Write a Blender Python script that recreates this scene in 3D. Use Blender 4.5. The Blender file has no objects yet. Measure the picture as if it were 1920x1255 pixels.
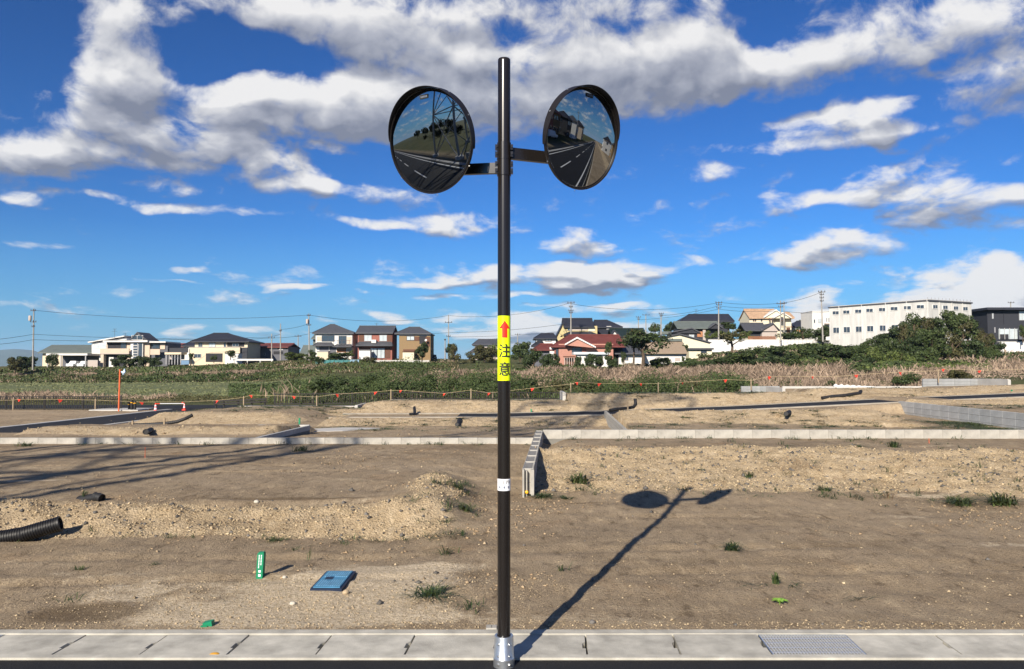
import bpy, bmesh, math, random
import numpy as np
from mathutils import Vector, Matrix

random.seed(7)
rng = np.random.default_rng(7)
R = math.radians
scene = bpy.context.scene
COL = scene.collection

# ------------------------------------------------------------------ camera
F, CX, CY, HOR, CAMZ = 1450.0, 960.0, 627.5, 690.0, 1.75      # the lens in pixels of a 1920 wide frame, eye height in metres
PITCH = math.atan((HOR - CY) / F)
cam_data = bpy.data.cameras.new('camera')
cam_data.sensor_width = 36.0
cam_data.lens = 36.0 * F / 1920.0
cam_data.clip_start, cam_data.clip_end = 0.1, 30000
cam = bpy.data.objects.new('camera', cam_data)
COL.objects.link(cam)
cam.location = (0, 0, CAMZ)
cam.rotation_euler = (math.pi / 2 + PITCH, 0, 0)
scene.camera = cam

def P(px, py, Y):
    """point at depth Y metres that stands where the photograph has (px, py)"""
    u, v = (px - CX) / F, (CY - py) / F
    y = math.cos(PITCH) - math.sin(PITCH) * v
    z = math.sin(PITCH) + math.cos(PITCH) * v
    k = Y / y
    return Vector((u * k, Y, CAMZ + z * k))

def G(px, py, z=0.0):
    """point on the level z seen at (px, py)"""
    u, v = (px - CX) / F, (CY - py) / F
    y = math.cos(PITCH) - math.sin(PITCH) * v
    zz = math.sin(PITCH) + math.cos(PITCH) * v
    k = (z - CAMZ) / zz
    return Vector((u * k, y * k, z))

def ZY(py, Y):
    return P(960, py, Y).z

# ------------------------------------------------------------------ sun, sky, exposure
SUN_AZ, SUN_EL = 22.0, 27.5          # shadows run 22 degrees to the side of the view direction
ldir = Vector((math.sin(R(SUN_AZ)) * math.cos(R(SUN_EL)), math.cos(R(SUN_AZ)) * math.cos(R(SUN_EL)), -math.sin(R(SUN_EL))))
sun_data = bpy.data.lights.new('sun', 'SUN')
sun_data.energy = 5.0
sun_data.angle = R(0.53)
sun_data.color = (1.0, 0.90, 0.76)
sun = bpy.data.objects.new('sun', sun_data)
sun.rotation_euler = ldir.to_track_quat('-Z', 'Y').to_euler()
sun.location = (-20, -40, 30)
COL.objects.link(sun)

scene.view_settings.view_transform = 'Standard'
scene.view_settings.look = 'None'
scene.view_settings.gamma = 1.0
scene.view_settings.use_curve_mapping = False
scene.view_settings.exposure = 0.76
scene.cycles.max_bounces = 6
scene.cycles.diffuse_bounces = 3
scene.cycles.glossy_bounces = 4
scene.cycles.use_denoising = True

world = bpy.data.worlds.new('World')
scene.world = world
world.use_nodes = True
world.cycles.sampling_method = 'MANUAL'
world.cycles.sample_map_resolution = 256
wt = world.node_tree
wt.nodes.clear()

class NT:
    """terse node building"""
    def __init__(s, tree): s.t = tree
    def n(s, typ, **kw):
        nd = s.t.nodes.new(typ)
        for k, v in kw.items(): setattr(nd, k, v)
        return nd
    def put(s, sock, v):
        if hasattr(v, 'is_output'): s.t.links.new(v, sock)
        else: sock.default_value = v
    def m(s, op, a, b=None, c=None, clamp=False):
        nd = s.n('ShaderNodeMath', operation=op, use_clamp=clamp)
        for i, v in enumerate((a, b, c)):
            if v is not None: s.put(nd.inputs[i], v)
        return nd.outputs[0]
    def v(s, op, a, b=None, c=None):
        nd = s.n('ShaderNodeVectorMath', operation=op)
        for i, v in enumerate((a, b, c)):
            if v is not None: s.put(nd.inputs[i], v)
        return nd.outputs['Value'] if op in ('DOT_PRODUCT', 'LENGTH', 'DISTANCE') else nd.outputs['Vector']
    def scale(s, a, f):
        nd = s.n('ShaderNodeVectorMath', operation='SCALE')
        s.put(nd.inputs[0], a); s.put(nd.inputs['Scale'], f)
        return nd.outputs['Vector']
    def noise(s, vec, scale, detail=4, rough=0.5, dist=0.0, lac=2.0):
        nd = s.n('ShaderNodeTexNoise', noise_dimensions='3D')
        if vec is not None: s.put(nd.inputs['Vector'], vec)
        nd.inputs['Scale'].default_value = scale
        nd.inputs['Detail'].default_value = detail
        nd.inputs['Roughness'].default_value = rough
        nd.inputs['Lacunarity'].default_value = lac
        nd.inputs['Distortion'].default_value = dist
        return nd.outputs['Fac']
    def mr(s, val, a, b, c, d, smooth=False):
        nd = s.n('ShaderNodeMapRange', clamp=True)
        if smooth: nd.interpolation_type = 'SMOOTHSTEP'
        s.put(nd.inputs[0], val)
        for i, x in enumerate((a, b, c, d)): s.put(nd.inputs[i + 1], x)
        return nd.outputs[0]
    def mix(s, fac, a, b, mode='MIX'):
        nd = s.n('ShaderNodeMix', data_type='RGBA', blend_type=mode)
        s.put(nd.inputs[0], fac)
        for i, x in ((6, a), (7, b)):
            s.put(nd.inputs[i], x if hasattr(x, 'is_output') else (tuple(x) + (1.0,))[:4])
        return nd.outputs[2]

# cloud banks: centre x, y and radii in the photograph's pixels, weight
BANKS = [
    (205, 100, 105, 90, .70), (175, 190, 130, 75, .62), (60, 285, 190, 45, .62), (300, 275, 240, 55, .58), (420, 245, 170, 45, .50), (270, 130, 70, 60, .35),
    (520, 175, 200, 55, .62), (640, 200, 200, 70, .62), (800, 175, 170, 90, .55), (500, 20, 260, 55, .66), (720, 45, 220, 60, .55),
    (1000, 140, 220, 85, .58), (1220, 150, 220, 80, .72), (1080, 30, 330, 65, .58), (1320, 90, 120, 60, .40), (1520, 130, 180, 60, .48),
    (1660, 55, 230, 60, .60), (1880, 60, 170, 80, .60), (1890, 160, 130, 60, .62), (1570, 213, 150, 22, .60), (1550, 258, 220, 22, .80),
    (1670, 225, 55, 50, .55),
    (300, 352, 120, 14, .60), (320, 388, 220, 14, .72), (540, 322, 90, 38, .66), (620, 345, 120, 22, .60), (630, 268, 50, 16, .5),
    (700, 424, 60, 14, .6), (850, 420, 130, 24, .66), (1060, 460, 85, 22, .68), (1355, 322, 80, 17, .56), (1650, 316, 80, 20, .56),
    (1590, 362, 150, 24, .68), (1830, 380, 170, 45, .70), (1545, 466, 115, 24, .66), (1130, 512, 120, 28, .86), (1030, 520, 120, 22, .7),
    (860, 513, 110, 18, .62), (740, 524, 90, 10, .52), (1245, 490, 75, 13, .54), (930, 612, 110, 20, .70), (880, 548, 110, 9, .5), (1010, 548, 70, 9, .5),
    (1830, 615, 120, 130, 1.3), (1935, 605, 120, 118, 1.3), (1720, 622, 110, 76, 1.2), (1530, 612, 66, 66, 1.15), (1620, 622, 110, 44, 1.0), (1040, 640, 120, 40, .85), (1180, 612, 110, 18, .62),
    (1130, 578, 150, 12, .52), (340, 497, 42, 8, .62), (333, 527, 36, 5, .5), (560, 547, 60, 7, .60), (700, 549, 40, 6, .5), (60, 465, 60, 12, .5), (20, 380, 40, 14, .45),
    (468, 614, 42, 10, .72), (735, 608, 36, 11, .72), (350, 625, 40, 14, .6), (110, 553, 190, 15, .24), (40, 575, 160, 10, .20),
    (700, 462, 420, 30, -.20), (440, 105, 170, 42, -.60), (100, 470, 300, 50, -.20), (390, 75, 60, 60, -.3),
    (1400, 235, 80, 60, -.40), (50, 110, 90, 120, -.35), (945, 52, 55, 26, -.55), (860, 55, 40, 22, -.4), (1410, 20, 60, 30, -.3), (1500, 195, 200, 16, -.25),
]

def build_density_group():
    g = bpy.data.node_groups.new('cloud_density', 'ShaderNodeTree')
    g.interface.new_socket('Direction', in_out='INPUT', socket_type='NodeSocketVector')
    g.interface.new_socket('Density', in_out='OUTPUT', socket_type='NodeSocketFloat')
    g.interface.new_socket('Soft', in_out='OUTPUT', socket_type='NodeSocketFloat')
    k = NT(g)
    gi, go = k.n('NodeGroupInput'), k.n('NodeGroupOutput')
    d = k.v('NORMALIZE', gi.outputs[0])
    sp = k.n('ShaderNodeSeparateXYZ'); k.put(sp.inputs[0], d)
    az = k.m('ARCTAN2', sp.outputs[0], sp.outputs[1])
    el = k.m('ARCSINE', sp.outputs[2])
    pq = k.n('ShaderNodeCombineXYZ'); k.put(pq.inputs[0], az); k.put(pq.inputs[1], el)
    # finer and flatter towards the horizon, as a layer seen from below
    lift = k.m('LOGARITHM', k.m('ADD', k.m('MAXIMUM', el, 0.0), 0.09), math.e)
    nz = k.m('MULTIPLY', lift, 0.55)
    cb = k.n('ShaderNodeCombineXYZ')
    k.put(cb.inputs[0], sp.outputs[0]); k.put(cb.inputs[1], sp.outputs[1]); k.put(cb.inputs[2], nz)
    low = k.noise(cb.outputs[0], 5.2, 2.0, .5)
    warp = k.n('ShaderNodeTexNoise'); k.put(warp.inputs['Vector'], cb.outputs[0])
    warp.inputs['Scale'].default_value = 9.0; warp.inputs['Detail'].default_value = 2.0
    wv = k.v('SUBTRACT', warp.outputs['Color'], (.5, .5, .5))
    wp = k.v('ADD', cb.outputs[0], k.scale(wv, 0.06))
    fine = k.noise(wp, 15.0, 8.0, .62)
    pw = k.v('ADD', pq.outputs[0], k.scale(wv, 0.055))
    # away from the banks placed below the cover is left to chance
    side = k.mr(k.m('ABSOLUTE', az), .72, 1.0, 0, .17)
    tot = k.m('ADD', k.m('MULTIPLY_ADD', low, 0.55, -0.47), side)
    for cx, cy, rx, ry, amp in BANKS:
        a = math.atan((cx - CX) / F)
        e = math.atan((HOR - cy) / F * math.cos(a))
        ra, re = 1.25 * rx / F * math.cos(a) ** 2, 1.25 * ry / F * math.cos(a)
        q = k.v('MULTIPLY_ADD', pw, (1 / ra, 1 / re, 0), (-a / ra, -e / re, 0))
        r2 = k.v('DOT_PRODUCT', q, q)
        w = k.m('MAXIMUM', k.m('MULTIPLY_ADD', r2, -amp * .88, amp * .88) if amp > 0 else k.m('MINIMUM', k.m('MULTIPLY_ADD', r2, -amp, amp), 0.0), 0.0 if amp > 0 else -9.0)
        tot = k.m('ADD', tot, w)
    billow = k.m('ABSOLUTE', k.m('SUBTRACT', k.noise(wp, 17.0, 3.0, .5), .5))
    soft = k.m('MULTIPLY_ADD', k.m('SUBTRACT', .12, billow), .9, tot)
    k.put(go.inputs[1], soft)
    k.put(go.inputs[0], k.m('MULTIPLY_ADD', k.m('SUBTRACT', fine, .5), 2.1, soft))
    return g

dens = build_density_group()
W = NT(wt)
tc = W.n('ShaderNodeTexCoord')
sky = W.n('ShaderNodeTexSky', sky_type='NISHITA')
sky.sun_disc = False
sky.sun_elevation = R(SUN_EL)
sky.sun_rotation = R(180 + SUN_AZ)
sky.altitude = 50
sky.air_density, sky.dust_density, sky.ozone_density = 1.0, 0.3, 2.2
dirn = W.v('NORMALIZE', tc.outputs['Generated'])
d1 = W.n('ShaderNodeGroup'); d1.node_tree = dens; W.put(d1.inputs[0], dirn)
d2 = W.n('ShaderNodeGroup'); d2.node_tree = dens; sep = W.n('ShaderNodeSeparateXYZ'); W.put(sep.inputs[0], dirn)
step = W.m('MULTIPLY_ADD', W.m('MAXIMUM', sep.outputs[2], 0.0), .055, .0065)
W.put(d2.inputs[0], W.v('ADD', dirn, W.scale((-.4, 0, 1.0), step)))
cover = W.mr(d1.outputs[0], -.05, 0.56, 0, 1, True)
cover = W.m('MULTIPLY', cover, W.mr(sep.outputs[2], -.01, .012, 0, 1))
inv = W.m('DIVIDE', .03, step)
form = W.m('MULTIPLY', W.m('SUBTRACT', d1.outputs['Soft'], d2.outputs['Soft']), inv)      # which way the bulk of the cloud faces
puff = W.m('MULTIPLY', W.m('SUBTRACT', d1.outputs[0], d2.outputs[0]), inv)
lit = W.m('ADD', W.m('MULTIPLY', form, .85), W.m('MULTIPLY', puff, .26))
lit = W.m('ADD', lit, W.mr(sep.outputs[2], .07, .17, .80, .47))
lit = W.m('SUBTRACT', lit, W.m('MULTIPLY', W.mr(d1.outputs['Soft'], .25, 1.0, 0, 1), W.mr(sep.outputs[2], .08, .3, .0, .18)), clamp=True)
shade = W.n('ShaderNodeValToRGB')
er = shade.color_ramp
er.elements[0].position, er.elements[0].color = 0.05, (1.9, 2.1, 2.75, 1)
er.elements[1].position, er.elements[1].color = 0.95, (7.5, 7.4, 7.35, 1)
e = er.elements.new(.5); e.color = (3.9, 4.05, 4.6, 1)
W.put(shade.inputs[0], lit)
gm = W.n('ShaderNodeGamma'); gm.inputs[1].default_value = 1.38      # a phone's deep, contrasty blue
W.put(gm.inputs[0], W.mix(1.0, sky.outputs[0], (.119, .119, .119), 'MULTIPLY'))
blue = W.mix(1.0, gm.outputs[0], (1.95, 5.0, 8.6), 'MULTIPLY')
blue = W.mix(W.mr(sep.outputs[2], -.02, .17, .75, 0), blue, (1.55, 3.8, 6.3))
skycol = W.mix(W.m('MULTIPLY', cover, .97), blue, shade.outputs[0])
bg = W.n('ShaderNodeBackground')
bg.inputs['Strength'].default_value = 0.071
W.put(bg.inputs['Color'], skycol)
wo = W.n('ShaderNodeOutputWorld')
W.put(wo.inputs['Surface'], bg.outputs[0])

# ------------------------------------------------------------------ helpers: materials
def M(name, c, rough=.85, var=.15, scale=3.0, bump=0.0, bscale=40.0, metal=0.0, spec=.3, rnd=0.0, island=0.0, detail=5, stretch=None, alt_tone=None):
    m = bpy.data.materials.new(name); m.use_nodes = True
    t = m.node_tree; k = NT(t)
    b = t.nodes['Principled BSDF']
    b.inputs['Roughness'].default_value = rough
    b.inputs['Metallic'].default_value = metal
    b.inputs['Specular IOR Level'].default_value = spec
    tcn = k.n('ShaderNodeTexCoord')
    vec = tcn.outputs['Object']
    if stretch: vec = k.v('MULTIPLY', vec, stretch)
    col = None
    fac = 1.0
    if var:
        fac = k.mr(k.noise(vec, scale, detail, .6), .28, .72, 1 - var, 1 + var)
    if rnd:
        oi = k.n('ShaderNodeObjectInfo')
        fac = k.m('MULTIPLY', fac, k.m('MULTIPLY_ADD', oi.outputs['Random'], 2 * rnd, 1 - rnd))
    if island:
        ge = k.n('ShaderNodeNewGeometry')
        fac = k.m('MULTIPLY', fac, k.m('MULTIPLY_ADD', ge.outputs['Random Per Island'], 2 * island, 1 - island))
    if alt_tone:  # second own colour, mixed in at random piece by piece
        ge2 = k.n('ShaderNodeNewGeometry')
        base = k.mix(k.m('FRACT', k.m('MULTIPLY', ge2.outputs['Random Per Island'], 7.31)), c, alt_tone)
    else:
        rgb = k.n('ShaderNodeRGB'); rgb.outputs[0].default_value = tuple(c) + (1,); base = rgb.outputs[0]
    k.put(b.inputs['Base Color'], k.scale(base, fac))
    if bump:
        bp = k.n('ShaderNodeBump'); bp.inputs['Strength'].default_value = bump; bp.inputs['Distance'].default_value = .02
        k.put(bp.inputs['Height'], k.noise(vec, bscale, 6, .65))
        k.put(b.inputs['Normal'], bp.outputs[0])
    return m

def leafmat(name, c, c2, tr=.0):
    m = M(name, c, rough=.62, var=.12, scale=.6, island=.38, alt_tone=c2, spec=.25)
    return m

# ------------------------------------------------------------------ helpers: meshes
BASE = {}
class MB:
    def __init__(s): s.v = []; s.f = []
    def add(s, vs, fs):
        o = len(s.v); s.v += [tuple(p) for p in vs]; s.f += [tuple(i + o for i in f) for f in fs]; return s
    def box(s, x0, x1, y0, y1, z0, z1):
        vs = [(x0, y0, z0), (x1, y0, z0), (x1, y1, z0), (x0, y1, z0), (x0, y0, z1), (x1, y0, z1), (x1, y1, z1), (x0, y1, z1)]
        return s.add(vs, [(0, 3, 2, 1), (4, 5, 6, 7), (0, 1, 5, 4), (1, 2, 6, 5), (2, 3, 7, 6), (3, 0, 4, 7)])
    def obox(s, c, ax, ay, az):
        c, ax, ay, az = Vector(c), Vector(ax), Vector(ay), Vector(az)
        vs = [c + ax * i + ay * j + az * l for l in (-1, 1) for i, j in ((-1, -1), (1, -1), (1, 1), (-1, 1))]
        return s.add(vs, [(0, 3, 2, 1), (4, 5, 6, 7), (0, 1, 5, 4), (1, 2, 6, 5), (2, 3, 7, 6), (3, 0, 4, 7)])
    def bar(s, a, b, w, h=None):
        a, b = Vector(a), Vector(b); d = b - a; L = d.length; d = d / L
        up = Vector((0, 0, 1)) if abs(d.z) < .95 else Vector((0, 1, 0))
        sx = d.cross(up).normalized(); uz = sx.cross(d)
        return s.obox((a + b) / 2, d * L / 2, sx * w / 2, uz * (h or w) / 2)
    def tube(s, pts, rad, n=8, caps=True):
        pts = [Vector(p) for p in pts]
        if not hasattr(rad, '__len__'): rad = [rad] * len(pts)
        o = len(s.v); prev = None
        for i, p in enumerate(pts):
            d = (pts[min(i + 1, len(pts) - 1)] - pts[max(i - 1, 0)]).normalized()
            if prev is None:
                up = Vector((0, 0, 1)) if abs(d.z) < .9 else Vector((0, 1, 0))
                sx = d.cross(up).normalized()
            else:
                sx = (prev - d * prev.dot(d)).normalized()
            prev = sx; uz = sx.cross(d)
            for j in range(n):
                a = 2 * math.pi * j / n
                s.v.append(tuple(p + (sx * math.cos(a) + uz * math.sin(a)) * rad[i]))
        for i in range(len(pts) - 1):
            for j in range(n):
                k2 = (j + 1) % n
                s.f.append((o + i * n + j, o + i * n + k2, o + (i + 1) * n + k2, o + (i + 1) * n + j))
        if caps:
            s.f.append(tuple(o + j for j in range(n))[::-1])
            e = o + (len(pts) - 1) * n
            s.f.append(tuple(e + j for j in range(n)))
        return s
    def lathe(s, c, prof, n=16, ax=(0, 0, 1)):
        c = Vector(c); az = Vector(ax).normalized()
        up = Vector((0, 1, 0)) if abs(az.z) > .9 else Vector((0, 0, 1))
        sx = az.cross(up).normalized(); sy = az.cross(sx)
        o = len(s.v)
        for r, h in prof:
            for j in range(n):
                a = 2 * math.pi * j / n
                s.v.append(tuple(c + az * h + (sx * math.cos(a) + sy * math.sin(a)) * r))
        for i in range(len(prof) - 1):
            for j in range(n):
                k2 = (j + 1) % n
                s.f.append((o + i * n + j, o + (i + 1) * n + j, o + (i + 1) * n + k2, o + i * n + k2))
        s.f.append(tuple(o + j for j in range(n)))
        e = o + (len(prof) - 1) * n
        s.f.append(tuple(e + j for j in range(n))[::-1])
        return s
    def prism(s, poly, z0, z1):
        n = len(poly); vs = [(x, y, z0) for x, y in poly] + [(x, y, z1) for x, y in poly]
        return s.add(vs, [tuple(range(n))[::-1], tuple(range(n, 2 * n))] + [(i, (i + 1) % n, n + (i + 1) % n, n + i) for i in range(n)])
    def build(s, name, mat, parent=None, smooth=False, loc=None):
        me = bpy.data.meshes.new(name)
        b = Vector(BASE[parent.name]) if parent is not None else (Vector(loc) if loc is not None else Vector((0, 0, 0)))
        v = np.array(s.v, dtype=float).reshape(-1, 3) - np.array(b)
        me.from_pydata(v.tolist(), [], s.f); me.update()
        bm = bmesh.new(); bm.from_mesh(me); bmesh.ops.recalc_face_normals(bm, faces=bm.faces); bm.to_mesh(me); bm.free()
        if smooth:
            me.polygons.foreach_set('use_smooth', [True] * len(me.polygons))
            me.set_sharp_from_angle(angle=R(40))
        return link(name, me, mat, parent, b)

def link(name, me, mat, parent=None, b=(0, 0, 0)):
    if mat is not None and not me.materials: me.materials.append(mat)
    o = bpy.data.objects.new(name, me); COL.objects.link(o)
    if parent is not None:
        o.parent = parent; BASE[o.name] = BASE[parent.name]
    else:
        o.location = b; BASE[o.name] = tuple(b)
    return o

def raw(name, verts, faces, mat, parent=None, b=(0, 0, 0), smooth=False):
    """big numpy meshes"""
    verts = np.asarray(verts, dtype=np.float32); faces = np.asarray(faces, dtype=np.int32)
    me = bpy.data.meshes.new(name)
    me.vertices.add(len(verts)); me.vertices.foreach_set('co', verts.ravel())
    nf, w = faces.shape
    me.loops.add(nf * w); me.loops.foreach_set('vertex_index', faces.ravel())
    me.polygons.add(nf); me.polygons.foreach_set('loop_start', np.arange(0, nf * w, w, dtype=np.int32))
    if smooth: me.polygons.foreach_set('use_smooth', [True] * nf)
    me.update(calc_edges=True); me.validate()
    return link(name, me, mat, parent, b)

def tag(o, label, cat=None, group=None, kind=None):
    if label: o['label'] = label
    if cat: o['category'] = cat
    if group: o['group'] = group
    if kind: o['kind'] = kind
    return o

def thing(name, label, cat, loc, group=None):
    o = bpy.data.objects.new(name, None); COL.objects.link(o)
    o.empty_display_size = .2
    o.location = loc; BASE[o.name] = tuple(loc)
    return tag(o, label, cat, group, 'thing')

def piece(name, me, parent, loc, rz=0.0, scale=None):
    """a shared mesh as a part of parent, placed in world coordinates"""
    o = bpy.data.objects.new(name, me); COL.objects.link(o)
    o.parent = parent
    o.location = Vector(loc) - Vector(BASE[parent.name]); o.rotation_euler = (0, 0, rz)
    if scale: o.scale = scale
    BASE[o.name] = tuple(loc)
    return o

def mesh_of(mb, mat, name='shared', smooth=False):
    me = bpy.data.meshes.new(name); me.from_pydata(mb.v, [], mb.f); me.update()
    bm = bmesh.new(); bm.from_mesh(me); bmesh.ops.recalc_face_normals(bm, faces=bm.faces); bm.to_mesh(me); bm.free()
    if smooth:
        me.polygons.foreach_set('use_smooth', [True] * len(me.polygons)); me.set_sharp_from_angle(angle=R(40))
    me.materials.append(mat)
    return me

# ------------------------------------------------------------------ helpers: noise for shaping terrain
def _h(ix, iy, sd):
    n = (ix.astype(np.int64) * 374761393 + iy.astype(np.int64) * 668265263 + sd * 974711) & 0x7fffffff
    n = ((n ^ (n >> 13)) * 1274126177) & 0x7fffffff
    return ((n ^ (n >> 16)) & 0xffff) / 65535.0
def vn(x, y, sd=0):
    ix, iy = np.floor(x), np.floor(y); fx, fy = x - ix, y - iy
    fx = fx * fx * (3 - 2 * fx); fy = fy * fy * (3 - 2 * fy)
    a, b, c, d = _h(ix, iy, sd), _h(ix + 1, iy, sd), _h(ix, iy + 1, sd), _h(ix + 1, iy + 1, sd)
    return (a * (1 - fx) + b * fx) * (1 - fy) + (c * (1 - fx) + d * fx) * fy - .5
def fbm(x, y, sd=0, o=4):
    t = 0; a = 1.0
    for i in range(o):
        t = t + a * vn(x * 2 ** i, y * 2 ** i, sd + i); a *= .5
    return t
def ss(a, b, x):
    t = np.clip((x - a) / (b - a), 0, 1); return t * t * (3 - 2 * t)
SKEW = .0593                      # the plots' dividing walls run this far off the view direction
def sk(X, Y): return X - SKEW * (Y - 16.5)
def unsk(s, Y): return s + SKEW * (Y - 16.5)

# ------------------------------------------------------------------ terrain
def road_z(X): return np.interp(X, [-9, -.7, 4.8, 12.3, 21.5, 30, 45], [-.86, -.84, -.72, -.44, 0, .35, .6])
def kerb_z(X): return np.interp(X, [-40, -24, -10.4, -10.2, -8.0, 3.42, 3.44, 15.4, 15.45, 18.1, 18.2, 27.4, 27.6, 45], [-1.12, -1.1, -.82, -.66, -.38, -.38, .07, .07, .12, .14, .36, .42, .5, .85])
FAR_Y = [53.4, 60, 80, 110, 140, 160, 178, 230, 420, 1500, 20000]
FAR_X = [-400, 0, 300, 500, 620, 900, 1100, 1300, 1500, 1700, 1920, 2400]
FAR_PY = {80: [740, 740, 740, 738, 733, 728, 722, 720, 712, 706, 704, 704], 110: [725, 725, 725, 725, 716, 708, 703, 700, 692, 688, 688, 690],
          140: [718, 718, 718, 716, 700, 692, 691, 682, 664, 668, 664, 668], 160: [697, 697, 696, 688, 680, 682, 687, 670, 648, 650, 652, 652],
          178: [688, 688, 687, 679, 672, 678, 682, 660, 638, 640, 646, 646], 230: [688, 688, 687, 679, 672, 674, 660, 636, 634, 636, 645, 645]}
def far_z(X, Y):
    px = CX + F * X / np.maximum(Y, 1)
    rows = []
    for y in FAR_Y:
        if y <= 60: rows.append(np.full_like(X, -1.03))
        else:
            yy = min(y, 230)
            z = np.interp(px, FAR_X, [ZY(p, yy) for p in FAR_PY[yy]])
            rows.append(z if y <= 420 else (z * .5 if y == 1500 else z * 0))
    z = rows[-1].copy()
    for i in range(len(FAR_Y) - 1):
        a, b = FAR_Y[i], FAR_Y[i + 1]
        t = (Y - a) / (b - a); mk = (Y >= a) & (Y < b)
        z = np.where(mk, rows[i] * (1 - t) + rows[i + 1] * t, z)
    return z

def ground(X, Y, noise=True):
    """height, pale cut soil (0..1), weeds (0..1), how rough"""
    X = np.asarray(X, float); Y = np.asarray(Y, float)
    s = sk(X, Y)
    wob = fbm(X * .9, Y * .9, 3, 3)
    # near plots
    wl = 1 - ss(-1.05, -.42, X + .25 * wob)
    yl = Y + .22 * fbm(X * .7, Y * .2, 11, 3)
    zl = np.interp(yl, [5.2, 8.1, 8.75, 9.6, 16.5], [0, .0, .22, .21, .134])
    zc = np.interp(Y, [5.2, 10, 16.5], [0, .05, .134])
    mound = .15 * np.exp(-((X + .95) / .42) ** 2 - ((Y - 9.9) / .95) ** 2)
    zleft = zl * wl + zc * (1 - wl) + mound
    yr = Y + .75 * ss(4.6, 7, X) - .5 * np.exp(-((X - 5.6) / .35) ** 2) + .35 * fbm(X * .6, Y * .2, 17, 3)
    zright = np.interp(yr, [5.2, 9.9, 10.45, 13.2, 14.6, 16.5], [0, .04, .08, .39, .33, .25])
    zright = zright - .13 * np.exp(-((s - .8) / .22) ** 2) * ss(12.9, 13.6, Y)
    rut = 0
    for yr0, am, ph in ((6.55, .022, 0), (7.35, .020, 0), (8.9, .020, 1.3), (11.6, .022, 2.1), (12.5, .020, 2.1), (14.3, .018, 4)):
        yc = yr0 + .22 * np.sin(X * .35 + ph) + .1 * fbm(X * .8, X * 0 + yr0, 31, 2)
        rut = rut - am * np.exp(-((Y - yc) / .085) ** 2) + am * .6 * np.exp(-((Y - yc - .15) / .06) ** 2) + am * .5 * np.exp(-((Y - yc + .15) / .06) ** 2)
    near = np.where(s < .58, zleft, zright) + rut * np.clip(.45 + 1.6 * fbm(X * .5, Y * .5, 41, 2), 0, 1)
    sand = np.where(s < .58, wl * ss(8.0, 8.2, yl) * (1 - ss(8.75, 9.1, yl)) + .8 * ss(.04, .1, mound), ss(10.3, 10.7, yr) * (1 - ss(13.0, 13.5, yr)))
    # plots behind the first wall
    A = np.interp(Y, [16.6, 22, 26.5, 27.5, 28.5, 31, 31.7, 34], [.15, -.6, -.6, -.62, -.43, -.52, -.55, -1.06])
    A0 = np.interp(Y, [16.6, 22, 34], [.15, -.7, -1.06])
    A = np.where(Y < 34.5, A0 + (A - A0) * ss(-18.6, -17.6, X + .5 * wob), A)
    m1 = ss(-20.9, -19.4, s) * (1 - ss(-13.8, -11.5, s)) * np.interp(Y, [37.6, 40.2, 46, 52], [0, .47, .36, .26])
    m2 = ss(-14, -12, s) * np.interp(Y, [44.6, 46.5, 52], [0, .32, .27])
    A = A + np.where(Y > 36, np.maximum(m1, m2), 0)
    rz, kz = road_z(X), kerb_z(X)
    B = np.interp(Y, [16.6, 22, 26, 33, 37, 38.4, 40], [.2, -.65, -.68, -.95, -1.03, -.85, -.82])
    t = np.clip((Y - 44.1) / 2.4, 0, 1)
    back = np.where(Y < 46.5, rz + (kz + .12 - rz) * t, kz + .12 - .12 * np.clip((Y - 46.5) / 5.5, 0, 1))
    B = np.where(Y > 40, np.where(Y < 44.1, rz, back), B)
    C = np.interp(Y, [16.6, 21, 27.5, 31.4, 34], [.25, -.4, -.46, -.5, -.12]) - np.where(Y < 31.5, .15 * ss(8, 17, X), .0)
    C = np.where(Y > 34, -.12 + (rz + .12) * np.clip((Y - 34) / 6, 0, 1), C)
    C = np.where(Y > 40, np.where(Y < 44.1, rz, back), C)
    D = np.interp(Y, [16.6, 21, 27, 36, 38, 39.6], [.25, 0, -.04, -.04, -.06, .12])
    D = np.where(Y > 39.6, np.where(Y < 44.1, np.maximum(rz, .1), back), D)
    bnd = np.where(Y < 36, -9.3, -10.6)
    mid = np.where(s < bnd, A, np.where(s < 3.7, B, np.where(s < 18.9, C, D)))
    wg = ss(14.6, 16.8, s) * (s < 18.9) * (Y > 27) * (1 - ss(39.2, 39.9, Y))
    mid = mid * (1 - wg) + (-.60) * wg
    sm = np.where(s < bnd, np.where(Y < 34, ss(27.2, 27.7, Y) * (1 - ss(28.4, 30, Y)) * ss(-18.6, -17.6, X), np.where(s > -21.2, np.maximum(ss(.02, .1, m1) * (1 - ss(40, 42, Y)), ss(44.6, 45, Y) * (1 - ss(46.3, 47.5, Y)) * ss(-14, -12, s)), .15)),
                  np.where(s < 3.4, ss(36.8, 37.3, Y) * (1 - ss(39.5, 40, Y)), np.where(s < 18.6, ss(30.9, 31.6, Y) * (1 - ss(34, 36.5, Y)), ss(37.5, 38, Y) * (1 - ss(39.6, 40, Y)))))
    sm = sm * (1 - wg)
    sm = np.maximum(sm, np.where(s > bnd, ss(43.9, 44.4, Y) * (1 - ss(46.6, 48.5, Y)), 0))
    z = np.where(Y < 16.56, near, mid)
    sand = np.where(Y < 16.56, sand, sm)
    # beyond the last kerb, valley field and far bank
    fz = far_z(X, Y)
    tt = ss(52.15, 53.3, Y)
    z = np.where(Y > 52, kz * (1 - tt) + (-1.03) * tt, z)
    z = np.where(Y >= 53.4, fz, z)
    sand = np.where(Y > 52, 0, sand)
    green = np.maximum(ss(52.2, 53.2, Y), ss(2.6, 6, -Y)) * (np.abs(Y) < 4000)
    # this side: carriageway and the plots across it
    z = np.where(Y < 5.2, -.16, z)
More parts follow.
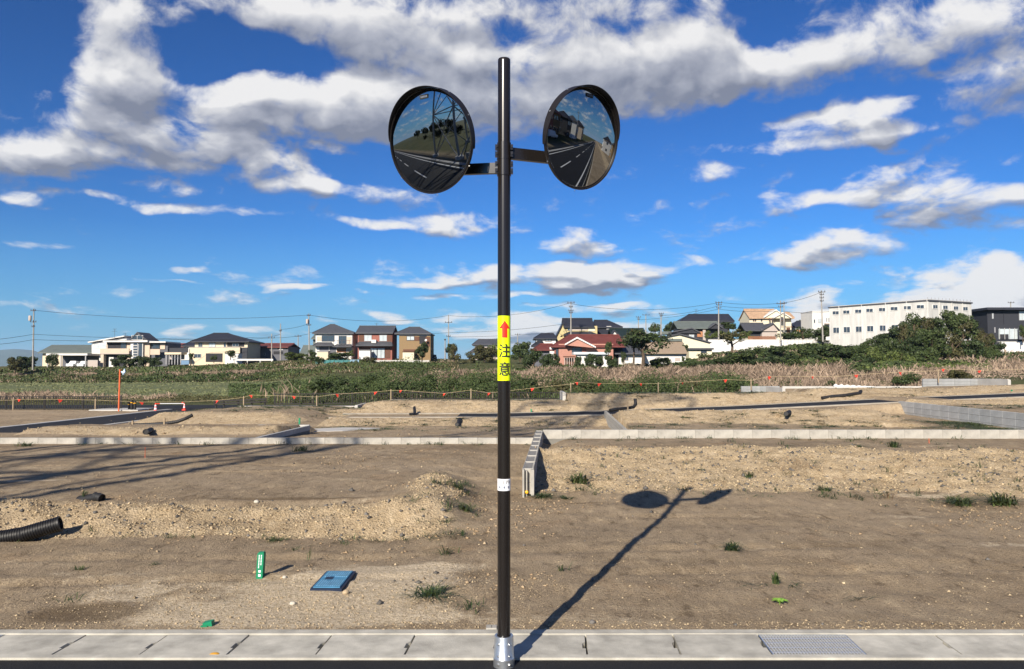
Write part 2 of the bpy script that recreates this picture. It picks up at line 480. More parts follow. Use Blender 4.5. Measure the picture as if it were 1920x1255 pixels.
    z = np.where(Y < -2.15, .02 - .02 * np.clip(-Y - 6, 0, 60), z)
    sand = np.where(Y < 5.2, .12, sand)
    if noise:
        inroad = ((Y > 39.9) & (Y < 44.0) & (s > -10.6)) | ((s < -20.9) & (s > -25.6) & (Y > 33)) | ((Y > 51.6) & (Y < 59.5))
        amp = np.where((Y > 5.24) & (Y < 52), np.where(inroad, .0, .05 + .10 * sand), np.where(Y >= 59.5, np.clip((Y - 59) * .006, 0, .35), 0))
        amp = np.where(Y < -2.4, .05, amp)
        edge = np.clip((Y - 5.2) / .5, 0, 1) * np.where((Y > 15.6) & (Y < 17.2), .25, 1)
        z = z + amp * edge * (fbm(X * .8, Y * .8, 1, 3) * .8 + fbm(X * 4.5, Y * 4.5, 2, 3) * .42)
    return z, sand, green

def gz(X, Y): return float(ground(np.array([X]), np.array([Y]))[0][0])

# soil: compacted brown fill, pale sandy cut faces, weeds, dry grass, all by attributes of the sheet
def soil_material():
    m = bpy.data.materials.new('bare_soil'); m.use_nodes = True
    t = m.node_tree; k = NT(t); b = t.nodes['Principled BSDF']
    b.inputs['Roughness'].default_value = .95; b.inputs['Specular IOR Level'].default_value = .12
    ge = k.n('ShaderNodeNewGeometry'); pos = ge.outputs['Position']
    def attr(n):
        a = k.n('ShaderNodeAttribute', attribute_name=n); return a.outputs['Fac']
    sand, green, field, dust, damp = attr('sand'), attr('green'), attr('field'), attr('dust'), attr('damp')
    big = k.noise(pos, .55, 5, .62)
    midn = k.noise(pos, 3.1, 6, .66)
    fine = k.noise(pos, 34, 6, .72)
    grit = k.noise(k.v('MULTIPLY', pos, (1, .7, 1)), 85, 4, .75)
    vor = k.n('ShaderNodeTexVoronoi', feature='F1'); k.put(vor.inputs['Vector'], pos); vor.inputs['Scale'].default_value = 42
    vor.inputs['Randomness'].default_value = 1.0
    brown = k.mix(k.mr(big, .3, .7, 0, 1), (.24, .182, .118), (.37, .292, .20))
    brown = k.mix(k.mr(midn, .42, .78, 0, .75), brown, (.37, .285, .18))
    brown = k.mix(k.mr(midn, .40, .22, 0, .55), brown, (.115, .082, .047))
    # tyre-flattened streaks run along the plots
    st = k.noise(k.v('MULTIPLY', pos, (.5, 3.2, 1)), 1.1, 4, .6)
    brown = k.mix(k.mr(st, .56, .74, 0, .5), brown, (.40, .33, .235))
    pale = k.mix(k.mr(midn, .3, .7, 0, 1), (.41, .31, .185), (.55, .44, .295))
    pale = k.mix(k.mr(fine, .55, .72, 0, .5), pale, (.56, .46, .33))
    edge = k.m('ADD', sand, k.m('MULTIPLY', k.m('SUBTRACT', midn, .5), 1.0))
    col = k.mix(k.mr(edge, .32, .62, 0, 1, True), brown, pale)
    # scattered light and dark grit
    col = k.mix(k.mr(grit, .56, .68, 0, .7), col, (.50, .40, .27))
    col = k.mix(k.mr(grit, .46, .33, 0, .75), col, (.075, .052, .030))
    col = k.mix(k.mr(fine, .44, .28, 0, .6), col, (.11, .078, .045))
    col = k.mix(k.mr(fine, .58, .72, 0, .45), col, (.44, .35, .23))
    rust = k.noise(pos, .9, 3, .5)
    col = k.mix(k.m('MULTIPLY', k.mr(rust, .60, .72, 0, .5), k.mr(fine, .4, .6, 0, 1)), col, (.30, .165, .065))
    # crumbs of every size, drawn out a little along the plots
    rough = k.noise(k.v('MULTIPLY', pos, (1, .45, 1)), 6.5, 10, .80)
    col = k.mix(k.mr(rough, .535, .66, 0, .75), col, k.mix(sand, (.50, .395, .26), (.64, .53, .37)))
    col = k.mix(k.mr(rough, .465, .345, 0, .75), col, k.mix(sand, (.082, .056, .033), (.20, .14, .082)))
    # large damp and dusty areas
    zone = k.noise(k.v('MULTIPLY', pos, (.75, 1.3, 1)), .42, 4, .55)
    col = k.mix(k.mr(zone, .55, .70, 0, .55), col, k.mix(fine, (.34, .26, .17), (.47, .375, .26)))
    col = k.mix(k.mr(zone, .43, .30, 0, .5), col, k.mix(fine, (.11, .08, .05), (.21, .155, .098)))
    # trodden pale dust, tyre scrapes and one damp hollow
    dn = k.m('ADD', dust, k.m('MULTIPLY', k.m('SUBTRACT', k.noise(pos, 5.5, 6, .7), .5), 1.1))
    col = k.mix(k.mr(dn, .30, .62, 0, .85, True), col, k.mix(k.mr(fine, .35, .65, 0, 1), (.38, .295, .19), (.76, .65, .48)))
    col = k.mix(k.mr(k.m('ADD', damp, k.m('MULTIPLY', k.m('SUBTRACT', midn, .5), .6)), .3, .7, 0, .75, True), col, (.135, .095, .055))
    # weeds creeping over
    wn = k.noise(pos, 1.7, 5, .7)
    gcol = k.mix(midn, (.038, .062, .015), (.075, .10, .03))
    col = k.mix(k.mr(k.m('ADD', wn, k.m('MULTIPLY', green, .35)), .74, .82, 0, .7), col, gcol)
    # grown-over land beyond the fence
    fn = k.noise(pos, .11, 5, .65)
    meadow = k.mix(k.mr(fn, .35, .65, 0, 1), (.055, .066, .026), (.095, .098, .042))
    meadow = k.mix(k.mr(k.noise(k.v('MULTIPLY', pos, (.3, 1, 1)), .35, 4, .6), .55, .72, 0, .6), meadow, (.13, .105, .058))
    fgrass = k.mix(k.mr(midn, .3, .7, 0, 1), (.105, .125, .060), (.140, .155, .080))
    land = k.mix(field, meadow, fgrass)
    col = k.mix(green, col, land)
    k.put(b.inputs['Base Color'], col)
    h = k.m('ADD', k.m('MULTIPLY_ADD', rough, 1.6, k.m('MULTIPLY', fine, .8)), k.m('ADD', k.m('MULTIPLY', grit, .35), k.m('MULTIPLY', k.m('SUBTRACT', .6, vor.outputs['Distance']), k.m('MULTIPLY_ADD', sand, .5, .12))))
    bp = k.n('ShaderNodeBump'); bp.inputs['Strength'].default_value = .8; bp.inputs['Distance'].default_value = .035
    k.put(bp.inputs['Height'], h); k.put(b.inputs['Normal'], bp.outputs[0])
    return m

def terrain():
    ys = np.concatenate([-np.geomspace(16000, 60, 16), np.arange(-58, -3, 1.5), [-2.16, -2.14, 0, 4.6, 5.195], np.arange(5.2, 14, .055), np.arange(14, 16.5, .09), [16.52, 16.56, 16.6, 16.64],
                         np.arange(16.8, 26, .3), np.arange(26, 53.4, .13), np.arange(53.5, 62, .5), np.arange(62, 240, 1.6), np.geomspace(242, 16000, 30)])
    ys = np.unique(np.round(ys, 4))
    xs = np.concatenate([np.arange(-42, -12, .30), np.arange(-12, -8.2, .10), np.arange(-8.2, 8.2, .055), np.arange(8.2, 14, .12), np.arange(14, 46, .30)])
    xs = np.concatenate([-np.geomspace(16000, 43, 44), xs, np.geomspace(46.5, 16000, 44), [.565, .57, .58, .585]])
    xs = np.unique(np.round(xs, 4))
    XX, YY = np.meshgrid(xs, ys)
    z, sand, green = ground(XX.ravel(), YY.ravel())
    px = CX + F * XX.ravel() / np.maximum(YY.ravel(), 1)
    field = ss(66, 74, YY.ravel()) * (1 - ss(134, 141, YY.ravel() + 6 * fbm(XX.ravel() * .03, YY.ravel() * .03, 5, 3))) * (1 - ss(470, 600, px))
    x, y = XX.ravel(), YY.ravel()
    def blob(cx, cy, rx, ry): return np.exp(-((x - cx) / rx) ** 2 - ((y - cy) / ry) ** 2)
    dust = 1.0 * blob(-1.35, 6.2, .95, .42) + 1.1 * blob(-1.75, 5.55, 1.15, .28) + .75 * blob(-.95, 6.75, .75, .30) + .5 * blob(-3.0, 6.1, .5, .35) + .4 * blob(.6, 5.45, 1.4, .18) + .35 * blob(-3.6, 6.6, .9, .3)
    tr = 0
    for yr0, am, ph in ((6.55, .5, 0), (7.35, .45, 0), (8.95, .5, 1.3), (10.6, .6, 2.7), (11.6, .55, 2.1), (12.5, .55, 2.1), (14.3, .5, 4), (15.4, .4, 5)):
        yc = yr0 + .22 * np.sin(x * .35 + ph) + .1 * fbm(x * .8, x * 0 + yr0, 31, 2)
        tr = tr + am * np.exp(-((y - yc) / .16) ** 2) * np.clip(.2 + 2.4 * fbm(x * .55, y * .9, 43, 3), 0, 1)
    for yr0 in (24, 29.8, 35.2, 47.5, 49.2): tr = tr + .55 * np.exp(-((y - yr0 - .5 * np.sin(x * .2 + yr0)) / .35) ** 2) * np.clip(.2 + 2 * fbm(x * .3, y * .5, 45, 3), 0, 1)
    dust = np.where((y > 5.2) & (y < 51), np.maximum(dust, tr), 0)
    damp = np.where((y > 5.2) & (y < 16), .9 * blob(-3.05, 5.62, .55, .30) + .6 * blob(-.35, 6.6, .3, .3) + .7 * blob(-2.6, 9.2, 2.0, .14) + .6 * blob(.9, 9.85, .5, .12) + .5 * blob(3.2, 7.6, 1.4, .5), 0)
    verts = np.stack([x, y, z], 1)
    nx, ny = len(xs), len(ys)
    i = np.arange(nx * ny).reshape(ny, nx)
    f = np.stack([i[:-1, :-1].ravel(), i[:-1, 1:].ravel(), i[1:, 1:].ravel(), i[1:, :-1].ravel()], 1)
    o = raw('ground', verts, f, soil_material(), smooth=True)
    for nm, dat in (('sand', sand), ('green', green), ('field', field), ('dust', dust), ('damp', damp)):
        a = o.data.attributes.new(nm, 'FLOAT', 'POINT'); a.data.foreach_set('value', dat.astype(np.float32))
    tag(o, None, kind='structure')
    return o
terrain()

# ------------------------------------------------------------------ shared materials
m_asphalt = M('fresh_asphalt', (.010, .0105, .0125), rough=.8, var=.5, scale=60, bump=1.0, bscale=120, spec=.35)
m_asphalt_far = M('asphalt', (.012, .0125, .015), rough=.9, var=.25, scale=.8)
m_conc = M('precast_concrete', (.415, .40, .35), rough=.88, var=.34, scale=4.5, bump=.25, bscale=120, rnd=.05)
m_conc2 = M('kerb_concrete', (.42, .41, .385), rough=.9, var=.14, scale=1.2, bump=.1, bscale=60, rnd=.05)
m_block = M('concrete_block', (.345, .33, .295), rough=.92, var=.22, scale=6, bump=.3, bscale=120, rnd=.05)
m_block_grey = M('grey_block', (.36, .365, .36), rough=.9, var=.14, scale=3, bump=.2, bscale=60, rnd=.07)
m_mortar = M('mortar', (.17, .165, .15), rough=.95)
m_galv = M('galvanised_steel', (.50, .53, .56), rough=.34, var=.12, scale=30, metal=.85, bump=.05, bscale=30)
m_bar = M('dull_galvanised', (.44, .45, .455), rough=.55, var=.15, scale=40)
m_blue_lt = M('light_blue_rib', (.17, .36, .52), rough=.7, var=.25, scale=20)  # ribs in a lighter blue than the lid
m_bolt = M('zinc_bolt', (.62, .62, .60), rough=.3, var=.05, metal=.9)
m_pole = M('dark_brown_paint', (.012, .010, .009), rough=.22, var=.1, scale=8, spec=.5)
m_hood = M('brown_black_plastic', (.014, .012, .012), rough=.42, var=.1, spec=.45)
m_black = M('black_plastic', (.016, .016, .017), rough=.55, var=.15, scale=6, spec=.4)
m_dark = M('dark_void', (.01, .01, .01), rough=1, var=0)
m_yellow = M('reflective_yellow', (.70, .88, .006), rough=.4, var=.02)
m_red = M('sticker_red', (.80, .03, .015), rough=.45, var=.02)
m_ink = M('sticker_ink', (.03, .03, .02), rough=.5, var=0)
m_white = M('white_film', (.78, .79, .82), rough=.5, var=.03)
m_inkblue = M('grey_ink', (.16, .18, .24), rough=.6, var=0)
m_green = M('green_plastic', (.008, .20, .095), rough=.45, var=.12, scale=20)
m_blue = M('blue_resin', (.06, .20, .34), rough=.6, var=.25, scale=10, bump=.1, bscale=90)
m_bluedark = M('dark_blue_frame', (.012, .022, .05), rough=.5, var=.2, scale=10)
m_amber = M('amber_plastic', (.75, .38, .02), rough=.35, var=.1)
m_wpaint = M('white_line_paint', (.72, .72, .70), rough=.7, var=.12, scale=6)
m_wood = M('weathered_wood', (.29, .225, .15), rough=.85, var=.2, scale=9)
m_orange = M('orange_fabric', (.62, .12, .04), rough=.6, var=.08)
m_flag = M('flag_red', (.62, .045, .028), rough=.6, var=.08)
m_rope = M('rope', (.62, .50, .30), rough=.9, var=.1)
m_fence = M('fence_brown_black', (.016, .014, .013), rough=.45, var=.1)
m_cone = M('cone_red', (.85, .06, .03), rough=.5, var=.05)
m_blade = M('weed_green', (.042, .068, .018), rough=.6, var=.1, scale=2, island=.4, alt_tone=(.075, .092, .03))
m_blade_dk = M('weed_dark', (.025, .048, .015), rough=.6, var=.1, scale=2, island=.4, alt_tone=(.05, .078, .024))
m_leaf_bright = M('weed_bright', (.14, .26, .04), rough=.5, var=.1, island=.25)
m_dry = M('dry_grass', (.30, .21, .115), rough=.9, var=.1, scale=.4, island=.4, alt_tone=(.22, .15, .095))
m_stone = M('gravel_stone', (.40, .32, .205), rough=.95, var=.08, scale=20, island=.38, alt_tone=(.29, .225, .145))
m_stone_grey = M('gravel_grey', (.105, .098, .09), rough=.9, var=.1, scale=20, island=.4)
m_stone_white = M('pale_stone', (.46, .43, .36), rough=.85, var=.1, scale=30)

# ------------------------------------------------------------------ road in front, with edge lines
YG0, YG1 = 4.715, 5.215            # gutter from the asphalt to the soil
mb = MB(); mb.box(-260, 260, -1.75, YG0 - .002, -.2, 0)
tag(mb.build('road', m_asphalt), None, kind='structure')
mb = MB()
mb.box(-240, 240, 4.06, 4.20, .004, .006); mb.box(-240, 240, -1.28, -1.14, .004, .006)
for i in range(-20, 20): mb.box(i * 10 + 3, i * 10 + 8, 1.40, 1.54, .004, .006)
tag(mb.build('road_markings', m_wpaint), None, kind='structure')
mb = MB(); mb.box(-240, 240, -2.15, -1.752, -.15, .012)
tag(mb.build('kerb_strip', m_conc2), None, kind='structure')

# gutter: channel walls, a lid per half metre, steel gratings; joints are slightly skewed
gut = bpy.data.objects.new('gutter', None); COL.objects.link(gut); gut.location = (0, YG0, 0); BASE['gutter'] = (0, YG0, 0)
gut['kind'] = 'structure'
mb = MB(); mb.box(-40, 40, YG0, YG0 + .052, -.4, .014); mb.build('front_edge', m_conc, gut)
mb = MB(); mb.box(-40, 40, YG1 - .075, YG1, -.4, .014); mb.build('back_edge', m_conc, gut)
mb = MB(); mb.box(-40, 40, YG0 + .053, YG1 - .076, -.42, -.36); mb.build('channel_floor', m_mortar, gut)
YA, YB = YG0 + .056, YG1 - .079
jx = [(x - CX) / F * YA for x in (-54, 108, 270, 432, 596, 761, 930, 1099, 1272, 1441, 1616, 1793, 1968)]
for _ in range(6): jx = [jx[0] - .545] + jx + [jx[-1] + .565]
sl = .0625                           # joint skew over the lid
skx = SKEW * (YB - YA) * 1.0
def lidpoly(x0, x1):
    g = .0060; W_ = YB - YA
    def L(x, t): return (x + skx * t, YA + W_ * t)
    pts = [L(x0 + g, 0), L(x1 - g, 0), L(x1 - g, .34), L(x1 - g - .020, .34), L(x1 - g - .020, .58), L(x1 - g, .66), L(x1 - g, 1), L(x0 + g, 1)]
    return pts
for i in range(len(jx) - 1):
    x0, x1 = jx[i], jx[i + 1]
    if abs(x0 - (1441 - CX) / F * YA) < .01 or abs(x1 - (-54 - CX) / F * YA) < .01:
        gr = MB(); gr.box(x0 + .006, x0 + .014, YA, YB, -.05, .008)
        o = None
        W_ = YB - YA
        bars = MB(); nb = 30
        for j in range(nb):
            xx = x0 + .012 + (x1 - x0 - .024) * j / (nb - 1)
            bars.obox((xx + skx * .5, (YA + YB) / 2, -.012), (.0034, 0, 0), (skx * .5, W_ * .5 - .004, 0), (0, 0, .02))
        fr = MB()
        for t in (0.012, .988):
            fr.obox(((x0 + x1) / 2 + skx * t, YA + W_ * t, -.012), ((x1 - x0) / 2 - .008, 0, 0), (0, .003, 0), (0, 0, .021))
        for xx in (x0 + .006, x1 - .006):
            fr.obox((xx + skx * .5, (YA + YB) / 2, -.012), (.0034, 0, 0), (skx * .5, W_ * .5 - .001, 0), (0, 0, .0212))
        gp = fr.build('grating', m_galv, gut)
        tag(bars.build('bearing_bars', m_bar, gp), None, kind='stuff')
        for t in (.14, .36, .58, .80):
            rd = MB(); rd.tube([(x0 + .01 + skx * t, YA + W_ * t, .006), (x1 - .01 + skx * t, YA + W_ * t, .006)], .0042, 6)
            rd.build('cross_rod', m_bolt, gp)
        if False: o = gr
    else:
        mb = MB(); mb.prism(lidpoly(x0, x1), -.09, random.uniform(.004, .011))
        mb.build('lid', m_conc, gut)

# ------------------------------------------------------------------ the traffic mirror
PY_ = 4.63
PX_ = (945 - CX) / F * PY_
PR = .0383
ztop = ZY(111, PY_)
tm = thing('traffic_mirror', 'tall dark brown pole carrying two round convex road mirrors beside the gutter', 'traffic mirror', (PX_, PY_, 0))
mb = MB(); mb.lathe((PX_, PY_, 0), [(PR, .02), (PR, ztop - .02), (PR * .985, ztop - .005), (PR * .9, ztop)], 40)
mb.build('pole', m_pole, tm, smooth=True)
zs = ZY(1191, PY_)
mb = MB(); mb.lathe((PX_, PY_, 0), [(.062, -.02), (.062, .047), (.0585, .051), (.0560, zs - .004), (.0545, zs), (.0415, zs), (.041, zs - .03)], 40)
slv = mb.build('base_sleeve', m_galv, tm, smooth=True)
for zb, rr, ln in ((zs - .038, .0055, .013), (zs - .105, .0055, .013), (.024, .009, .016)):
    for aa in (-58, -122, 58, 122):
        a = R(aa); d = Vector((math.cos(a), math.sin(a), 0)); c = Vector((PX_, PY_, zb)) + d * .056
        mb = MB(); mb.lathe(c, [(rr, 0), (rr, ln * .55), (rr * .62, ln * .6), (rr * .62, ln)], 6, ax=d)
        mb.build('bolt', m_bolt, slv)
# bracket collar
zc0, zc1 = ZY(331, PY_), ZY(268, PY_)
mb = MB(); mb.lathe((PX_, PY_, 0), [(.0392, zc0), (.0425, zc0 + .002), (.0425, zc1 - .002), (.0392, zc1)], 40)
zm = (zc0 + zc1) / 2
mb.lathe((PX_, PY_, 0), [(.0385, zm - .003), (.0445, zm - .003), (.0445, zm + .003), (.0385, zm + .003)], 40)
colr = mb.build('clamp_collar', m_pole, tm, smooth=True)
for zz in (zc0 + .03, zm - .03, zm + .03, zc1 - .03):
    for sx in (-1, 1):
        c = Vector((PX_ + sx * .046, PY_ - .010, zz))
        mb = MB(); mb.lathe(c + Vector((0, -.012, 0)), [(.007, 0), (.007, .006), (.0045, .007), (.0045, .03)], 6, ax=(0, 1, 0)); mb.build('bolt', m_pole, colr)
        mb = MB(); mb.box(c.x - .008, c.x + .008, c.y - .006, c.y + .02, zz - .016, zz + .016); mb.build('flange', m_pole, colr)

def mirror_material():
    m = bpy.data.materials.new('mirror_acrylic'); m.use_nodes = True
    b = m.node_tree.nodes['Principled BSDF']
    b.inputs['Metallic'].default_value = 1.0; b.inputs['Roughness'].default_value = .008
    b.inputs['Base Color'].default_value = (.34, .365, .39, 1)
    return m
m_mirror = mirror_material()

def make_mirror(px, py, Y, yaw, tilt, label, side):
    c = P(px, py, Y)
    n = Vector((math.sin(R(yaw)) * math.cos(R(tilt)), -math.cos(R(yaw)) * math.cos(R(tilt)), -math.sin(R(tilt))))
    rt = n.cross(Vector((0, 0, 1))).normalized(); up = rt.cross(n).normalized()
    RM, RS = .3005, 2.2
    # back shell
    mb = MB(); mb.lathe(c, [(.10, -.075), (.24, -.045), (.298, -.02), (.3045, -.004), (.305, .009), (.3015, .011), (.3000, .006), (.2995, -.002)], 64, ax=n)
    o = mb.build('mirror', m_hood, tm, smooth=True)
    o['label'] = label
    # convex face
    mb = MB(); prof = []
    for i in range(25):
        r = RM * (1 - i / 24.0) + 1e-4
        prof.append((r, math.sqrt(RS * RS - r * r) - math.sqrt(RS * RS - RM * RM) + .004))
    mb.lathe(c, prof, 96, ax=n)
    f = mb.build('mirror_face', m_mirror, o, smooth=False)
    f.data.polygons.foreach_set('use_smooth', [True] * len(f.data.polygons))
    # rim bead
    mb = MB(); pts = []
    for i in range(65):
        a = 2 * math.pi * i / 64
        pts.append(c + (rt * math.cos(a) + up * math.sin(a)) * .3035 + n * .012)
    mb.tube(pts, .0045, 8, caps=False); mb.build('rim', m_pole, o, smooth=True)
    # hood: a brim round the upper edge, deepest at the top
    mb = MB(); vs = []; N = 64; a0, a1 = (R(8), R(196)) if side < 0 else (R(-16), R(172))
    for i in range(N + 1):
        t = i / N; a = a0 + (a1 - a0) * t
        dpt = .010 + .052 * max(0, math.sin(math.pi * t)) ** .7
        dr = rt * math.cos(a) + up * math.sin(a)
        for rr, h in ((.3075, -.012), (.3135, -.012), (.3135 + .05 * dpt, dpt), (.3105 + .05 * dpt, dpt)):
            vs.append(c + dr * rr + n * h)
    fs = []
    for i in range(N):
        for j in range(4):
            k2 = (j + 1) % 4
            fs.append((i * 4 + j, i * 4 + k2, (i + 1) * 4 + k2, (i + 1) * 4 + j))
    fs += [(0, 1, 2, 3), (N * 4 + 3, N * 4 + 2, N * 4 + 1, N * 4)]
    mb.add(vs, fs); mb.build('hood', m_hood, o, smooth=True)
    for aa in (20, 55, 125, 160, 215, 270, 325):
        a = R(aa); dr = rt * math.cos(a) + up * math.sin(a)
        mb = MB(); mb.lathe(c + dr * .313 + n * .004, [(.005, 0), (.0045, .003), (.002, .004)], 8, ax=dr); mb.build('screw', m_bolt, o)
    # maker's plate near the top of the face
    pc = c + up * .262 + rt * (-.0) + n * (.012)
    mb = MB(); mb.obox(pc, rt * .030, up * .011, n * .0012); pl = mb.build('maker_plate', m_ink, o)
    mb = MB()
    for j in range(5): mb.obox(pc + n * .0016 + rt * (-.02 + .01 * j), rt * .0032, up * .005, n * .0003)
    mb.build('plate_marks', m_inkblue, pl)
    # back bracket and arm to the pole
    bc = c - n * .085
    mb = MB(); mb.obox(bc, rt * .035, up * .13, n * .012); mb.obox(bc - n * .02 - up * .11, rt * .028, up * .03, n * .02); mb.build('back_bracket', m_hood, o)
    return c, n, bc

cR, nR, bR = make_mirror(1091, 261, 4.70, 40.5, 12.5, 'round mirror turned towards the road with the row of houses', 1)
cL, nL, bL = make_mirror(808, 266, 4.58, -32.5, 12.5, 'round mirror turned towards the road by the steel pylon', -1)
zA = ZY(287, PY_)
mb = MB(); mb.bar((PX_ + .03, PY_ + .012, zA), (bR.x - .005, bR.y + .02, zA - .004), .030, .070)
mb.build('arm', m_pole, tm)
zA = ZY(316, PY_)
mb = MB(); mb.bar((PX_ - .03, PY_ - .002, zA), (bL.x + .01, bL.y + .03, zA + .0), .030, .064)
mb.build('arm', m_pole, tm)

# stickers, wrapped round the pole
def wrap(polys, r, zc, phi, name, mat, parent, copies=((0, 0, 0),)):
    bm = bmesh.new()
    for vs in polys:
        bm.faces.new([bm.verts.new((x, y, 0)) for x, y in vs])
    xs = [v.co.x for v in bm.verts]
    x = min(xs)
    while x < max(xs):
        bmesh.ops.bisect_plane(bm, geom=bm.verts[:] + bm.edges[:] + bm.faces[:], plane_co=(x, 0, 0), plane_no=(1, 0, 0)); x += .004
    bm.verts.index_update()
    mb = MB()
    for du, dv, dr in copies:                 # bold print: the strokes are laid down more than once
        vs = []
        for v in bm.verts:
            a = (v.co.x + du) / r + phi
            vs.append((PX_ + (r + dr) * math.sin(a), PY_ - (r + dr) * math.cos(a), zc + v.co.y + dv))
        mb.add(vs, [[v.index for v in f.verts] for f in bm.faces])
    bm.free()
    return mb.build(name, mat, parent)
def text_polys(body, size, cx=0.0, cy=0.0, sx=1.0, bold=0.0):
    c = bpy.data.curves.new('glyph', 'FONT'); c.body = body; c.size = size; c.offset = bold
    o = bpy.data.objects.new('glyph', c); COL.objects.link(o)
    dg = bpy.context.evaluated_depsgraph_get(); dg.update()
    me = bpy.data.meshes.new_from_object(o.evaluated_get(dg))
    v = [(p.co.x * sx, p.co.y) for p in me.vertices]
    xs = [p[0] for p in v]; ys = [p[1] for p in v]
    ox, oy = (min(xs) + max(xs)) / 2 - cx, (min(ys) + max(ys)) / 2 - cy
    out = [[(v[i][0] - ox, v[i][1] - oy) for i in p.vertices] for p in me.polygons]
    bpy.data.objects.remove(o); bpy.data.meshes.remove(me)
    return out
def band(y0, y1, r, name, mat, half=R(150)):
    z0, z1 = ZY(y1, PY_), ZY(y0, PY_)
    w = half * r
    return wrap([[(-w, (z0 - z1) / 2), (w, (z0 - z1) / 2), (w, (z1 - z0) / 2), (-w, (z1 - z0) / 2)]], r, (z0 + z1) / 2, 0, name, mat, tm)
ys_ = band(593, 714, PR + .0006, 'warning_sticker', m_yellow)
PHI = R(7)
za, zb = ZY(634, PY_), ZY(602, PY_); ah = zb - za
wrap([[(-.0165, -ah / 2), (.0165, -ah / 2), (.0165, .004), (-.0165, .004)], [(-.036, .004), (.036, .004), (0, ah / 2)]], PR + .0011, (za + zb) / 2, PHI, 'arrow', m_red, ys_)
for ch, y0, y1 in (('注', 645, 671), ('意', 678, 706)):
    z0, z1 = ZY(y1, PY_), ZY(y0, PY_)
    polys = text_polys(ch, .086, sx=.92, bold=0.0)
    ob = wrap(polys, PR + .0011, (z0 + z1) / 2, PHI, 'character', m_ink, ys_, copies=((0, 0, 0), (.0024, .0004, .0002), (-.0024, -.0004, .0004), (0, .0016, .0006), (.0012, -.0014, .0008)))
ws_ = band(897, 919, PR + .0006, 'number_sticker', m_white)
zz = ZY(903.5, PY_)
wrap(text_polys('1-179', .033, sx=1.05), PR + .0011, zz, R(6), 'number', m_ink, ws_)
zz = ZY(912.5, PY_)
for k_, a in enumerate((-38, 4, 44)):
    wrap([[(-.006, -.007), (.006, -.007), (.006, .007), (-.006, .007)]], PR + .0011, zz, R(a), 'print_mark', m_inkblue, ws_)

# ------------------------------------------------------------------ small things by the gutter
# green boundary stake with white print
g = G(488, 1085, 0.0); g.z = gz(g.x, g.y)
st = thing('boundary_stake', 'short green plastic boundary stake with white print standing in the soil', 'stake', g)
mb = MB(); mb.obox(g + Vector((.003, 0, .085)), (.027, 0, 0), (0, .027, 0), (.006, 0, .115)); mb.obox(g + Vector((.0095, 0, .204)), (.022, 0, 0), (0, .022, 0), (0, 0, .004))
sp_ = mb.build('post', m_green, st)
mb = MB()
for r_ in range(9):
    for c_ in (-1, 1):
        if r_ < 7 or c_ < 0: mb.obox(g + Vector((.003 + c_ * .009 + (.17 - r_ * .012 - .085) * .05, -.0275, .185 - r_ * .0125)), (.004, 0, 0), (0, .0006, 0), (0, 0, .0042))
mb.obox(g + Vector((.002, -.0275, .055)), (.010, 0, 0), (0, .0006, 0), (0, 0, .009)); mb.obox(g + Vector((.001, -.0275, .022)), (.010, 0, 0), (0, .0006, 0), (0, 0, .010))
mb.build('print_marks', m_white, sp_)
g = G(388, 1175, 0.0); g.z = gz(g.x, g.y + .03)
mb = MB(); mb.obox(g + Vector((0, .03, .012)), (.030, 0, .006), (0, .026, 0), (-.003, 0, .016)); mb.obox(g + Vector((-.018, .0, .004)), (.022, 0, 0), (0, .010, 0), (0, 0, .003))
tag(mb.build('survey_peg', m_green, loc=g), 'small bright green plastic peg lying against the back of the gutter', 'peg')
# blue meter cover
g0 = G(581, 1111, 0.0); zb_ = -.003
g0.z = gz(g0.x + .1, g0.y + .2)
cov = thing('meter_box', 'blue rectangular meter box lid set in pale gravelly soil', 'meter box', g0)
lw, lt = .247, .49
def cpt(u, v, w): return g0 + Vector((u * lw + v * .012, v * lt, zb_ + w + .01 * v - .004))
mb = MB(); mb.add([cpt(0, 0, -.08), cpt(1, 0, -.08), cpt(1, 1, -.08), cpt(0, 1, -.08), cpt(0, 0, .012), cpt(1, 0, .012), cpt(1, 1, .012), cpt(0, 1, .012)], [(0, 3, 2, 1), (4, 5, 6, 7), (0, 1, 5, 4), (1, 2, 6, 5), (2, 3, 7, 6), (3, 0, 4, 7)])
mb.build('frame', m_bluedark, cov)
mb = MB(); mb.add([cpt(u, v, w) for w in (.008, .020) for u, v in ((.07, .05), (.92, .05), (.92, .96), (.07, .96))], [(0, 3, 2, 1), (4, 5, 6, 7), (0, 1, 5, 4), (1, 2, 6, 5), (2, 3, 7, 6), (3, 0, 4, 7)])
ld = mb.build('lid', m_blue, cov)
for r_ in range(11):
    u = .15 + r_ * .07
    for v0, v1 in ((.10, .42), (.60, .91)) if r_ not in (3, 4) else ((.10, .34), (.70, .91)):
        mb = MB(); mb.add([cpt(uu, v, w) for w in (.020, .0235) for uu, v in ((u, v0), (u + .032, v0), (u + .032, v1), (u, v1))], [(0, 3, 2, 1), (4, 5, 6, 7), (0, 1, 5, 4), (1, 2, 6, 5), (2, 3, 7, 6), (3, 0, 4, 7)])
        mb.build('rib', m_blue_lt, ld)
mb = MB(); mb.add([cpt(uu, v, w) for w in (.0202, .0215) for uu, v in ((.22, .45), (.48, .45), (.48, .60), (.22, .60))], [(0, 3, 2, 1), (4, 5, 6, 7), (0, 1, 5, 4), (1, 2, 6, 5), (2, 3, 7, 6), (3, 0, 4, 7)])
mb.build('hinge_hatch', m_bluedark, ld)
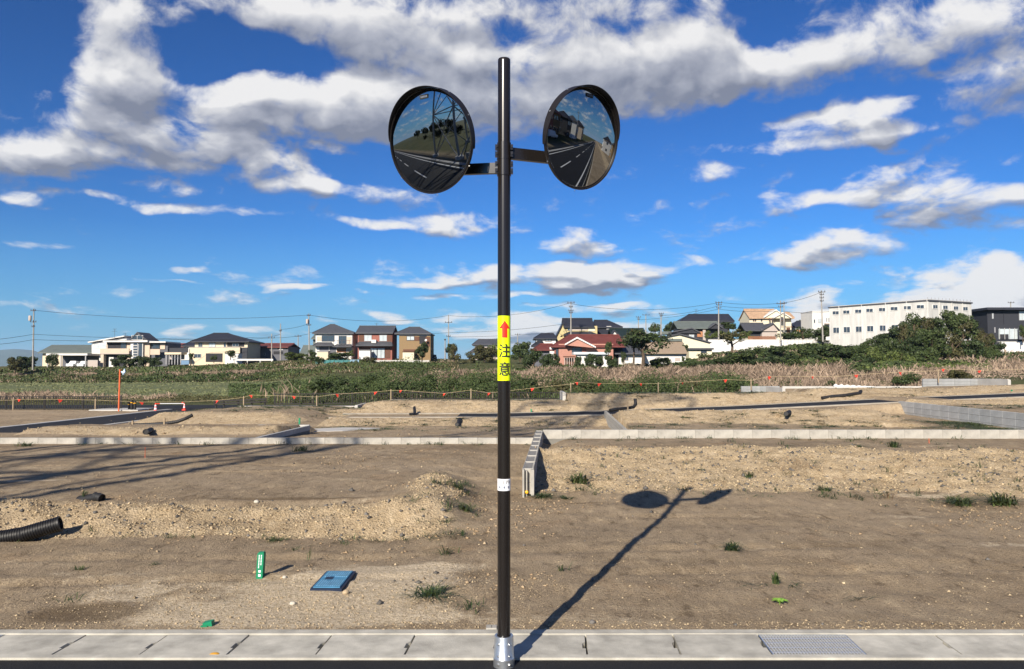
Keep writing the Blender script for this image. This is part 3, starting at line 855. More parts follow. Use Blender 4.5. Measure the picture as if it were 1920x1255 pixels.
# amber stud on the asphalt, concrete boundary marker, dirt
g = G(402, 1229, 0.0)
mb = MB(); mb.lathe(g, [(.034, 0), (.032, .006), (.024, .011), (.010, .014)], 16)
mb.box(g.x - .02, g.x + .02, g.y - .036, g.y - .028, .002, .008)
tag(mb.build('road_stud', m_amber, loc=g, smooth=True), 'small amber road stud on black asphalt at the gutter edge', 'road stud')
g = Vector(((922 - CX) / F * 5.25, 5.25, .0))
mb = MB(); mb.box(g.x - .035, g.x + .035, g.y - .03, g.y + .04, -.1, .022)
bmk = mb.build('boundary_marker', m_block, loc=g); tag(bmk, 'small square concrete boundary marker behind the gutter by the pole', 'marker')
mb = MB(); mb.box(g.x - .003, g.x + .003, g.y - .025, g.y + .03, .022, .0235); mb.build('cut_mark', m_mortar, bmk)

m_pipe = M('black_pipe', (.007, .007, .008), rough=.5, var=.15, scale=6, spec=.35)
# corrugated drain pipes
def corr_pipe(name, label, path, r, pitch, mat=m_black, open_end=True, group='black drain pipes', n=18):
    pts = [Vector(p) for p in path]
    for p in pts:
        if p.y > 20: p.z = max(p.z, gz(p.x, p.y) + r * .7)
    # resample
    L = [0]
    for a, b in zip(pts, pts[1:]): L.append(L[-1] + (b - a).length)
    tot = L[-1]; nstep = max(6, int(tot / pitch * 4)); out = []; rad = []
    for i in range(nstep + 1):
        d = tot * i / nstep
        j = max(k for k in range(len(L)) if L[k] <= d + 1e-9); j = min(j, len(pts) - 2)
        t = (d - L[j]) / max(1e-9, L[j + 1] - L[j]); out.append(pts[j].lerp(pts[j + 1], t)); rad.append(r * (1.0, 1.0, .93, .93)[i % 4])
    th = thing(name, label, 'pipe', path[0], group)
    mb = MB(); mb.tube(out, rad, n, caps=False)
    # inner wall so that the mouth reads as a tube
    mb.tube(out[::-1], [x * .84 for x in rad[::-1]], n, caps=False)
    mb.build('pipe_wall', mat, th, smooth=True)
    for e, q in ((0, 1), (-1, -2)):
        d = (out[e] - out[q]).normalized()
        mb = MB(); mb.lathe(out[e] - d * .02, [(r * 1.0, 0), (r * 1.0, .02), (r * .82, .02), (r * .82, -.1), (.01, -.1)], n, ax=d)
        mb.build('mouth', mat, th, smooth=True)
    return th
corr_pipe('drain_pipe', 'thick black corrugated drain pipe jutting from the gravel bank, cut by the frame', [(-6.9, 7.75, -.16), (-5.3, 7.92, .005), (-5.0, 7.97, .050), (-4.66, 8.06, .145)], .078, .024, mat=m_pipe)
g = Vector(((183 - CX) / F * 9.0, 9.0, .26))
corr_pipe('drain_pipe', 'small black pipe stub poking out on top of the gravel bank', [g + Vector((-.25, .15, -.06)), g + Vector((.05, 0, .0)), g + Vector((.10, -.02, -.012))], .05, .03)

# ------------------------------------------------------------------ block walls
def block_mesh(w, t, h, mat, hollow=False, core=None):
    """one block with eased edges; hollow ones show filled cores on top"""
    bm = bmesh.new(); bmesh.ops.create_cube(bm, size=1)
    for v in bm.verts: v.co = Vector((v.co.x * w, v.co.y * t, v.co.z * h))
    bmesh.ops.bevel(bm, geom=bm.edges[:], offset=.005, segments=1, affect='EDGES')
    if hollow:
        top = max((f for f in bm.faces), key=lambda f: f.calc_center_median().z)
        r = bmesh.ops.inset_region(bm, faces=[top], thickness=.030)
        bmesh.ops.translate(bm, verts=top.verts, vec=(0, 0, -.014))
        top.material_index = 1
    me = bpy.data.meshes.new('block'); bm.to_mesh(me); bm.free(); me.materials.append(mat)
    if hollow: me.materials.append(core or m_mortar)
    return me
BW = .405
bl_front = block_mesh(BW - .004, .12, .19, m_block)
def lateral_wall(name, label, x0, x1, Y, ztop, courses=1, mesh=bl_front, th=.12, mat=m_block, hh=.19, bw=BW):
    t = thing(name, label, 'block wall', (x0, Y, ztop - courses * hh))
    n = int(round((x1 - x0) / bw)); bw = (x1 - x0) / n
    for c in range(courses):
        for i in range(n):
            piece('block', mesh, t, (x0 + bw * (i + .5), Y + th / 2, ztop - hh * (c + .5) + random.uniform(-.002, .002)))
    mb = MB(); mb.box(x0 + .004, x1 - .004, Y + .006, Y + th - .006, ztop - courses * hh - .2, ztop - .006); mb.build('mortar_core', m_mortar, t)
    return t
xs_stub = .59
lateral_wall('block_wall', 'low pale concrete block wall behind the brown plot with the drain pipe', -12.5, .49, 16.5, .262)
lateral_wall('block_wall', 'low pale concrete block wall behind the plot where the mirror shadow falls', .66, 14.0, 16.5, .432)
# stub wall running away from the camera
stub = thing('block_wall', 'short grey hollow block wall running back between the two front plots', 'block wall', (.21, 10.3, .08))
m_core = M('block_core_fill', (.20, .195, .185), rough=.95, var=.25, scale=9)
bl_h = block_mesh(.775 - .006, .15, .19, m_block, hollow=True, core=m_core)
ang = math.atan2(1, SKEW) - 0
y = 10.3
for i in range(8):
    yc = 10.3 + .775 * (i + .5)
    for c in range(2):
        piece('block', bl_h if c == 0 else bl_h, stub, (unsk(xs_stub - .01, yc), yc, .42 - .19 * (c + .5)), rz=math.pi / 2 - math.atan(SKEW))
# open cores and the level pin at the near end
for dx in (-.060, 0.0, .058):
    pass
mb = MB(); xx = unsk(xs_stub - .01, 10.3)
mb.box(xx - .076, xx - .052, 10.18, 10.296, .02, .42); mb.box(xx + .034, xx + .076, 10.2, 10.296, .03, .415); mb.box(xx - .03, xx - .012, 10.22, 10.296, .02, .40)
mb.build('broken_end', m_block, stub)
mb = MB(); mb.lathe((xx - .02, 10.17, .13), [(.004, -.025), (.019, -.018), (.025, 0), (.019, .018), (.004, .025)], 12, ax=(0, -1, 0)); mb.build('yellow_cap', m_amber, stub, smooth=True)

def deep_wall(name, label, s, y0, y1, ztop, zbot, th=.12, hh=.2, mat=m_block_grey, unit=BW):
    t = thing(name, label, 'block wall', (unsk(s, y0), y0, zbot))
    me = block_mesh(unit - .005, th, hh - .014, mat)
    n = max(1, int(round((y1 - y0) / unit))); bw = (y1 - y0) / n
    for c in range(int(math.ceil((ztop - zbot) / hh))):
        for i in range(n):
            yc = y0 + bw * (i + .5)
            piece('block', me, t, (unsk(s, yc), yc, ztop - hh * (c + .5)), rz=math.pi / 2 - math.atan(SKEW))
    a, b = Vector((unsk(s, y0), y0 + .01, (ztop + zbot) / 2 - .1)), Vector((unsk(s, y1), y1 - .01, (ztop + zbot) / 2 - .1))
    mb = MB(); mb.bar(a, b, th - .012, ztop - zbot + .18); mb.build('mortar_core', m_mortar, t)
    return t
deep_wall('block_wall', 'long grey retaining block wall of several courses beside the grassy plot', 18.6, 26.4, 40.0, .04, -.76, hh=.27, unit=.85)
deep_wall('block_wall', 'short light retaining wall between two middle plots at the end of the asphalt strip', 3.42, 27.0, 40.0, -.455, -.95, mat=m_block)
deep_wall('block_wall', 'low shaded block wall at the edge of the plot near the kinked pale slab', -8.98, 24.2, 31.0, -.54, -.74)

# ------------------------------------------------------------------ roads, kerbs and terraces of the middle ground
def strip(name, pts_l, pts_r, mat, th=.06):
    mb = MB(); n = len(pts_l)
    vs = [Vector(p) for p in pts_l] + [Vector(p) for p in pts_r]
    vs += [v - Vector((0, 0, th)) for v in vs]
    fs = []
    for i in range(n - 1):
        fs += [(i, i + 1, n + i + 1, n + i), (2 * n + i, 3 * n + i, 3 * n + i + 1, 2 * n + i + 1), (i, 2 * n + i, 2 * n + i + 1, i + 1), (n + i, n + i + 1, 3 * n + i + 1, 3 * n + i)]
    fs += [(0, n, 3 * n, 2 * n), (n - 1, 3 * n - 1, 4 * n - 1, 2 * n - 1)]
    mb.add(vs, fs)
    return tag(mb.build(name, mat), None, kind='structure')
xs = np.linspace(-2.9, 44, 60)
strip('plot_road', [(x, 40.55, road_z(x) + .035) for x in xs], [(x, 43.5, road_z(x) + .035) for x in xs], m_asphalt_far)
xs = np.linspace(-9.5, 44, 60)
m_kerb_dull = M('dusty_kerb', (.30, .27, .225), rough=.95, var=.2, scale=2)
for y0, y1 in ((40.2, 40.5), (43.55, 43.9)):
    strip('plot_road_kerb', [(x, y0, road_z(x) + .055) for x in xs], [(x, y1, road_z(x) + .055) for x in xs], m_kerb_dull, .1)
ys = np.linspace(33, 52.2, 12)
strip('side_road', [(unsk(-24.9, y), y, -1.045) for y in ys], [(unsk(-21.35, y), y, -1.045) for y in ys], m_asphalt_far)
strip('side_road_kerb', [(unsk(-25.35, y), y, -1.02) for y in ys], [(unsk(-24.95, y), y, -1.02) for y in ys], m_conc2)
strip('side_road_kerb', [(unsk(-21.3, y), y, -1.02) for y in ys[:6]], [(unsk(-21.0, y), y, -1.02) for y in ys[:6]], m_conc2)
mb = MB(); mb.box(-70, -8.5, 53.2, 57.6, -1.1, -1.0); tag(mb.build('valley_road', m_asphalt_far), None, kind='structure')
mb = MB(); mb.box(-25.5, -21.0, 52.2, 53.25, -1.1, -1.004); tag(mb.build('road_mouth', m_asphalt_far), None, kind='structure')
mb = MB(); mb.box(-27.6, -24.4, 50.6, 53.1, -1.15, -.985); tag(mb.build('concrete_apron', m_conc2), None, kind='structure')
# slab edge behind the left plots
lateral_kw = dict(courses=1)
mb = MB(); mb.box(-13.6, -8.1, 31.0, 31.14, -.75, -.525); tag(mb.build('plot_kerb', m_conc2), None, kind='structure')
mb = MB(); mb.prism([(-8.9, 32.4), (-7.2, 33.0), (-5.9, 34.6), (-7.6, 34.9), (-9.6, 33.6)], -1.05, -.92); tag(mb.build('pale_slab', m_conc2), None, kind='structure')

m_block_dull = M('dull_grey_block', (.25, .26, .265), rough=.9, var=.14, scale=3, rnd=.06)
# retaining kerbs along the back line of the plots, each its own wall
def back_kerb(label, px0, px1, py, Y=51.9, h=.5, mat=m_conc2, name='retaining_kerb', courses=0):
    a, b = P(px0, py, Y), P(px1, py, Y)
    t = thing(name, label, 'kerb wall', (a.x, Y, a.z - h))
    if not courses:
        n = max(1, int((b.x - a.x) / 2)); w = (b.x - a.x) / n
        me = mesh_of(MB().box(-w / 2 + .008, w / 2 - .008, 0, .16, -h, 0), mat)
        for i in range(n): piece('kerb_block', me, t, (a.x + w * (i + .5), Y, a.z))
    else:
        n = max(1, int((b.x - a.x) / .9)); w = (b.x - a.x) / n; hh = .2
        me = block_mesh(w - .01, .15, hh - .012, mat)
        for c in range(courses):
            for i in range(n): piece('block', me, t, (a.x + w * (i + .5), Y + .07, a.z - hh * (c + .5)))
        mb = MB(); mb.box(a.x + .01, b.x - .01, Y + .01, Y + .13, a.z - hh * courses - .3, a.z - .008); mb.build('mortar_core', m_mortar, t)
    return t
back_kerb('pale kerb under the black fence beside the orange post', -60, 214, 769.5)
back_kerb('low pale kerb under the black fence behind the flat brown plot', 447, 671, 761.3)
back_kerb('pale kerb in front of the black fence behind the sandy bank with a standing pipe', 731, 1054, 749.5)
back_kerb('long pale kerb below the dry reeds without any fence', 1056, 1389, 736.8)
back_kerb('grey two course retaining wall beside the long pale kerb', 1390, 1462, 724.2, courses=3, mat=m_block_dull, name='retaining_wall')
back_kerb('uneven pale kerb between the two grey back walls', 1467, 1729, 724.5)
back_kerb('long grey block retaining wall on the back line under the thicket', 1730, 1878, 710.4, courses=3, mat=m_block_dull, name='retaining_wall')
for lab, px, y0, y1 in (('stepped end of the low pale kerb beside the sandy bank', 673, 759, 772), ('white stepped end of the fence kerb beside the shaded bank', 1057, 735, 757), ('pale end pier of the grey wall on the back line', 1462, 727, 742), ('pale end pier of the long grey wall under the thicket', 1878, 711, 728)):
    a, b = P(px - 3, y0, 49.5), P(px + 3, y1, 49.5)
    mb = MB(); mb.box(a.x, a.x + .16, 48.8, 51.88, b.z - .2, a.z); mb.box(a.x - .015, a.x + .175, 48.7, 48.79, b.z - .2, a.z - .03)
    tag(mb.build('end_pier', m_conc2, loc=(a.x, 48.8, b.z)), lab, 'pier')

# ------------------------------------------------------------------ fences with square pickets
def fence(label, px0, px1, top0, top1, h, Y=52.3, post_px=75, gap=.16, flat=None):
    a, b = P(px0, top0, Y), P(px1, top1, Y)
    t = thing('picket_fence', label, 'fence', (a.x, Y, a.z - h))
    L = b.x - a.x; n = max(1, int(round((px1 - px0) / post_px)))
    for i in range(n + 1):
        x = a.x + L * i / n; z = a.z + (b.z - a.z) * i / n
        mb = MB(); mb.box(x - .03, x + .03, Y - .03, Y + .03, z - h - .15, z + .05); mb.box(x - .036, x + .036, Y - .036, Y + .036, z + .05, z + .062)
        mb.build('post', m_fence, t)
    for dz in (-.03, -h + .12):
        mb = MB(); mb.bar((a.x, Y, a.z + dz), (b.x, Y, b.z + dz), .04, .055); mb.build('rail', m_fence, t)
    mb = MB(); m = int(L / gap)
    for i in range(m):
        x = a.x + L * (i + .5) / m; z = a.z + (b.z - a.z) * (i + .5) / m
        mb.box(x - .021, x + .021, Y - .01, Y + .01, z - h + .06, z - .05)
    tag(mb.build('pickets', m_fence, t), None, kind='stuff')
fence('black picket fence standing on the kerb beside the orange post', -60, 228, 743.5, 743.0, .95)
fence('black picket fence behind the flat brown plot, before the bushes', 515, 733, 738.5, 736.5, .80)
fence('black picket fence behind the bank with the standing pipe', 736, 1052, 735.0, 735.5, .55)
# low two-rail guard fence rising to the plots
t = thing('guard_rail', 'low black two-rail guard fence beside the far asphalt road', 'guard rail', P(405, 758, 52.6))
for px, py in ((405, 751), (420, 750.5), (447, 749.5), (472, 748.5), (497, 747.5)):
    a = P(px, py, 52.6); mb = MB(); mb.box(a.x - .045, a.x + .045, 52.55, 52.65, a.z - .5, a.z); mb.build('post', m_fence, t)
for dy in (1.2, 6.2):
    mb = MB(); mb.bar(P(400, 751.5 + dy, 52.5), P(500, 747.2 + dy, 52.5), .06, .11); mb.build('rail', m_fence, t)

# ------------------------------------------------------------------ flag ropes on stakes
def ordinal(i): return ['first', 'second', 'third', 'fourth', 'fifth', 'sixth', 'seventh', 'eighth', 'ninth', 'tenth', 'eleventh', 'twelfth', 'thirteenth'][i]
stakes = [(25, 748, 771), (179, 748, 767), (457, 743, 763), (594, 742, 762), (733, 730, 751), (883, 729, 751), (1070, 718, 737), (1234, 717, 738), (1408, 711, 725), (1567, 704, 725), (1759, 693, 711)]
lab_st = ['at the pale kerb by the frame edge', 'before the fence, just short of the orange post', 'beside the low guard rail', 'before the fence behind the flat brown plot', 'where the fence kerb steps up', 'before the fence at the mirror pole',
          'on the long kerb below the dry reeds', 'halfway along the long kerb below the reeds', 'on top of the short grey retaining wall', 'at the white heap on the uneven kerb', 'on top of the long grey wall under the thicket']
SY = 51.6
for (px, y0, y1), lb in zip(stakes, lab_st):
    a, b = P(px, y0, SY), P(px, y1, SY)
    mb = MB(); mb.box(a.x - .03, a.x + .03, SY - .03, SY + .03, b.z - .25, a.z - .02); mb.add([(a.x - .03, SY - .03, a.z - .02), (a.x + .03, SY - .03, a.z - .02), (a.x + .03, SY + .03, a.z - .02), (a.x - .03, SY + .03, a.z - .02), (a.x, SY, a.z + .02)], [(0, 1, 4), (1, 2, 4), (2, 3, 4), (3, 0, 4)])
    tag(mb.build('wooden_stake', m_wood, loc=(a.x, SY, b.z)), 'thin wooden flag rope stake ' + lb, 'stake', 'stakes carrying the flag rope')
flags = [(35, 749), (113, 749), (265, 754), (342, 754), (407, 751), (470, 741), (551, 743), (632, 739), (704, 735), (751, 732), (833, 738), (917, 737), (998, 728), (1081, 717), (1124, 719), (1201, 719), (1280, 717), (1360, 712), (1443, 706), (1524, 706), (1605, 703), (1688, 698), (1769, 692), (1837, 695)]
rope_pts = [(-40, 751)] + sorted([(p, y + 2.5) for p, y, _ in stakes] + flags) + [(1960, 691)]
fr = thing('flag_rope', 'thin pale rope hung with small red warning flags along the plots\' far edge', 'flag rope', P(0, 752, SY))
mb = MB(); mb.tube([P(px, py, SY - .06) for px, py in rope_pts], .006, 5); mb.build('rope', m_rope, fr)
for i, (px, py) in enumerate(flags):
    a = P(px, py, SY - .065); w = random.uniform(.09, .14); h = random.uniform(.17, .25); tw = random.uniform(-.10, .10); sw = random.uniform(-.08, .08)
    mb = MB()
    vs = [a + Vector((-w, -tw, 0)), a + Vector((w, tw, 0)), a + Vector((-w * .45 + sw * .5, .05 - tw, -h * .55)), a + Vector((w * .5 + sw * .5, .03 + tw, -h * .5)), a + Vector((sw, -.04, -h))]
    vs += [v + Vector((0, .006, 0)) for v in vs]
    mb.add(vs, [(0, 2, 3, 1), (2, 4, 3), (5, 6, 8, 7), (7, 8, 9), (0, 1, 6, 5), (1, 3, 8, 6), (3, 4, 9, 8), (4, 2, 7, 9), (2, 0, 5, 7)])
    mb.build('flag', m_flag, fr)

# ------------------------------------------------------------------ cones, orange post, bollards
def cone(px, py0, py1, label, Y=51.0):
    b = P(px, py1, Y); h = P(px, py0, Y).z - b.z
    t = thing('traffic_cone', label, 'traffic cone', b, 'red and white cones at the road mouth')
    mb = MB(); w = h * .27; mb.box(b.x - w, b.x + w, Y - w, Y + w, b.z - .1, b.z + h * .05); mb.build('base_plate', m_cone, t)
    def band_(t0, t1, mat, nm):
        r0, r1 = h * (.20 - .15 * t0), h * (.20 - .15 * t1)
        mb = MB(); mb.lathe((b.x, Y, b.z), [(r0, h * t0), (r1, h * t1)], 14); mb.build(nm, mat, t, smooth=True)
    for k_, (t0, t1) in enumerate(((.05, .34), (.34, .52), (.52, .66), (.66, .82), (.82, 1.0))):
        band_(t0, t1, m_cone if k_ % 2 == 0 else m_white, 'cone_band' if k_ % 2 == 0 else 'white_band')
cone(291.5, 756, 774, 'red and white traffic cone standing at the asphalt edge, the taller of two', 50.6)
cone(345.5, 756, 769, 'red and white traffic cone half sunk behind the soil mound beyond the asphalt', 51.2)
a, b = P(292, 757.2, 50.6), P(346, 757.0, 51.2)
cb = thing('cone_bar', 'white and red bar laid across the two traffic cones', 'bar', a)
for k_ in range(7):
    mb = MB(); mb.tube([a.lerp(b, k_ / 7), a.lerp(b, (k_ + 1) / 7)], .022, 8); mb.build('bar_section', m_white if k_ % 7 else m_cone, cb)
a, b = P(222.5, 772.5, 50.4), P(225, 693, 50.4)
op = thing('marker_post', 'tall thin orange post with a pale blue rag tied to its top', 'post', a)
n = 12
for k_ in range(n):
    mb = MB(); p, q = a.lerp(b, k_ / n), a.lerp(b, (k_ + 1) / n); mb.tube([p, q], [.050 if k_ % 3 else .045] * 2, 10); mb.build('post_section', m_orange, op, smooth=True)
m_rag = M('pale_blue_rag', (.42, .55, .68), rough=.7, var=.3, scale=9)
mb = MB(); c0 = P(226, 697, 50.3)
rp = [P(226, 697, 50.3), P(231, 696, 50.35), P(233, 691, 50.4), P(234.5, 698, 50.3), P(230, 704, 50.3), P(229, 700, 50.25)]
bk = [p + Vector((.01, .09, .01)) for p in rp]
mb.add(rp + bk, [(0, 1, 5), (1, 2, 3), (1, 3, 4, 5), (6, 11, 7), (7, 9, 8), (7, 11, 10, 9)] + [(i, (i + 1) % 6, 6 + (i + 1) % 6, 6 + i) for i in range(6)])
mb.build('rag', m_rag, op)
for i, (px, y0, y1, lb) in enumerate(((242, 754, 773, 'short black bollard on the pale apron, first from the orange post'), (246.5, 750, 771, 'short black bollard on the apron, tallest one with the cap'), (249.5, 752, 772, 'black bollard on the apron between the capped one and the last'), (253, 752, 769, 'short black bollard on the apron, last before the asphalt'))):
    Yb = 51.2 - .5 * (i % 2); a, b = P(px, y1, Yb), P(px, y0, Yb)
    t = thing('bollard', lb, 'bollard', a, 'black bollards by the road mouth')
    mb = MB(); mb.lathe(a, [(.075, -.05), (.075, b.z - a.z - .09), (.065, b.z - a.z - .085), (.065, b.z - a.z - .05), (.08, b.z - a.z - .045), (.07, b.z - a.z)], 12); mb.build('shaft', m_black, t, smooth=True)
    mb = MB(); mb.lathe(a, [(.077, (b.z - a.z) * .72), (.077, (b.z - a.z) * .80)], 12); mb.build('band', m_amber, t)

# ------------------------------------------------------------------ drain pipes of the plots further back
def gp(px, py, Y): return P(px, py, Y)
corr_pipe('drain_pipe', 'long black drain pipe lying curved along the sandy mound by the asphalt', [gp(243, 797.5, 36.4), gp(265, 796.8, 36.4), gp(290, 795.5, 36.5), gp(315, 793.8, 36.6), gp(332, 791, 36.7), gp(347, 785.5, 36.8), gp(361, 778.5, 37.0)], .085, .09, n=10)
corr_pipe('drain_pipe', 'open black pipe mouth in the low sandy bank before the side road', [gp(283, 811, 28.2), gp(276, 810.2, 27.3), gp(273, 810.0, 27.0)], .10, .06, n=12)
corr_pipe('drain_pipe', 'black pipe standing bent on the sandy bank behind the pole', [gp(768, 784.5, 42.5), gp(775, 781.5, 42.6), gp(777.8, 778, 42.9), gp(777.5, 771, 43.4), gp(777, 764.5, 44.0)], .085, .08, n=10)
corr_pipe('drain_pipe', 'small black pipe mouth in the bank below the asphalt strip', [gp(862, 796, 38.2), gp(858, 796, 37.2), gp(856.5, 796.2, 37.0)], .095, .06, n=12)
corr_pipe('drain_pipe', 'black pipe lying past a stake and bent upright on the shaded bank', [gp(1143, 770, 39.6), gp(1158, 767.3, 39.8), gp(1176, 765.5, 40.0), gp(1188, 763.5, 40.1), gp(1192, 758, 40.2), gp(1191, 748.5, 40.3)], .085, .08, n=10)
corr_pipe('drain_pipe', 'small black pipe mouth in the sandy bank below the rising road', [gp(1480, 776, 33.2), gp(1475, 775.8, 32.2), gp(1473.5, 776, 32)], .095, .06, n=12)
corr_pipe('drain_pipe', 'long black pipe with upturned end on the bank beyond the rising road', [gp(1541, 753, 44.6), gp(1560, 751.2, 44.7), gp(1585, 748.8, 44.8), gp(1603, 747.5, 45.0), gp(1611, 744, 45.1), gp(1614, 734, 45.5)], .10, .09, n=10)
for px, y0, y1, Y, mt, lb in ((248.5, 789, 797, 35.5, m_wood, 'stub of wooden stake at the start of the long curved pipe'), (308, 785, 796, 36.0, m_wood, 'wooden stake standing in front of the long curved pipe'), (1177, 753, 768, 39.5, m_wood, 'wooden stake crossing the pipe on the shaded bank'), (1587, 744, 751, 44.3, m_wood, 'short wooden stake in front of the pipe with upturned end'),
                              (1657.5, 757, 766, 39.9, m_wood, 'short wooden stake on the asphalt edge by the long grey wall'), (1666.5, 759, 766, 39.9, m_green, 'short green stake on the asphalt edge by the long grey wall'), (1897, 731, 739, 44.5, m_green, 'short green stake beside the upper road'), (561.5, 784, 790, 36.5, m_green, 'tiny green stake by the pale slab'),
                              (996, 767, 775, 44.3, m_green, 'tiny green stake at the foot of the shaded bank'), (1742, 822, 832, 15.2, m_orange, 'thin orange pin at the block wall behind the gravel slope'), (272, 838, 852, 13.6, m_orange, 'thin faint orange pin on the brown plot before the block wall')):
    a, b = P(px, y1, Y), P(px, y0, Y); w = .035 if Y > 20 else .004
    mb = MB(); mb.box(a.x - w, a.x + w, Y - w, Y + w, a.z - .3, b.z - .01); mb.box(a.x - w * .8, a.x + w * .8, Y - w * .8, Y + w * .8, b.z - .01, b.z)
    tag(mb.build('survey_stake', mt, loc=(a.x, Y, a.z)), lb, 'stake')
m_sheet = M('white_sheet', (.62, .62, .60), rough=.6, var=.1, scale=8, bump=.5, bscale=8)
a = P(1562, 726, 51.0); mb = MB(); pts = []
N = 26
for i in range(N):
    t = i / (N - 1); x = a.x + t * 2.6; h = .12 * (1 - t) * (1 + .5 * math.sin(i * 1.7)) + .05
    for yy, hh in ((-.18, 0), (-.1, h), (.05, h * .8), (.2, 0)): pts.append((x, 50.9 + yy, a.z + hh))
fs = [(i * 4 + j, i * 4 + j + 1, (i + 1) * 4 + j + 1, (i + 1) * 4 + j) for i in range(N - 1) for j in range(3)] + [(0, 3, 2, 1)]
mb.add(pts, fs); tag(mb.build('plastic_sheet', m_sheet, loc=(a.x, 50.9, a.z), smooth=True), 'crumpled white plastic sheet rolled along the uneven kerb', 'sheet')

# ------------------------------------------------------------------ stones and weeds on the plots
def stones(name, n, xr, yr, size, mat, mask, seed, flat=.75):
    g_ = np.random.default_rng(seed)
    xs = g_.uniform(*xr, n * 4); ys = g_.uniform(*yr, n * 4)
    z, sand, _ = ground(xs, ys)
    z2 = z
    keep = g_.uniform(0, 1, len(xs)) < mask(xs, ys, sand)
    # only what the frame shows
    keep &= np.abs(xs / ys) < .70
    xs, ys, z = xs[keep][:n], ys[keep][:n], z[keep][:n]
    m = len(xs)
    base = np.array([(1, 0, 0), (-1, 0, 0), (0, 1, 0), (0, -1, 0), (0, 0, 1), (0, 0, -1)], float)
    faces = np.array([(0, 2, 4), (2, 1, 4), (1, 3, 4), (3, 0, 4), (2, 0, 5), (1, 2, 5), (3, 1, 5), (0, 3, 5)])
    sz = size[0] + (size[1] - size[0]) * g_.power(.45, m) ** 1.0 * g_.uniform(.2, 1, m)
    v = base[None] * g_.uniform(.6, 1.25, (m, 6, 3)) + g_.normal(0, .18, (m, 6, 3))
    a = g_.uniform(0, 6.28, m); ca, sa = np.cos(a), np.sin(a)
    rx = v[..., 0] * ca[:, None] - v[..., 1] * sa[:, None]; ry = v[..., 0] * sa[:, None] + v[..., 1] * ca[:, None]
    v = np.stack([rx, ry, v[..., 2] * flat], -1) * sz[:, None, None]
    v += np.stack([xs, ys, z + sz * .25], 1)[:, None, :]
    f = faces[None] + (np.arange(m) * 6)[:, None, None]
    o = raw(name, v.reshape(-1, 3), f.reshape(-1, 3), mat)
    return o
o = stones('gravel', 34000, (-6.5, 9.5), (5.3, 14), (.004, .026), m_stone, lambda x, y, s: .008 + .99 * (s > .35), 21)
tag(o, 'pale sandy gravel strewn over the cut banks', kind='stuff')
o = stones('gravel_grey', 3600, (-6.5, 9.5), (5.3, 14), (.006, .042), m_stone_grey, lambda x, y, s: .012 + .98 * (s > .35), 22)
tag(o, 'scattered grey pebbles on the banks', kind='stuff')
o = stones('gravel_edge', 9000, (-4.6, 4.6), (5.22, 6.6), (.003, .013), m_stone, lambda x, y, s: np.where(y < 5.42, .5, .03) + .5 * np.exp(-((x + 1.7) / 1.4) ** 2 - ((y - 5.9) / .5) ** 2), 23)
tag(o, 'small gravel washed along the back of the gutter', kind='stuff')
o = stones('pebbles', 130, (-1.3, 4.4), (5.3, 6.6), (.012, .034), m_stone_grey, lambda x, y, s: np.exp(-((x - 3.2) / .8) ** 2 - ((y - 5.36) / .08) ** 2) + np.exp(-((x + .75) / .22) ** 2 - ((y - 6.25) / .2) ** 2) , 24)
tag(o, 'blue grey pebbles in loose patches near the gutter', kind='stuff')
m_clod = M('earth_clod', (.24, .17, .10), rough=1, var=.2, scale=30, island=.3, alt_tone=(.36, .27, .17))
o = stones('clods', 13000, (-6, 8), (5.3, 15), (.006, .030), m_clod, lambda x, y, s: np.clip(1.6 * fbm(x * .7, y * 1.1, 77, 3) - .25, 0, 1), 27, flat=.55)
tag(o, 'crumbled earth clods in patches over the trodden ground', kind='stuff')
o = stones('pale_chips', 9000, (-6, 8), (5.3, 15), (.003, .010), m_stone, lambda x, y, s: np.clip(1.7 * fbm(x * .6 + 9, y * 1.0, 79, 3) - .12, 0, 1), 28)
tag(o, 'pale stone chips in patches over the trodden ground', kind='stuff')
o = stones('bank_gravel', 16000, (-22, 32), (26, 51), (.010, .055), m_stone, lambda x, y, s: .02 + .98 * (s > .4), 29)
tag(o, 'pale gravel on the sandy banks of the middle plots', kind='stuff')
o = stones('bank_gravel_dark', 3000, (-22, 32), (26, 51), (.010, .06), m_clod, lambda x, y, s: .15 + .85 * (s > .4), 30)
tag(o, 'darker stones on the sandy banks of the middle plots', kind='stuff')
def rock(px, py, r, mat, lb):
    g = G(px, py, 0.0); g.z = gz(g.x, g.y)
    bm = bmesh.new(); bmesh.ops.create_icosphere(bm, subdivisions=2, radius=r)
    for v in bm.verts:
        v.co *= 1 + .35 * float(vn(np.array([v.co.x / r * 1.3 + px]), np.array([v.co.y / r * 1.3 + v.co.z / r]), 4)[0]); v.co.z *= .75
    me = bpy.data.meshes.new('stone'); bm.to_mesh(me); bm.free()
    tag(link('stone', me, mat, None, g + Vector((0, 0, r * .4))), lb, 'stone')
rock(549, 1132, .022, m_stone_white, 'white stone on pale soil in front of the blue lid')
rock(533, 1085, .020, m_stone_white, 'pale stone between the green stake and the blue lid')
rock(648, 1115, .026, m_stone, 'tan stone touching the near corner of the blue lid')
rock(481, 974, .030, m_stone_white, 'white stone at the foot of the gravel bank near the green stake')
rock(1110, 1170, .022, m_stone_grey, 'grey stone behind the gutter beside the pole shadow')

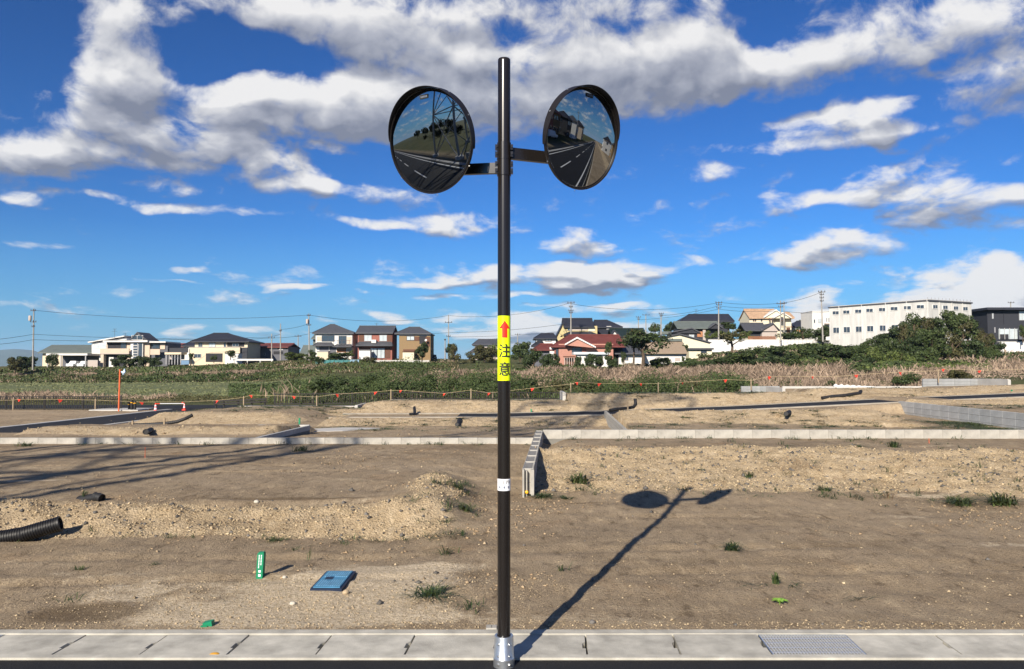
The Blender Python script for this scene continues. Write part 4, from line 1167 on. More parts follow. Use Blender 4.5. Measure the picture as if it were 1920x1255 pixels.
def blades(mb_v, mb_f, pos, n, h, spread, w, g_):
    for _ in range(n):
        a = g_.uniform(0, 6.283); L = h * g_.uniform(.55, 1.25); out = spread * g_.uniform(.3, 1.2)
        d = np.array([math.cos(a), math.sin(a), 0]); side = np.array([-math.sin(a), math.cos(a), 0]) * w * g_.uniform(.6, 1.2)
        p0 = pos + np.array([g_.normal(0, spread * .22), g_.normal(0, spread * .22), -.01])
        p1 = p0 + d * out * .45 + np.array([0, 0, L * .75]); p2 = p0 + d * out * 1.3 + np.array([0, 0, L * g_.uniform(.25, 1.0)])
        o = len(mb_v); mb_v += [p0 - side, p0 + side, p1 + side * .8, p1 - side * .8, p2]
        mb_f += [(o, o + 1, o + 2), (o, o + 2, o + 3), (o + 3, o + 2, o + 4)]
def tuft(px, py, n, h, spread, w, mat, lb, z0=None, Yd=None):
    g = P(px, py, Yd) if Yd else G(px, py, z0 or 0.0)
    g.z = gz(g.x, g.y)
    g_ = np.random.default_rng(int(px * 7 + py))
    t = thing('weed_tuft', lb, 'weed', g)
    for nm, k_ in (('blades', .75), ('stems', .25)):
        v, f = [], []
        blades(v, f, np.array([0, 0, 0.0]), max(4, int(n * k_)), h * (1 if nm == 'blades' else 1.25), spread * (1 if nm == 'blades' else .7), w * (1 if nm == 'blades' else .6), g_)
        raw(nm, v, f, mat if nm == 'blades' else m_blade, t)
tuft(805, 1122, 150, .065, .22, .0045, m_blade_dk, 'wide low clump of dark green grass by the pole')
tuft(1372, 1037, 120, .085, .15, .005, m_blade_dk, 'compact dark grass clump alone on the brown plot')
tuft(1453, 1094, 40, .09, .05, .007, m_blade_dk, 'small bluish weed sprig above the bright green seedling')
tuft(1085, 905, 60, .15, .24, .011, m_blade, 'pale spiky grass clump low on the gravel slope near the stub wall', Yd=11.0)
tuft(1015, 933, 90, .06, .20, .006, m_blade_dk, 'flat green weed patch at the foot of the stub wall', Yd=10.15)
tuft(1060, 935, 50, .05, .16, .006, m_blade_dk, 'thin green weed patch before the spiky grass clump', Yd=10.1)
tuft(870, 951, 90, .08, .22, .005, m_blade, 'ragged weed clump at the end of the gravel bank', Yd=9.1)
tuft(858, 916, 70, .10, .20, .005, m_blade_dk, 'weed clump on the back of the gravel mound', Yd=9.9)
tuft(838, 1042, 30, .09, .20, .004, m_blade_dk, 'sparse low weed between the bank and the pole')
tuft(580, 1053, 10, .13, .05, .003, m_blade, 'single upright thin weed stalk behind the blue lid')
tuft(518, 1014, 45, .05, .18, .004, m_blade, 'thin weed strip at the foot of the gravel bank')
tuft(152, 1070, 30, .04, .08, .004, m_blade, 'tiny green weed on the bare plot below the thick pipe')
tuft(158, 942, 26, .13, .07, .003, m_blade_dk, 'upright weed beside the small pipe stub', Yd=9.1)
tuft(1800, 942, 110, .10, .35, .008, m_blade, 'sprawling green grass at the foot of the gravel slope near the gully', Yd=9.75)
tuft(1880, 940, 110, .14, .30, .009, m_blade, 'taller green grass clump at the mouth of the gully', Yd=9.7)
tuft(1665, 940, 26, .10, .16, .004, m_dry, 'dry bent stalks before the gravel slope', Yd=10.2)
tuft(1545, 908, 46, .08, .16, .006, m_blade_dk, 'dark weeds at the middle foot of the long gravel slope', Yd=10.55)
tuft(1405, 890, 40, .10, .12, .005, m_blade_dk, 'weed sprig halfway up the gravel slope above the mirror shadow', Yd=11.4)
tuft(1605, 843, 70, .07, .24, .006, m_blade_dk, 'bright weed patch on the crest of the gravel slope', Yd=13.4)
tuft(1675, 838, 90, .12, .20, .006, m_blade_dk, 'bushy grass clump on the flat behind the gravel crest', Yd=13.9)
tuft(565, 842, 80, .12, .34, .006, m_blade, 'wiry grass clump in front of the block wall on the brown plot', Yd=15.0)
tuft(48, 826, 70, .10, .34, .006, m_blade_dk, 'grass clump at the block wall near the frame edge', Yd=16.0)
# the bright broad-leaved seedling
g = G(1462, 1132, 0.0); g.z = gz(g.x, g.y)
t = thing('seedling', 'small bright green broad-leaved seedling on the brown plot', 'plant', g)
for k_ in range(7):
    a = k_ * 2.4; d = Vector((math.cos(a), math.sin(a), 0)); sd = Vector((-math.sin(a), math.cos(a), 0)); L = .05 + .02 * random.random()
    mb = MB(); b0 = g + Vector((0, 0, .012)); p = [b0, b0 + d * L * .45 + sd * .018 + Vector((0, 0, .028)), b0 + d * L + Vector((0, 0, .020)), b0 + d * L * .45 - sd * .018 + Vector((0, 0, .028)), b0 + d * L * .5 + Vector((0, 0, .018))]
    mb.add(p, [(0, 1, 4), (1, 2, 4), (2, 3, 4), (3, 0, 4)]); mb.build('leaf', m_leaf_bright, t)
mb = MB(); mb.tube([g, g + Vector((0, 0, .02))], .003, 5); mb.build('stem', m_leaf_bright, t)

def weeds(name, spots, mat, seed, lb, clump=12, h=(.022, .06), spread=.15, w=.0034):
    g_ = np.random.default_rng(seed); v, f = [], []
    for x, y in spots:
        z = gz(x, y); k_ = max(1.0, y / 12); hh = g_.uniform(*h) * (1 + .05 * y)
        blades(v, f, np.array([x, y, z]), int(clump * g_.uniform(.5, 1.4)), hh, spread * g_.uniform(.5, 1.6) * k_, w * k_, g_)
    tag(raw(name, v, f, mat), lb, kind='stuff')
g_ = np.random.default_rng(5)
sp = []
for _ in range(60): sp.append((g_.uniform(-9, 9.5), g_.uniform(16.15, 16.45)))
for _ in range(34): x = g_.uniform(.8, 7.5); sp.append((x, 10.35 + g_.normal(0, .12) - .7 * max(0, min(1, (x - 4.6) / 2.4))))
for _ in range(40): sp.append((g_.uniform(.9, 8.5), g_.uniform(10.6, 13.2)))
for _ in range(26): sp.append((-.5 - 4.5 * g_.uniform(0, 1) ** 2, 8.05 + g_.normal(0, .08)))
for _ in range(24): sp.append((g_.uniform(-1.2, -.4), g_.uniform(8.3, 10.6)))
for _ in range(26): sp.append((g_.uniform(.7, 9), g_.uniform(13.6, 16.2)))
for _ in range(9): sp.append((g_.uniform(-3.4, 3.4), g_.uniform(5.4, 7.6)))
for _ in range(30): sp.append((g_.uniform(4.5, 7.0), g_.uniform(9.6, 12)))
weeds('weeds', sp, m_blade_dk, 51, 'sparse weeds scattered over the near plots')
sp = []
for _ in range(70): sp.append((g_.uniform(4.5, 19), g_.uniform(27.5, 31.5)))
for _ in range(120): y = g_.uniform(27, 34); sp.append((unsk(18.3, y) - abs(g_.normal(0, .9)), y))
for _ in range(40): sp.append((g_.uniform(5, 19), g_.uniform(31, 34)))
for _ in range(60): sp.append((g_.uniform(-9, 3), g_.uniform(33, 39)))
for _ in range(70): sp.append((g_.uniform(-18, 25), g_.uniform(44.5, 51.5)))
for _ in range(60): y = g_.uniform(46, 51.5); sp.append((g_.uniform(3, 16), y))
for _ in range(60): sp.append((g_.uniform(20, 29), g_.uniform(33, 38)))
for _ in range(60): sp.append((g_.uniform(-20, -9), g_.uniform(42, 51.5)))
weeds('weeds_back', sp, m_blade, 52, 'weeds growing over the middle plots', clump=22, h=(.012, .035), spread=.20, w=.005)

# ================================================================== the valley and the village behind it
m_leaf = leafmat('leaf_green', (.030, .050, .014), (.058, .076, .024))
m_leaf_dk = leafmat('leaf_dark', (.021, .037, .012), (.042, .058, .019))
m_leaf_ol = leafmat('leaf_olive', (.046, .050, .018), (.078, .070, .028))
m_leaf_li = leafmat('leaf_light', (.055, .080, .018), (.09, .11, .03))
m_bark = M('bark', (.09, .065, .045), rough=.95, var=.3, scale=4)
m_reed = M('dry_reeds', (.27, .20, .145), rough=.9, var=.3, scale=.25, island=.45, alt_tone=(.19, .145, .108))

def crown_arrays(seed, n=2200, shape=(1, 1, .85), lobes=16, leaf=.085, shell=.32):
    g_ = np.random.default_rng(seed)
    c = g_.normal(0, 1, (lobes, 3)); c /= np.linalg.norm(c, axis=1)[:, None]
    c *= g_.uniform(.25, .86, (lobes, 1)); r = g_.uniform(.17, .42, lobes)
    li = g_.integers(0, lobes, n)
    d = g_.normal(0, 1, (n, 3)); d /= np.linalg.norm(d, axis=1)[:, None]
    p = c[li] + d * (r[li] * g_.uniform(1 - shell, 1.06, n))[:, None]
    nn = d + g_.normal(0, .55, (n, 3)); nn /= np.linalg.norm(nn, axis=1)[:, None]
    return p * np.array(shape), nn, leaf * g_.uniform(.6, 1.5, n), g_
def leaf_quads(p, nn, sz, g_):
    n = len(p)
    t = np.cross(nn, g_.normal(0, 1, (n, 3))); t /= np.maximum(1e-6, np.linalg.norm(t, axis=1))[:, None]
    b = np.cross(nn, t); s = sz[:, None]
    bend = nn * s * .35
    v = np.stack([p - t * s, p - b * s * .6 + bend * .3, p + t * s, p + b * s * .6 + bend * .3], 1)
    f = (np.arange(n) * 4)[:, None] + np.arange(4)[None]
    return v.reshape(-1, 3), f
def crown_mesh(seed, mat, **kw):
    p, nn, sz, g_ = crown_arrays(seed, **kw)
    v, f = leaf_quads(p, nn, sz, g_)
    o = raw('crown_source', v, f, mat); me = o.data; bpy.data.objects.remove(o); return me
CROWN = {}
for nm, mt in (('green', m_leaf), ('dark', m_leaf_dk), ('olive', m_leaf_ol), ('light', m_leaf_li)):
    CROWN[nm] = [crown_mesh(100 + i * 7 + len(nm), mt, lobes=(13, 18, 22)[i], n=(2600, 3200, 3800)[i], leaf=.058) for i in range(3)]
CROWN['sparse'] = [crown_mesh(300, m_leaf_ol, n=900, lobes=20, leaf=.06, shell=.8), crown_mesh(301, m_leaf_ol, n=1000, lobes=24, leaf=.06, shell=.8)]
CROWN['pine'] = [crown_mesh(310, m_leaf_dk, n=1700, lobes=20, leaf=.07, shape=(1.15, 1.0, .62), shell=.6)]
TREES = 0
def tree(px, y0, y1, wpx, Y, kind, label, name='tree', trunk=.25, cat=None, group=None, crown_bottom=None):
    """crown between rows y0 and y1 (or crown_bottom), standing on row y1"""
    global TREES
    TREES += 1
    b = P(px, y1, Y); t_ = P(px, y0, Y); h = t_.z - b.z; w = wpx / F * Y
    cbz = b.z + (h * trunk if crown_bottom is None else (P(px, crown_bottom, Y).z - b.z))
    t = thing(name, label, cat or ('tree' if trunk > .1 else 'shrub'), b, group)
    ch = t_.z - cbz; cz = cbz + ch / 2
    me = CROWN[kind][TREES % len(CROWN[kind])]
    piece('crown', me, t, (b.x, b.y, cz), rz=TREES * 1.37, scale=(w / 2 * (1.32 if trunk < .1 else 1.08), w / 2 * (1.32 if trunk < .1 else 1.08), ch / 2 * ((1.5 if trunk < .1 else 1.18) if kind != 'pine' else 1.5)))
    mb = MB(); r = max(.07, w * .035)
    mb.tube([b - Vector((0, 0, .5)), b + Vector((.02 * w, 0, h * .3)), Vector((b.x - .03 * w, b.y, cz)), Vector((b.x + .05 * w, b.y, cz + ch * .28))], [r * 1.25, r, r * .7, r * .3], 7)
    for k_ in range(4):
        a = k_ * 1.7 + TREES; q = Vector((b.x, b.y, cbz + ch * (.05 + .1 * k_)))
        mb.tube([q, q + Vector((math.cos(a) * w * .18, math.sin(a) * w * .18, ch * .2)), q + Vector((math.cos(a) * w * .32, math.sin(a) * w * .32, ch * .34))], [r * .55, r * .38, r * .15], 5)
    mb.build('trunk', m_bark, t, smooth=True)
    return t

# ------------------------------------------------------------------ houses
m_tile = M('grey_roof_tiles', (.065, .068, .078), rough=.55, var=.25, scale=1.4, stretch=(3, 1, 3), bump=.3, bscale=6)
m_tile_dk = M('dark_roof_tiles', (.028, .030, .040), rough=.5, var=.2, scale=1.5)
m_tile_red = M('red_brown_roof', (.125, .035, .030), rough=.7, var=.2, scale=1.2)
m_tile_or = M('orange_roof_tiles', (.40, .265, .17), rough=.8, var=.28, scale=1.6)
m_tile_gn = M('green_grey_roof', (.115, .135, .125), rough=.6, var=.12, scale=.7)
m_tile_blk = M('green_black_roof', (.016, .026, .024), rough=.5, var=.2)
m_tile_brn = M('brown_sheet_roof', (.26, .20, .145), rough=.8, var=.12)
m_w_white = M('white_render', (.60, .59, .565), rough=.9, var=.06, scale=.8)
m_w_cream = M('cream_render', (.58, .49, .36), rough=.9, var=.06, scale=.8)
m_w_beige = M('beige_render', (.50, .41, .32), rough=.9, var=.07, scale=.8)
m_w_tan = M('tan_siding', (.225, .155, .082), rough=.9, var=.1, stretch=(1, 1, 8))
m_w_brick = M('red_siding', (.26, .10, .078), rough=.85, var=.12, stretch=(1, 1, 9))
m_w_salmon = M('salmon_render', (.38, .195, .15), rough=.9, var=.08)
m_w_yellow = M('yellow_render', (.46, .385, .20), rough=.9, var=.06)
m_w_paleyel = M('pale_cream_sheet', (.60, .555, .42), rough=.8, var=.04)
m_w_grey = M('grey_siding', (.105, .108, .125), rough=.8, var=.1, stretch=(1, 1, 8))
m_w_dk = M('dark_siding', (.028, .030, .038), rough=.7, var=.12, stretch=(1, 1, 8))
m_w_pink = M('grey_pink_render', (.40, .345, .31), rough=.9, var=.06)
m_w_old = M('stained_concrete', (.50, .495, .47), rough=.95, var=.18, scale=.55, stretch=(2.5, 2.5, .4))
m_brown = M('brown_shutter', (.115, .055, .035), rough=.8, var=.12, stretch=(8, 1, 1))
m_door = M('orange_brown_door', (.36, .16, .075), rough=.7, var=.1)
m_frame = M('window_frame', (.30, .30, .31), rough=.5, var=.05)
m_frame_dk = M('dark_window_frame', (.05, .05, .055), rough=.5, var=.05)
m_glass = M('window_glass', (.035, .05, .07), rough=.08, var=.1, spec=.8)
m_glass_lt = M('curtained_glass', (.42, .47, .49), rough=.15, var=.2, scale=1, spec=.8)
m_shade = M('painted_interior_shade', (.03, .03, .035), rough=.9, var=.1)  # dark colour standing in for the shade inside recesses, porches and openings
m_fen_brown = M('brown_board_fence', (.22, .10, .055), rough=.85, var=.15, stretch=(1, 1, 8))
m_car_w = M('white_car_paint', (.78, .79, .80), rough=.25, var=.02, spec=.6)
m_tyre = M('tyre', (.015, .015, .015), rough=.9, var=0)
m_util = M('utility_pole_grey', (.28, .265, .24), rough=.85, var=.1)
m_util_dk = M('utility_fittings', (.07, .07, .075), rough=.7, var=.1)
m_wire = M('cable', (.03, .03, .035), rough=.8, var=0)

class House:
    """parts given in the photograph's rows and columns at depth Y; d is metres in front of that depth"""
    def __init__(s, name, label, px, py, Y, cat='house', group='houses of the village'):
        s.Y = Y; s.t = thing(name, label, cat, P(px, py, Y), group)
    def p(s, px, py, d=0.0):
        q = P(px, py, s.Y); return Vector((q.x, s.Y - d, q.z))
    def box(s, x0, x1, y0, y1, mat, name='wall', d=0.0, depth=7.0, parent=None):
        a, b = s.p(x0, y0), s.p(x1, y1)
        mb = MB(); mb.box(a.x, b.x, s.Y - d, s.Y - d + depth, b.z - (1.4 if name in ('wall', 'lower_wall') else 0), a.z)
        return mb.build(name, mat, parent or s.t)
    def hip(s, x0, x1, ye, yr, rx0, rx1, mat, d=.6, depth=8.2, name='roof', th=.22, parent=None):
        e = s.p(x0, ye); f = s.p(x1, ye); Yf, Yb = s.Y - d, s.Y - d + depth; Ym = (Yf + Yb) / 2
        r0, r1 = P(rx0, yr, Ym), P(rx1, yr, Ym)
        vs = [(e.x, Yf, e.z), (f.x, Yf, e.z), (f.x, Yb, e.z), (e.x, Yb, e.z), tuple(r0), (r1.x, r1.y, r0.z)]
        vs += [(v[0], v[1], v[2] - th) for v in vs[:4]]
        mb = MB(); mb.add(vs, [(0, 1, 5, 4), (1, 2, 5), (2, 3, 4, 5), (3, 0, 4), (0, 6, 7, 1), (1, 7, 8, 2), (2, 8, 9, 3), (3, 9, 6, 0), (6, 9, 8, 7)])
        o = mb.build(name, mat, parent or s.t)
        mb = MB(); mb.tube([r0 + Vector((0, 0, .03)), r1 + Vector((0, 0, .03))], .13, 6)
        for c_, r_ in ((0, r0), (1, r1)): mb.tube([Vector(vs[c_]) + Vector((0, 0, .02)), r_], .09, 5)
        mb.build('ridge_tiles', mat, o)
        return o
    def gable(s, x0, x1, ye, yr, mat, d=.6, depth=8.0, name='roof', th=.22, wallmat=None, inset=3.0, parent=None):
        """ridge runs across the picture"""
        e, f = s.p(x0, ye), s.p(x1, ye); Yf, Yb = s.Y - d, s.Y - d + depth; Ym = (Yf + Yb) / 2
        r0, r1 = P(x0, yr, Ym), P(x1, yr, Ym)
        vs = [(e.x, Yf, e.z), (f.x, Yf, e.z), (f.x, Ym, r0.z), (e.x, Ym, r0.z), (f.x, Yb, e.z), (e.x, Yb, e.z)]
        vs += [(v[0], v[1], v[2] - th) for v in vs]
        mb = MB(); mb.add(vs, [(0, 1, 2, 3), (3, 2, 4, 5), (6, 9, 8, 7), (9, 11, 10, 8), (0, 6, 7, 1), (4, 10, 11, 5), (0, 3, 9, 6), (3, 5, 11, 9), (1, 7, 8, 2), (2, 8, 10, 4)])
        o = mb.build(name, mat, parent or s.t)
        mb = MB(); mb.tube([(e.x, Ym, r0.z + .05), (f.x, Ym, r0.z + .05)], .13, 6); mb.build('ridge_tiles', mat, o)
        if wallmat:
            mb = MB(); a, b = s.p(x0 + inset, ye), s.p(x1 - inset, ye)
            for x in (a.x, b.x - .2):
                mb = MB(); mb.add([(x, Yf + .5, e.z - th), (x, Yb - .5, e.z - th), (x, Ym, r0.z - th - .15), (x + .2, Yf + .5, e.z - th), (x + .2, Yb - .5, e.z - th), (x + .2, Ym, r0.z - th - .15)], [(0, 1, 2), (3, 5, 4), (0, 3, 4, 1), (1, 4, 5, 2), (2, 5, 3, 0)])
                mb.build('gable_wall', wallmat, s.t)
        return o
    def front(s, x0, x1, ye, xr, yr, mat, d=.6, depth=7.0, name='roof', th=.24, wallmat=None, ye2=None, inset=2.0):
        """gable end faces the camera"""
        e, f, r = s.p(x0, ye), s.p(x1, ye2 or ye), s.p(xr, yr); Yf, Yb = s.Y - d, s.Y - d + depth
        vs = []
        for y in (Yf, Yb): vs += [(e.x, y, e.z), (r.x, y, r.z), (f.x, y, f.z), (e.x, y, e.z - th), (r.x, y, r.z - th * 1.2), (f.x, y, f.z - th)]
        mb = MB(); mb.add(vs, [(0, 1, 7, 6), (1, 2, 8, 7), (3, 9, 10, 4), (4, 10, 11, 5), (0, 3, 4, 1), (1, 4, 5, 2), (6, 7, 10, 9), (7, 8, 11, 10), (0, 6, 9, 3), (2, 5, 11, 8)])
        o = mb.build(name, mat, s.t)
        if wallmat:
            a, b = s.p(x0 + inset, ye), s.p(x1 - inset, ye2 or ye); y0_ = Yf + .35
            mb = MB(); vs = []
            for y in (y0_, y0_ + depth - .8): vs += [(a.x, y, e.z - th), (b.x, y, f.z - th), (r.x, y, r.z - th * 1.3)]
            mb.add(vs, [(0, 1, 2), (3, 5, 4), (0, 3, 4, 1), (1, 4, 5, 2), (2, 5, 3, 0)]); mb.build('gable_wall', wallmat, s.t)
        return o
    def win(s, x0, x1, y0, y1, d=0.0, glass=None, frame=None, split=True, name='window'):
        a, b = s.p(x0, y0), s.p(x1, y1); y = s.Y - d
        fw = .07
        mb = MB(); mb.box(a.x, b.x, y - .06, y + .1, b.z, b.z + fw); mb.box(a.x, b.x, y - .06, y + .1, a.z - fw, a.z)
        mb.box(a.x, a.x + fw, y - .06, y + .1, b.z + fw, a.z - fw); mb.box(b.x - fw, b.x, y - .06, y + .1, b.z + fw, a.z - fw)
        if split: m_ = (a.x + b.x) / 2; mb.box(m_ - .035, m_ + .035, y - .05, y + .1, b.z + fw, a.z - fw)
        w = mb.build(name, frame or m_frame, s.t)
        if split:
            m_ = (a.x + b.x) / 2
            for q0, q1, gm in ((a.x + fw, m_ - .035, glass or m_glass), (m_ + .035, b.x - fw, glass or m_glass)):
                mb = MB(); mb.box(q0, q1, y - .02, y + .04, b.z + fw, a.z - fw); mb.build('pane', gm, w)
        else:
            mb = MB(); mb.box(a.x + fw, b.x - fw, y - .02, y + .04, b.z + fw, a.z - fw); mb.build('pane', glass or m_glass, w)
        return w
    def panel(s, x0, x1, y0, y1, mat, name='panel', d=.05, depth=.2): return s.box(x0, x1, y0, y1, mat, name, d, depth)

# --- the modern pale house with a stair tower
h = House('modern_house', 'pale modern house with gabled stair tower and glazed stairwell strip', 236, 688, 176)
h.box(200, 280, 641, 690, m_w_beige, depth=9); h.panel(198, 281, 638.6, 642, m_w_white, 'roof_slab', d=1.2, depth=11)
h.panel(193, 247, 654, 663, m_w_beige, 'balcony_parapet', d=1.3, depth=.25); h.panel(193, 247, 663, 664.5, m_w_pink, 'balcony_floor', d=1.3, depth=1.35)
h.panel(202, 226, 643, 654, m_shade, 'painted_recess', d=.03, depth=.2); h.win(227, 237, 643, 654, d=.12, frame=m_frame_dk)
h.panel(197, 236, 665, 689, m_shade, 'painted_porch_shade', d=.04, depth=.2); h.panel(205, 213, 670, 689, m_w_white, 'door', d=.12); h.panel(194, 199, 664, 689, m_w_beige, 'porch_post', d=1.2, depth=1.2)  # porch shade is a dark panel laid on the wall
h.front(246.5, 279, 637.5, 260.5, 623, m_tile, wallmat=m_w_grey, d=.9, depth=6); h.win(250, 271, 629, 637.5, d=.75, frame=m_w_white, split=True)
h.panel(247, 269, 642, 690, m_w_white, 'stair_bay', d=.5, depth=.6)
for i in range(6): h.win(252, 261, 643.5 + i * 5, 648 + i * 5, d=.62, frame=m_w_white, glass=m_glass, split=False)
h.panel(262.5, 268, 643, 675, m_glass, 'side_glass', d=.56)
h.box(280, 312, 643, 690, m_w_grey, depth=7, d=-.5); h.panel(279, 313, 640.5, 643, m_w_white, 'roof_slab', d=.7, depth=8)
h.panel(285, 303, 655, 665.5, m_w_beige, 'balcony_parapet', d=.9, depth=.2); h.win(284, 298, 645, 654, d=-.4, frame=m_frame_dk); h.panel(299, 308, 645, 655, m_w_beige, 'wall_panel', d=-.35)
# --- white sheet building behind it
h = House('sheet_building', 'white building with sloping white roof edge behind the modern house', 205, 689, 184, cat='building')
a = [h.p(172, 690), h.p(237, 690), h.p(237, 633), h.p(172, 644)]
mb = MB(); mb.add([tuple(v) for v in a] + [(v.x, v.y + 8, v.z) for v in a], [(0, 1, 2, 3), (4, 7, 6, 5), (0, 4, 5, 1), (1, 5, 6, 2), (2, 6, 7, 3), (3, 7, 4, 0)]); mb.build('wall', m_w_white, h.t)
a, b = h.p(168, 643), h.p(236, 631.2); mb = MB(); mb.obox((a + b) / 2 + Vector((0, 4, .1)), (b - a) / 2, (0, 4.8, 0), (0, 0, .12)); mb.build('roof', m_w_white, h.t)
h.win(177, 199, 645.5, 654, d=.05, frame=m_w_white, glass=m_glass_lt); h.win(176, 193, 665, 671, d=.05, frame=m_frame_dk)
# --- long hall and carport
h = House('storage_hall', 'long low hall with grey green roof behind the carport', 125, 688, 188, cat='building')
h.box(80, 176, 660, 690, m_w_cream, depth=10)
e0, e1, r0, r1 = h.p(75, 661, 1), h.p(180, 661, 1), P(97, 646.8, 193), P(180, 646.8, 193)
mb = MB(); mb.add([e0, e1, r1, r0, e0 - Vector((0, 0, .25)), e1 - Vector((0, 0, .25)), (e1.x, 199, e1.z), (e0.x, 199, e0.z)], [(0, 1, 2, 3), (0, 4, 5, 1), (3, 2, 6, 7), (0, 3, 7)]); mb.build('roof', m_tile_gn, h.t)
h = House('carport', 'open carport with thin posts sheltering two white cars', 140, 689, 178, cat='carport')
h.panel(101, 177, 663.5, 667, m_w_white, 'roof', d=3, depth=6.2)
for px in (102, 126.5, 172): h.panel(px, px + 1.4, 667, 690, m_frame, 'post', d=2.8, depth=.18)
h.panel(103, 172, 667, 690, m_w_grey, 'back_panel', d=-3, depth=.15)
h = House('garden_wall', 'grey concrete garden wall beside the parked white cars', 174, 688, 173.5, cat='wall')
h.panel(165, 183, 676, 689, m_w_pink, 'wall', depth=.25); h.panel(164.6, 183.4, 675.4, 676, m_conc2, 'coping', d=.08, depth=.34)

def car(label, px, py, Y, wpx, mat, rz=0.0):
    b = P(px, py, Y); w = wpx / F * Y; hgt = w * .82
    t = thing('parked_car', label, 'car', b, 'parked cars')
    def lb(u, v, z): return b + Vector((u * w / 2, v * 2.0, z * hgt))
    def loft(sec, nm, mt):
        mb = MB(); vs = []; n = len(sec[0][1])
        for v, pr in sec: vs += [lb(u, v, z) for u, z in pr]
        fs = [(i * n + j, i * n + (j + 1) % n, (i + 1) * n + (j + 1) % n, (i + 1) * n + j) for i in range(len(sec) - 1) for j in range(n)]
        fs += [tuple(range(n)), tuple(range((len(sec) - 1) * n, len(sec) * n))[::-1]]
        mb.add(vs, fs); return mb.build(nm, mt, t, smooth=False)
    lo = [(-.92, .16), (.92, .16), (1, .36), (.95, .58), (-.95, .58), (-1, .36)]
    hi = [(-.95, .58), (.95, .58), (.90, .60), (.74, .98), (.5, 1.0), (-.5, 1.0), (-.74, .98), (-.90, .60)]
    loft([(-1.0, [(u * .92, z * .96) for u, z in lo]), (-.85, lo), (.85, lo), (1.0, [(u * .92, z * .96) for u, z in lo])], 'body', mat)
    loft([(-.55, [(u, min(z, .60)) for u, z in hi]), (-.28, hi), (.8, hi), (.95, [(u, min(z, .66)) for u, z in hi])], 'cabin', mat)
    mb = MB(); mb.add([lb(-.82, -.52, .62), lb(.82, -.52, .62), lb(.68, -.31, .93), lb(-.68, -.31, .93), lb(-.82, -.50, .60), lb(.82, -.50, .60), lb(.68, -.29, .9), lb(-.68, -.29, .9)], [(0, 1, 2, 3), (4, 7, 6, 5), (0, 4, 5, 1), (1, 5, 6, 2), (2, 6, 7, 3), (3, 7, 4, 0)]); mb.build('windscreen', m_glass, t)
    for u in (-1, 1):
        mb = MB(); mb.box(b.x + u * w * .40 - .16, b.x + u * w * .40 + .16, b.y - 2.06, b.y - 1.9, b.z + hgt * .40, b.z + hgt * .49); mb.build('headlight', m_glass_lt, t)
        for v in (-.62, .62):
            q = lb(u * .84, v, .19); wh = MB(); wh.lathe(q, [(hgt * .19, -.1), (hgt * .19, .1)], 14, ax=(u, 0, 0)); ob = wh.build('wheel', m_tyre, t, smooth=True)
            wh = MB(); wh.lathe(q + Vector((u * .08, 0, 0)), [(hgt * .12, 0), (hgt * .11, .04)], 10, ax=(u, 0, 0)); wh.build('rim', m_frame, ob)
    mb = MB(); mb.box(b.x - w * .2, b.x + w * .2, b.y - 2.07, b.y - 1.9, b.z + hgt * .22, b.z + hgt * .30); mb.build('number_plate', m_w_white, t)
car('white car parked in the middle of the carport', 139.5, 689, 177.5, 14.5, m_car_w)
car('taller white car parked beside the grey garden wall', 159, 688.5, 177.5, 13.5, m_car_w)
car('dark van parked in the shade beside the tan house', 812, 675, 172, 12, m_w_dk)
h = House('bicycle_shelter', 'low shelter with pale curved roof edge and thin posts near the modern house', 327, 684, 172, cat='shelter')
h.panel(311, 342, 661, 665, m_w_cream, 'roof', d=.6, depth=3)
h.panel(312, 340, 665, 674, m_w_pink, 'panel', d=-1.6, depth=.1)
for i in range(6): h.panel(312.5 + i * 5.4, 313.6 + i * 5.4, 665, 684, m_frame, 'post', d=.4, depth=.12)
h.panel(308, 343, 652, 661, m_w_dk, 'back_wall', d=-2.5, depth=.3)
# --- cream house with the broad black hip roof
h = House('hip_roof_house', 'cream two-storey house with a broad black hip roof', 412, 680, 176)
h.box(365.5, 464, 640, 660, m_w_cream, depth=9); h.box(358, 452, 652, 681, m_w_cream, depth=9, d=.9, name='lower_wall'); h.panel(357.5, 452.4, 651.4, 652.2, m_conc2, 'coping', d=1.0, depth=1.2)
h.hip(360, 470, 640.5, 625.2, 400, 428.5, m_tile_dk, d=1.0, depth=11)
h.win(372, 379.5, 643, 651, d=.05); h.win(391.5, 404, 643, 651, d=.05, glass=m_glass_lt); h.win(419.5, 424, 643.5, 651, d=.05, split=False); h.panel(426, 458, 641.5, 650.5, m_shade, 'painted_recess', d=.03); h.win(436, 448, 644, 650, d=.1, glass=m_glass)
h.panel(389, 420, 663, 679, m_shade, 'painted_porch_shade', d=.94, depth=.1); h.win(367, 380, 664, 671, d=.95); h.panel(452, 464, 652, 680, m_w_dk, 'side_wall', d=.3)
h = House('annex', 'small white annex with dark roof beside the cream house', 353, 672, 180, cat='house'); h.box(344, 366, 648, 664, m_w_white, depth=5); h.hip(342, 368, 648.5, 641, 356, 366, m_tile_dk, depth=6)
h = House('white_container', 'plain white storage box in front of the cream house', 435, 678, 171, cat='shed'); h.box(422, 447, 663.2, 679, m_w_white, depth=2.4, name='wall'); h.panel(421.4, 447.6, 662.6, 663.2, m_frame, 'lid', d=.1, depth=2.6)
h = House('road_barrier', 'long white road barrier beam on short posts in front of the grey warehouse', 475, 679, 169, cat='barrier')
h.panel(437, 512, 673.2, 676.6, m_w_white, 'beam', depth=.12)
for px in (439, 463, 487, 509): h.panel(px, px + 1.2, 676.6, 680, m_w_white, 'post', d=0, depth=.1)
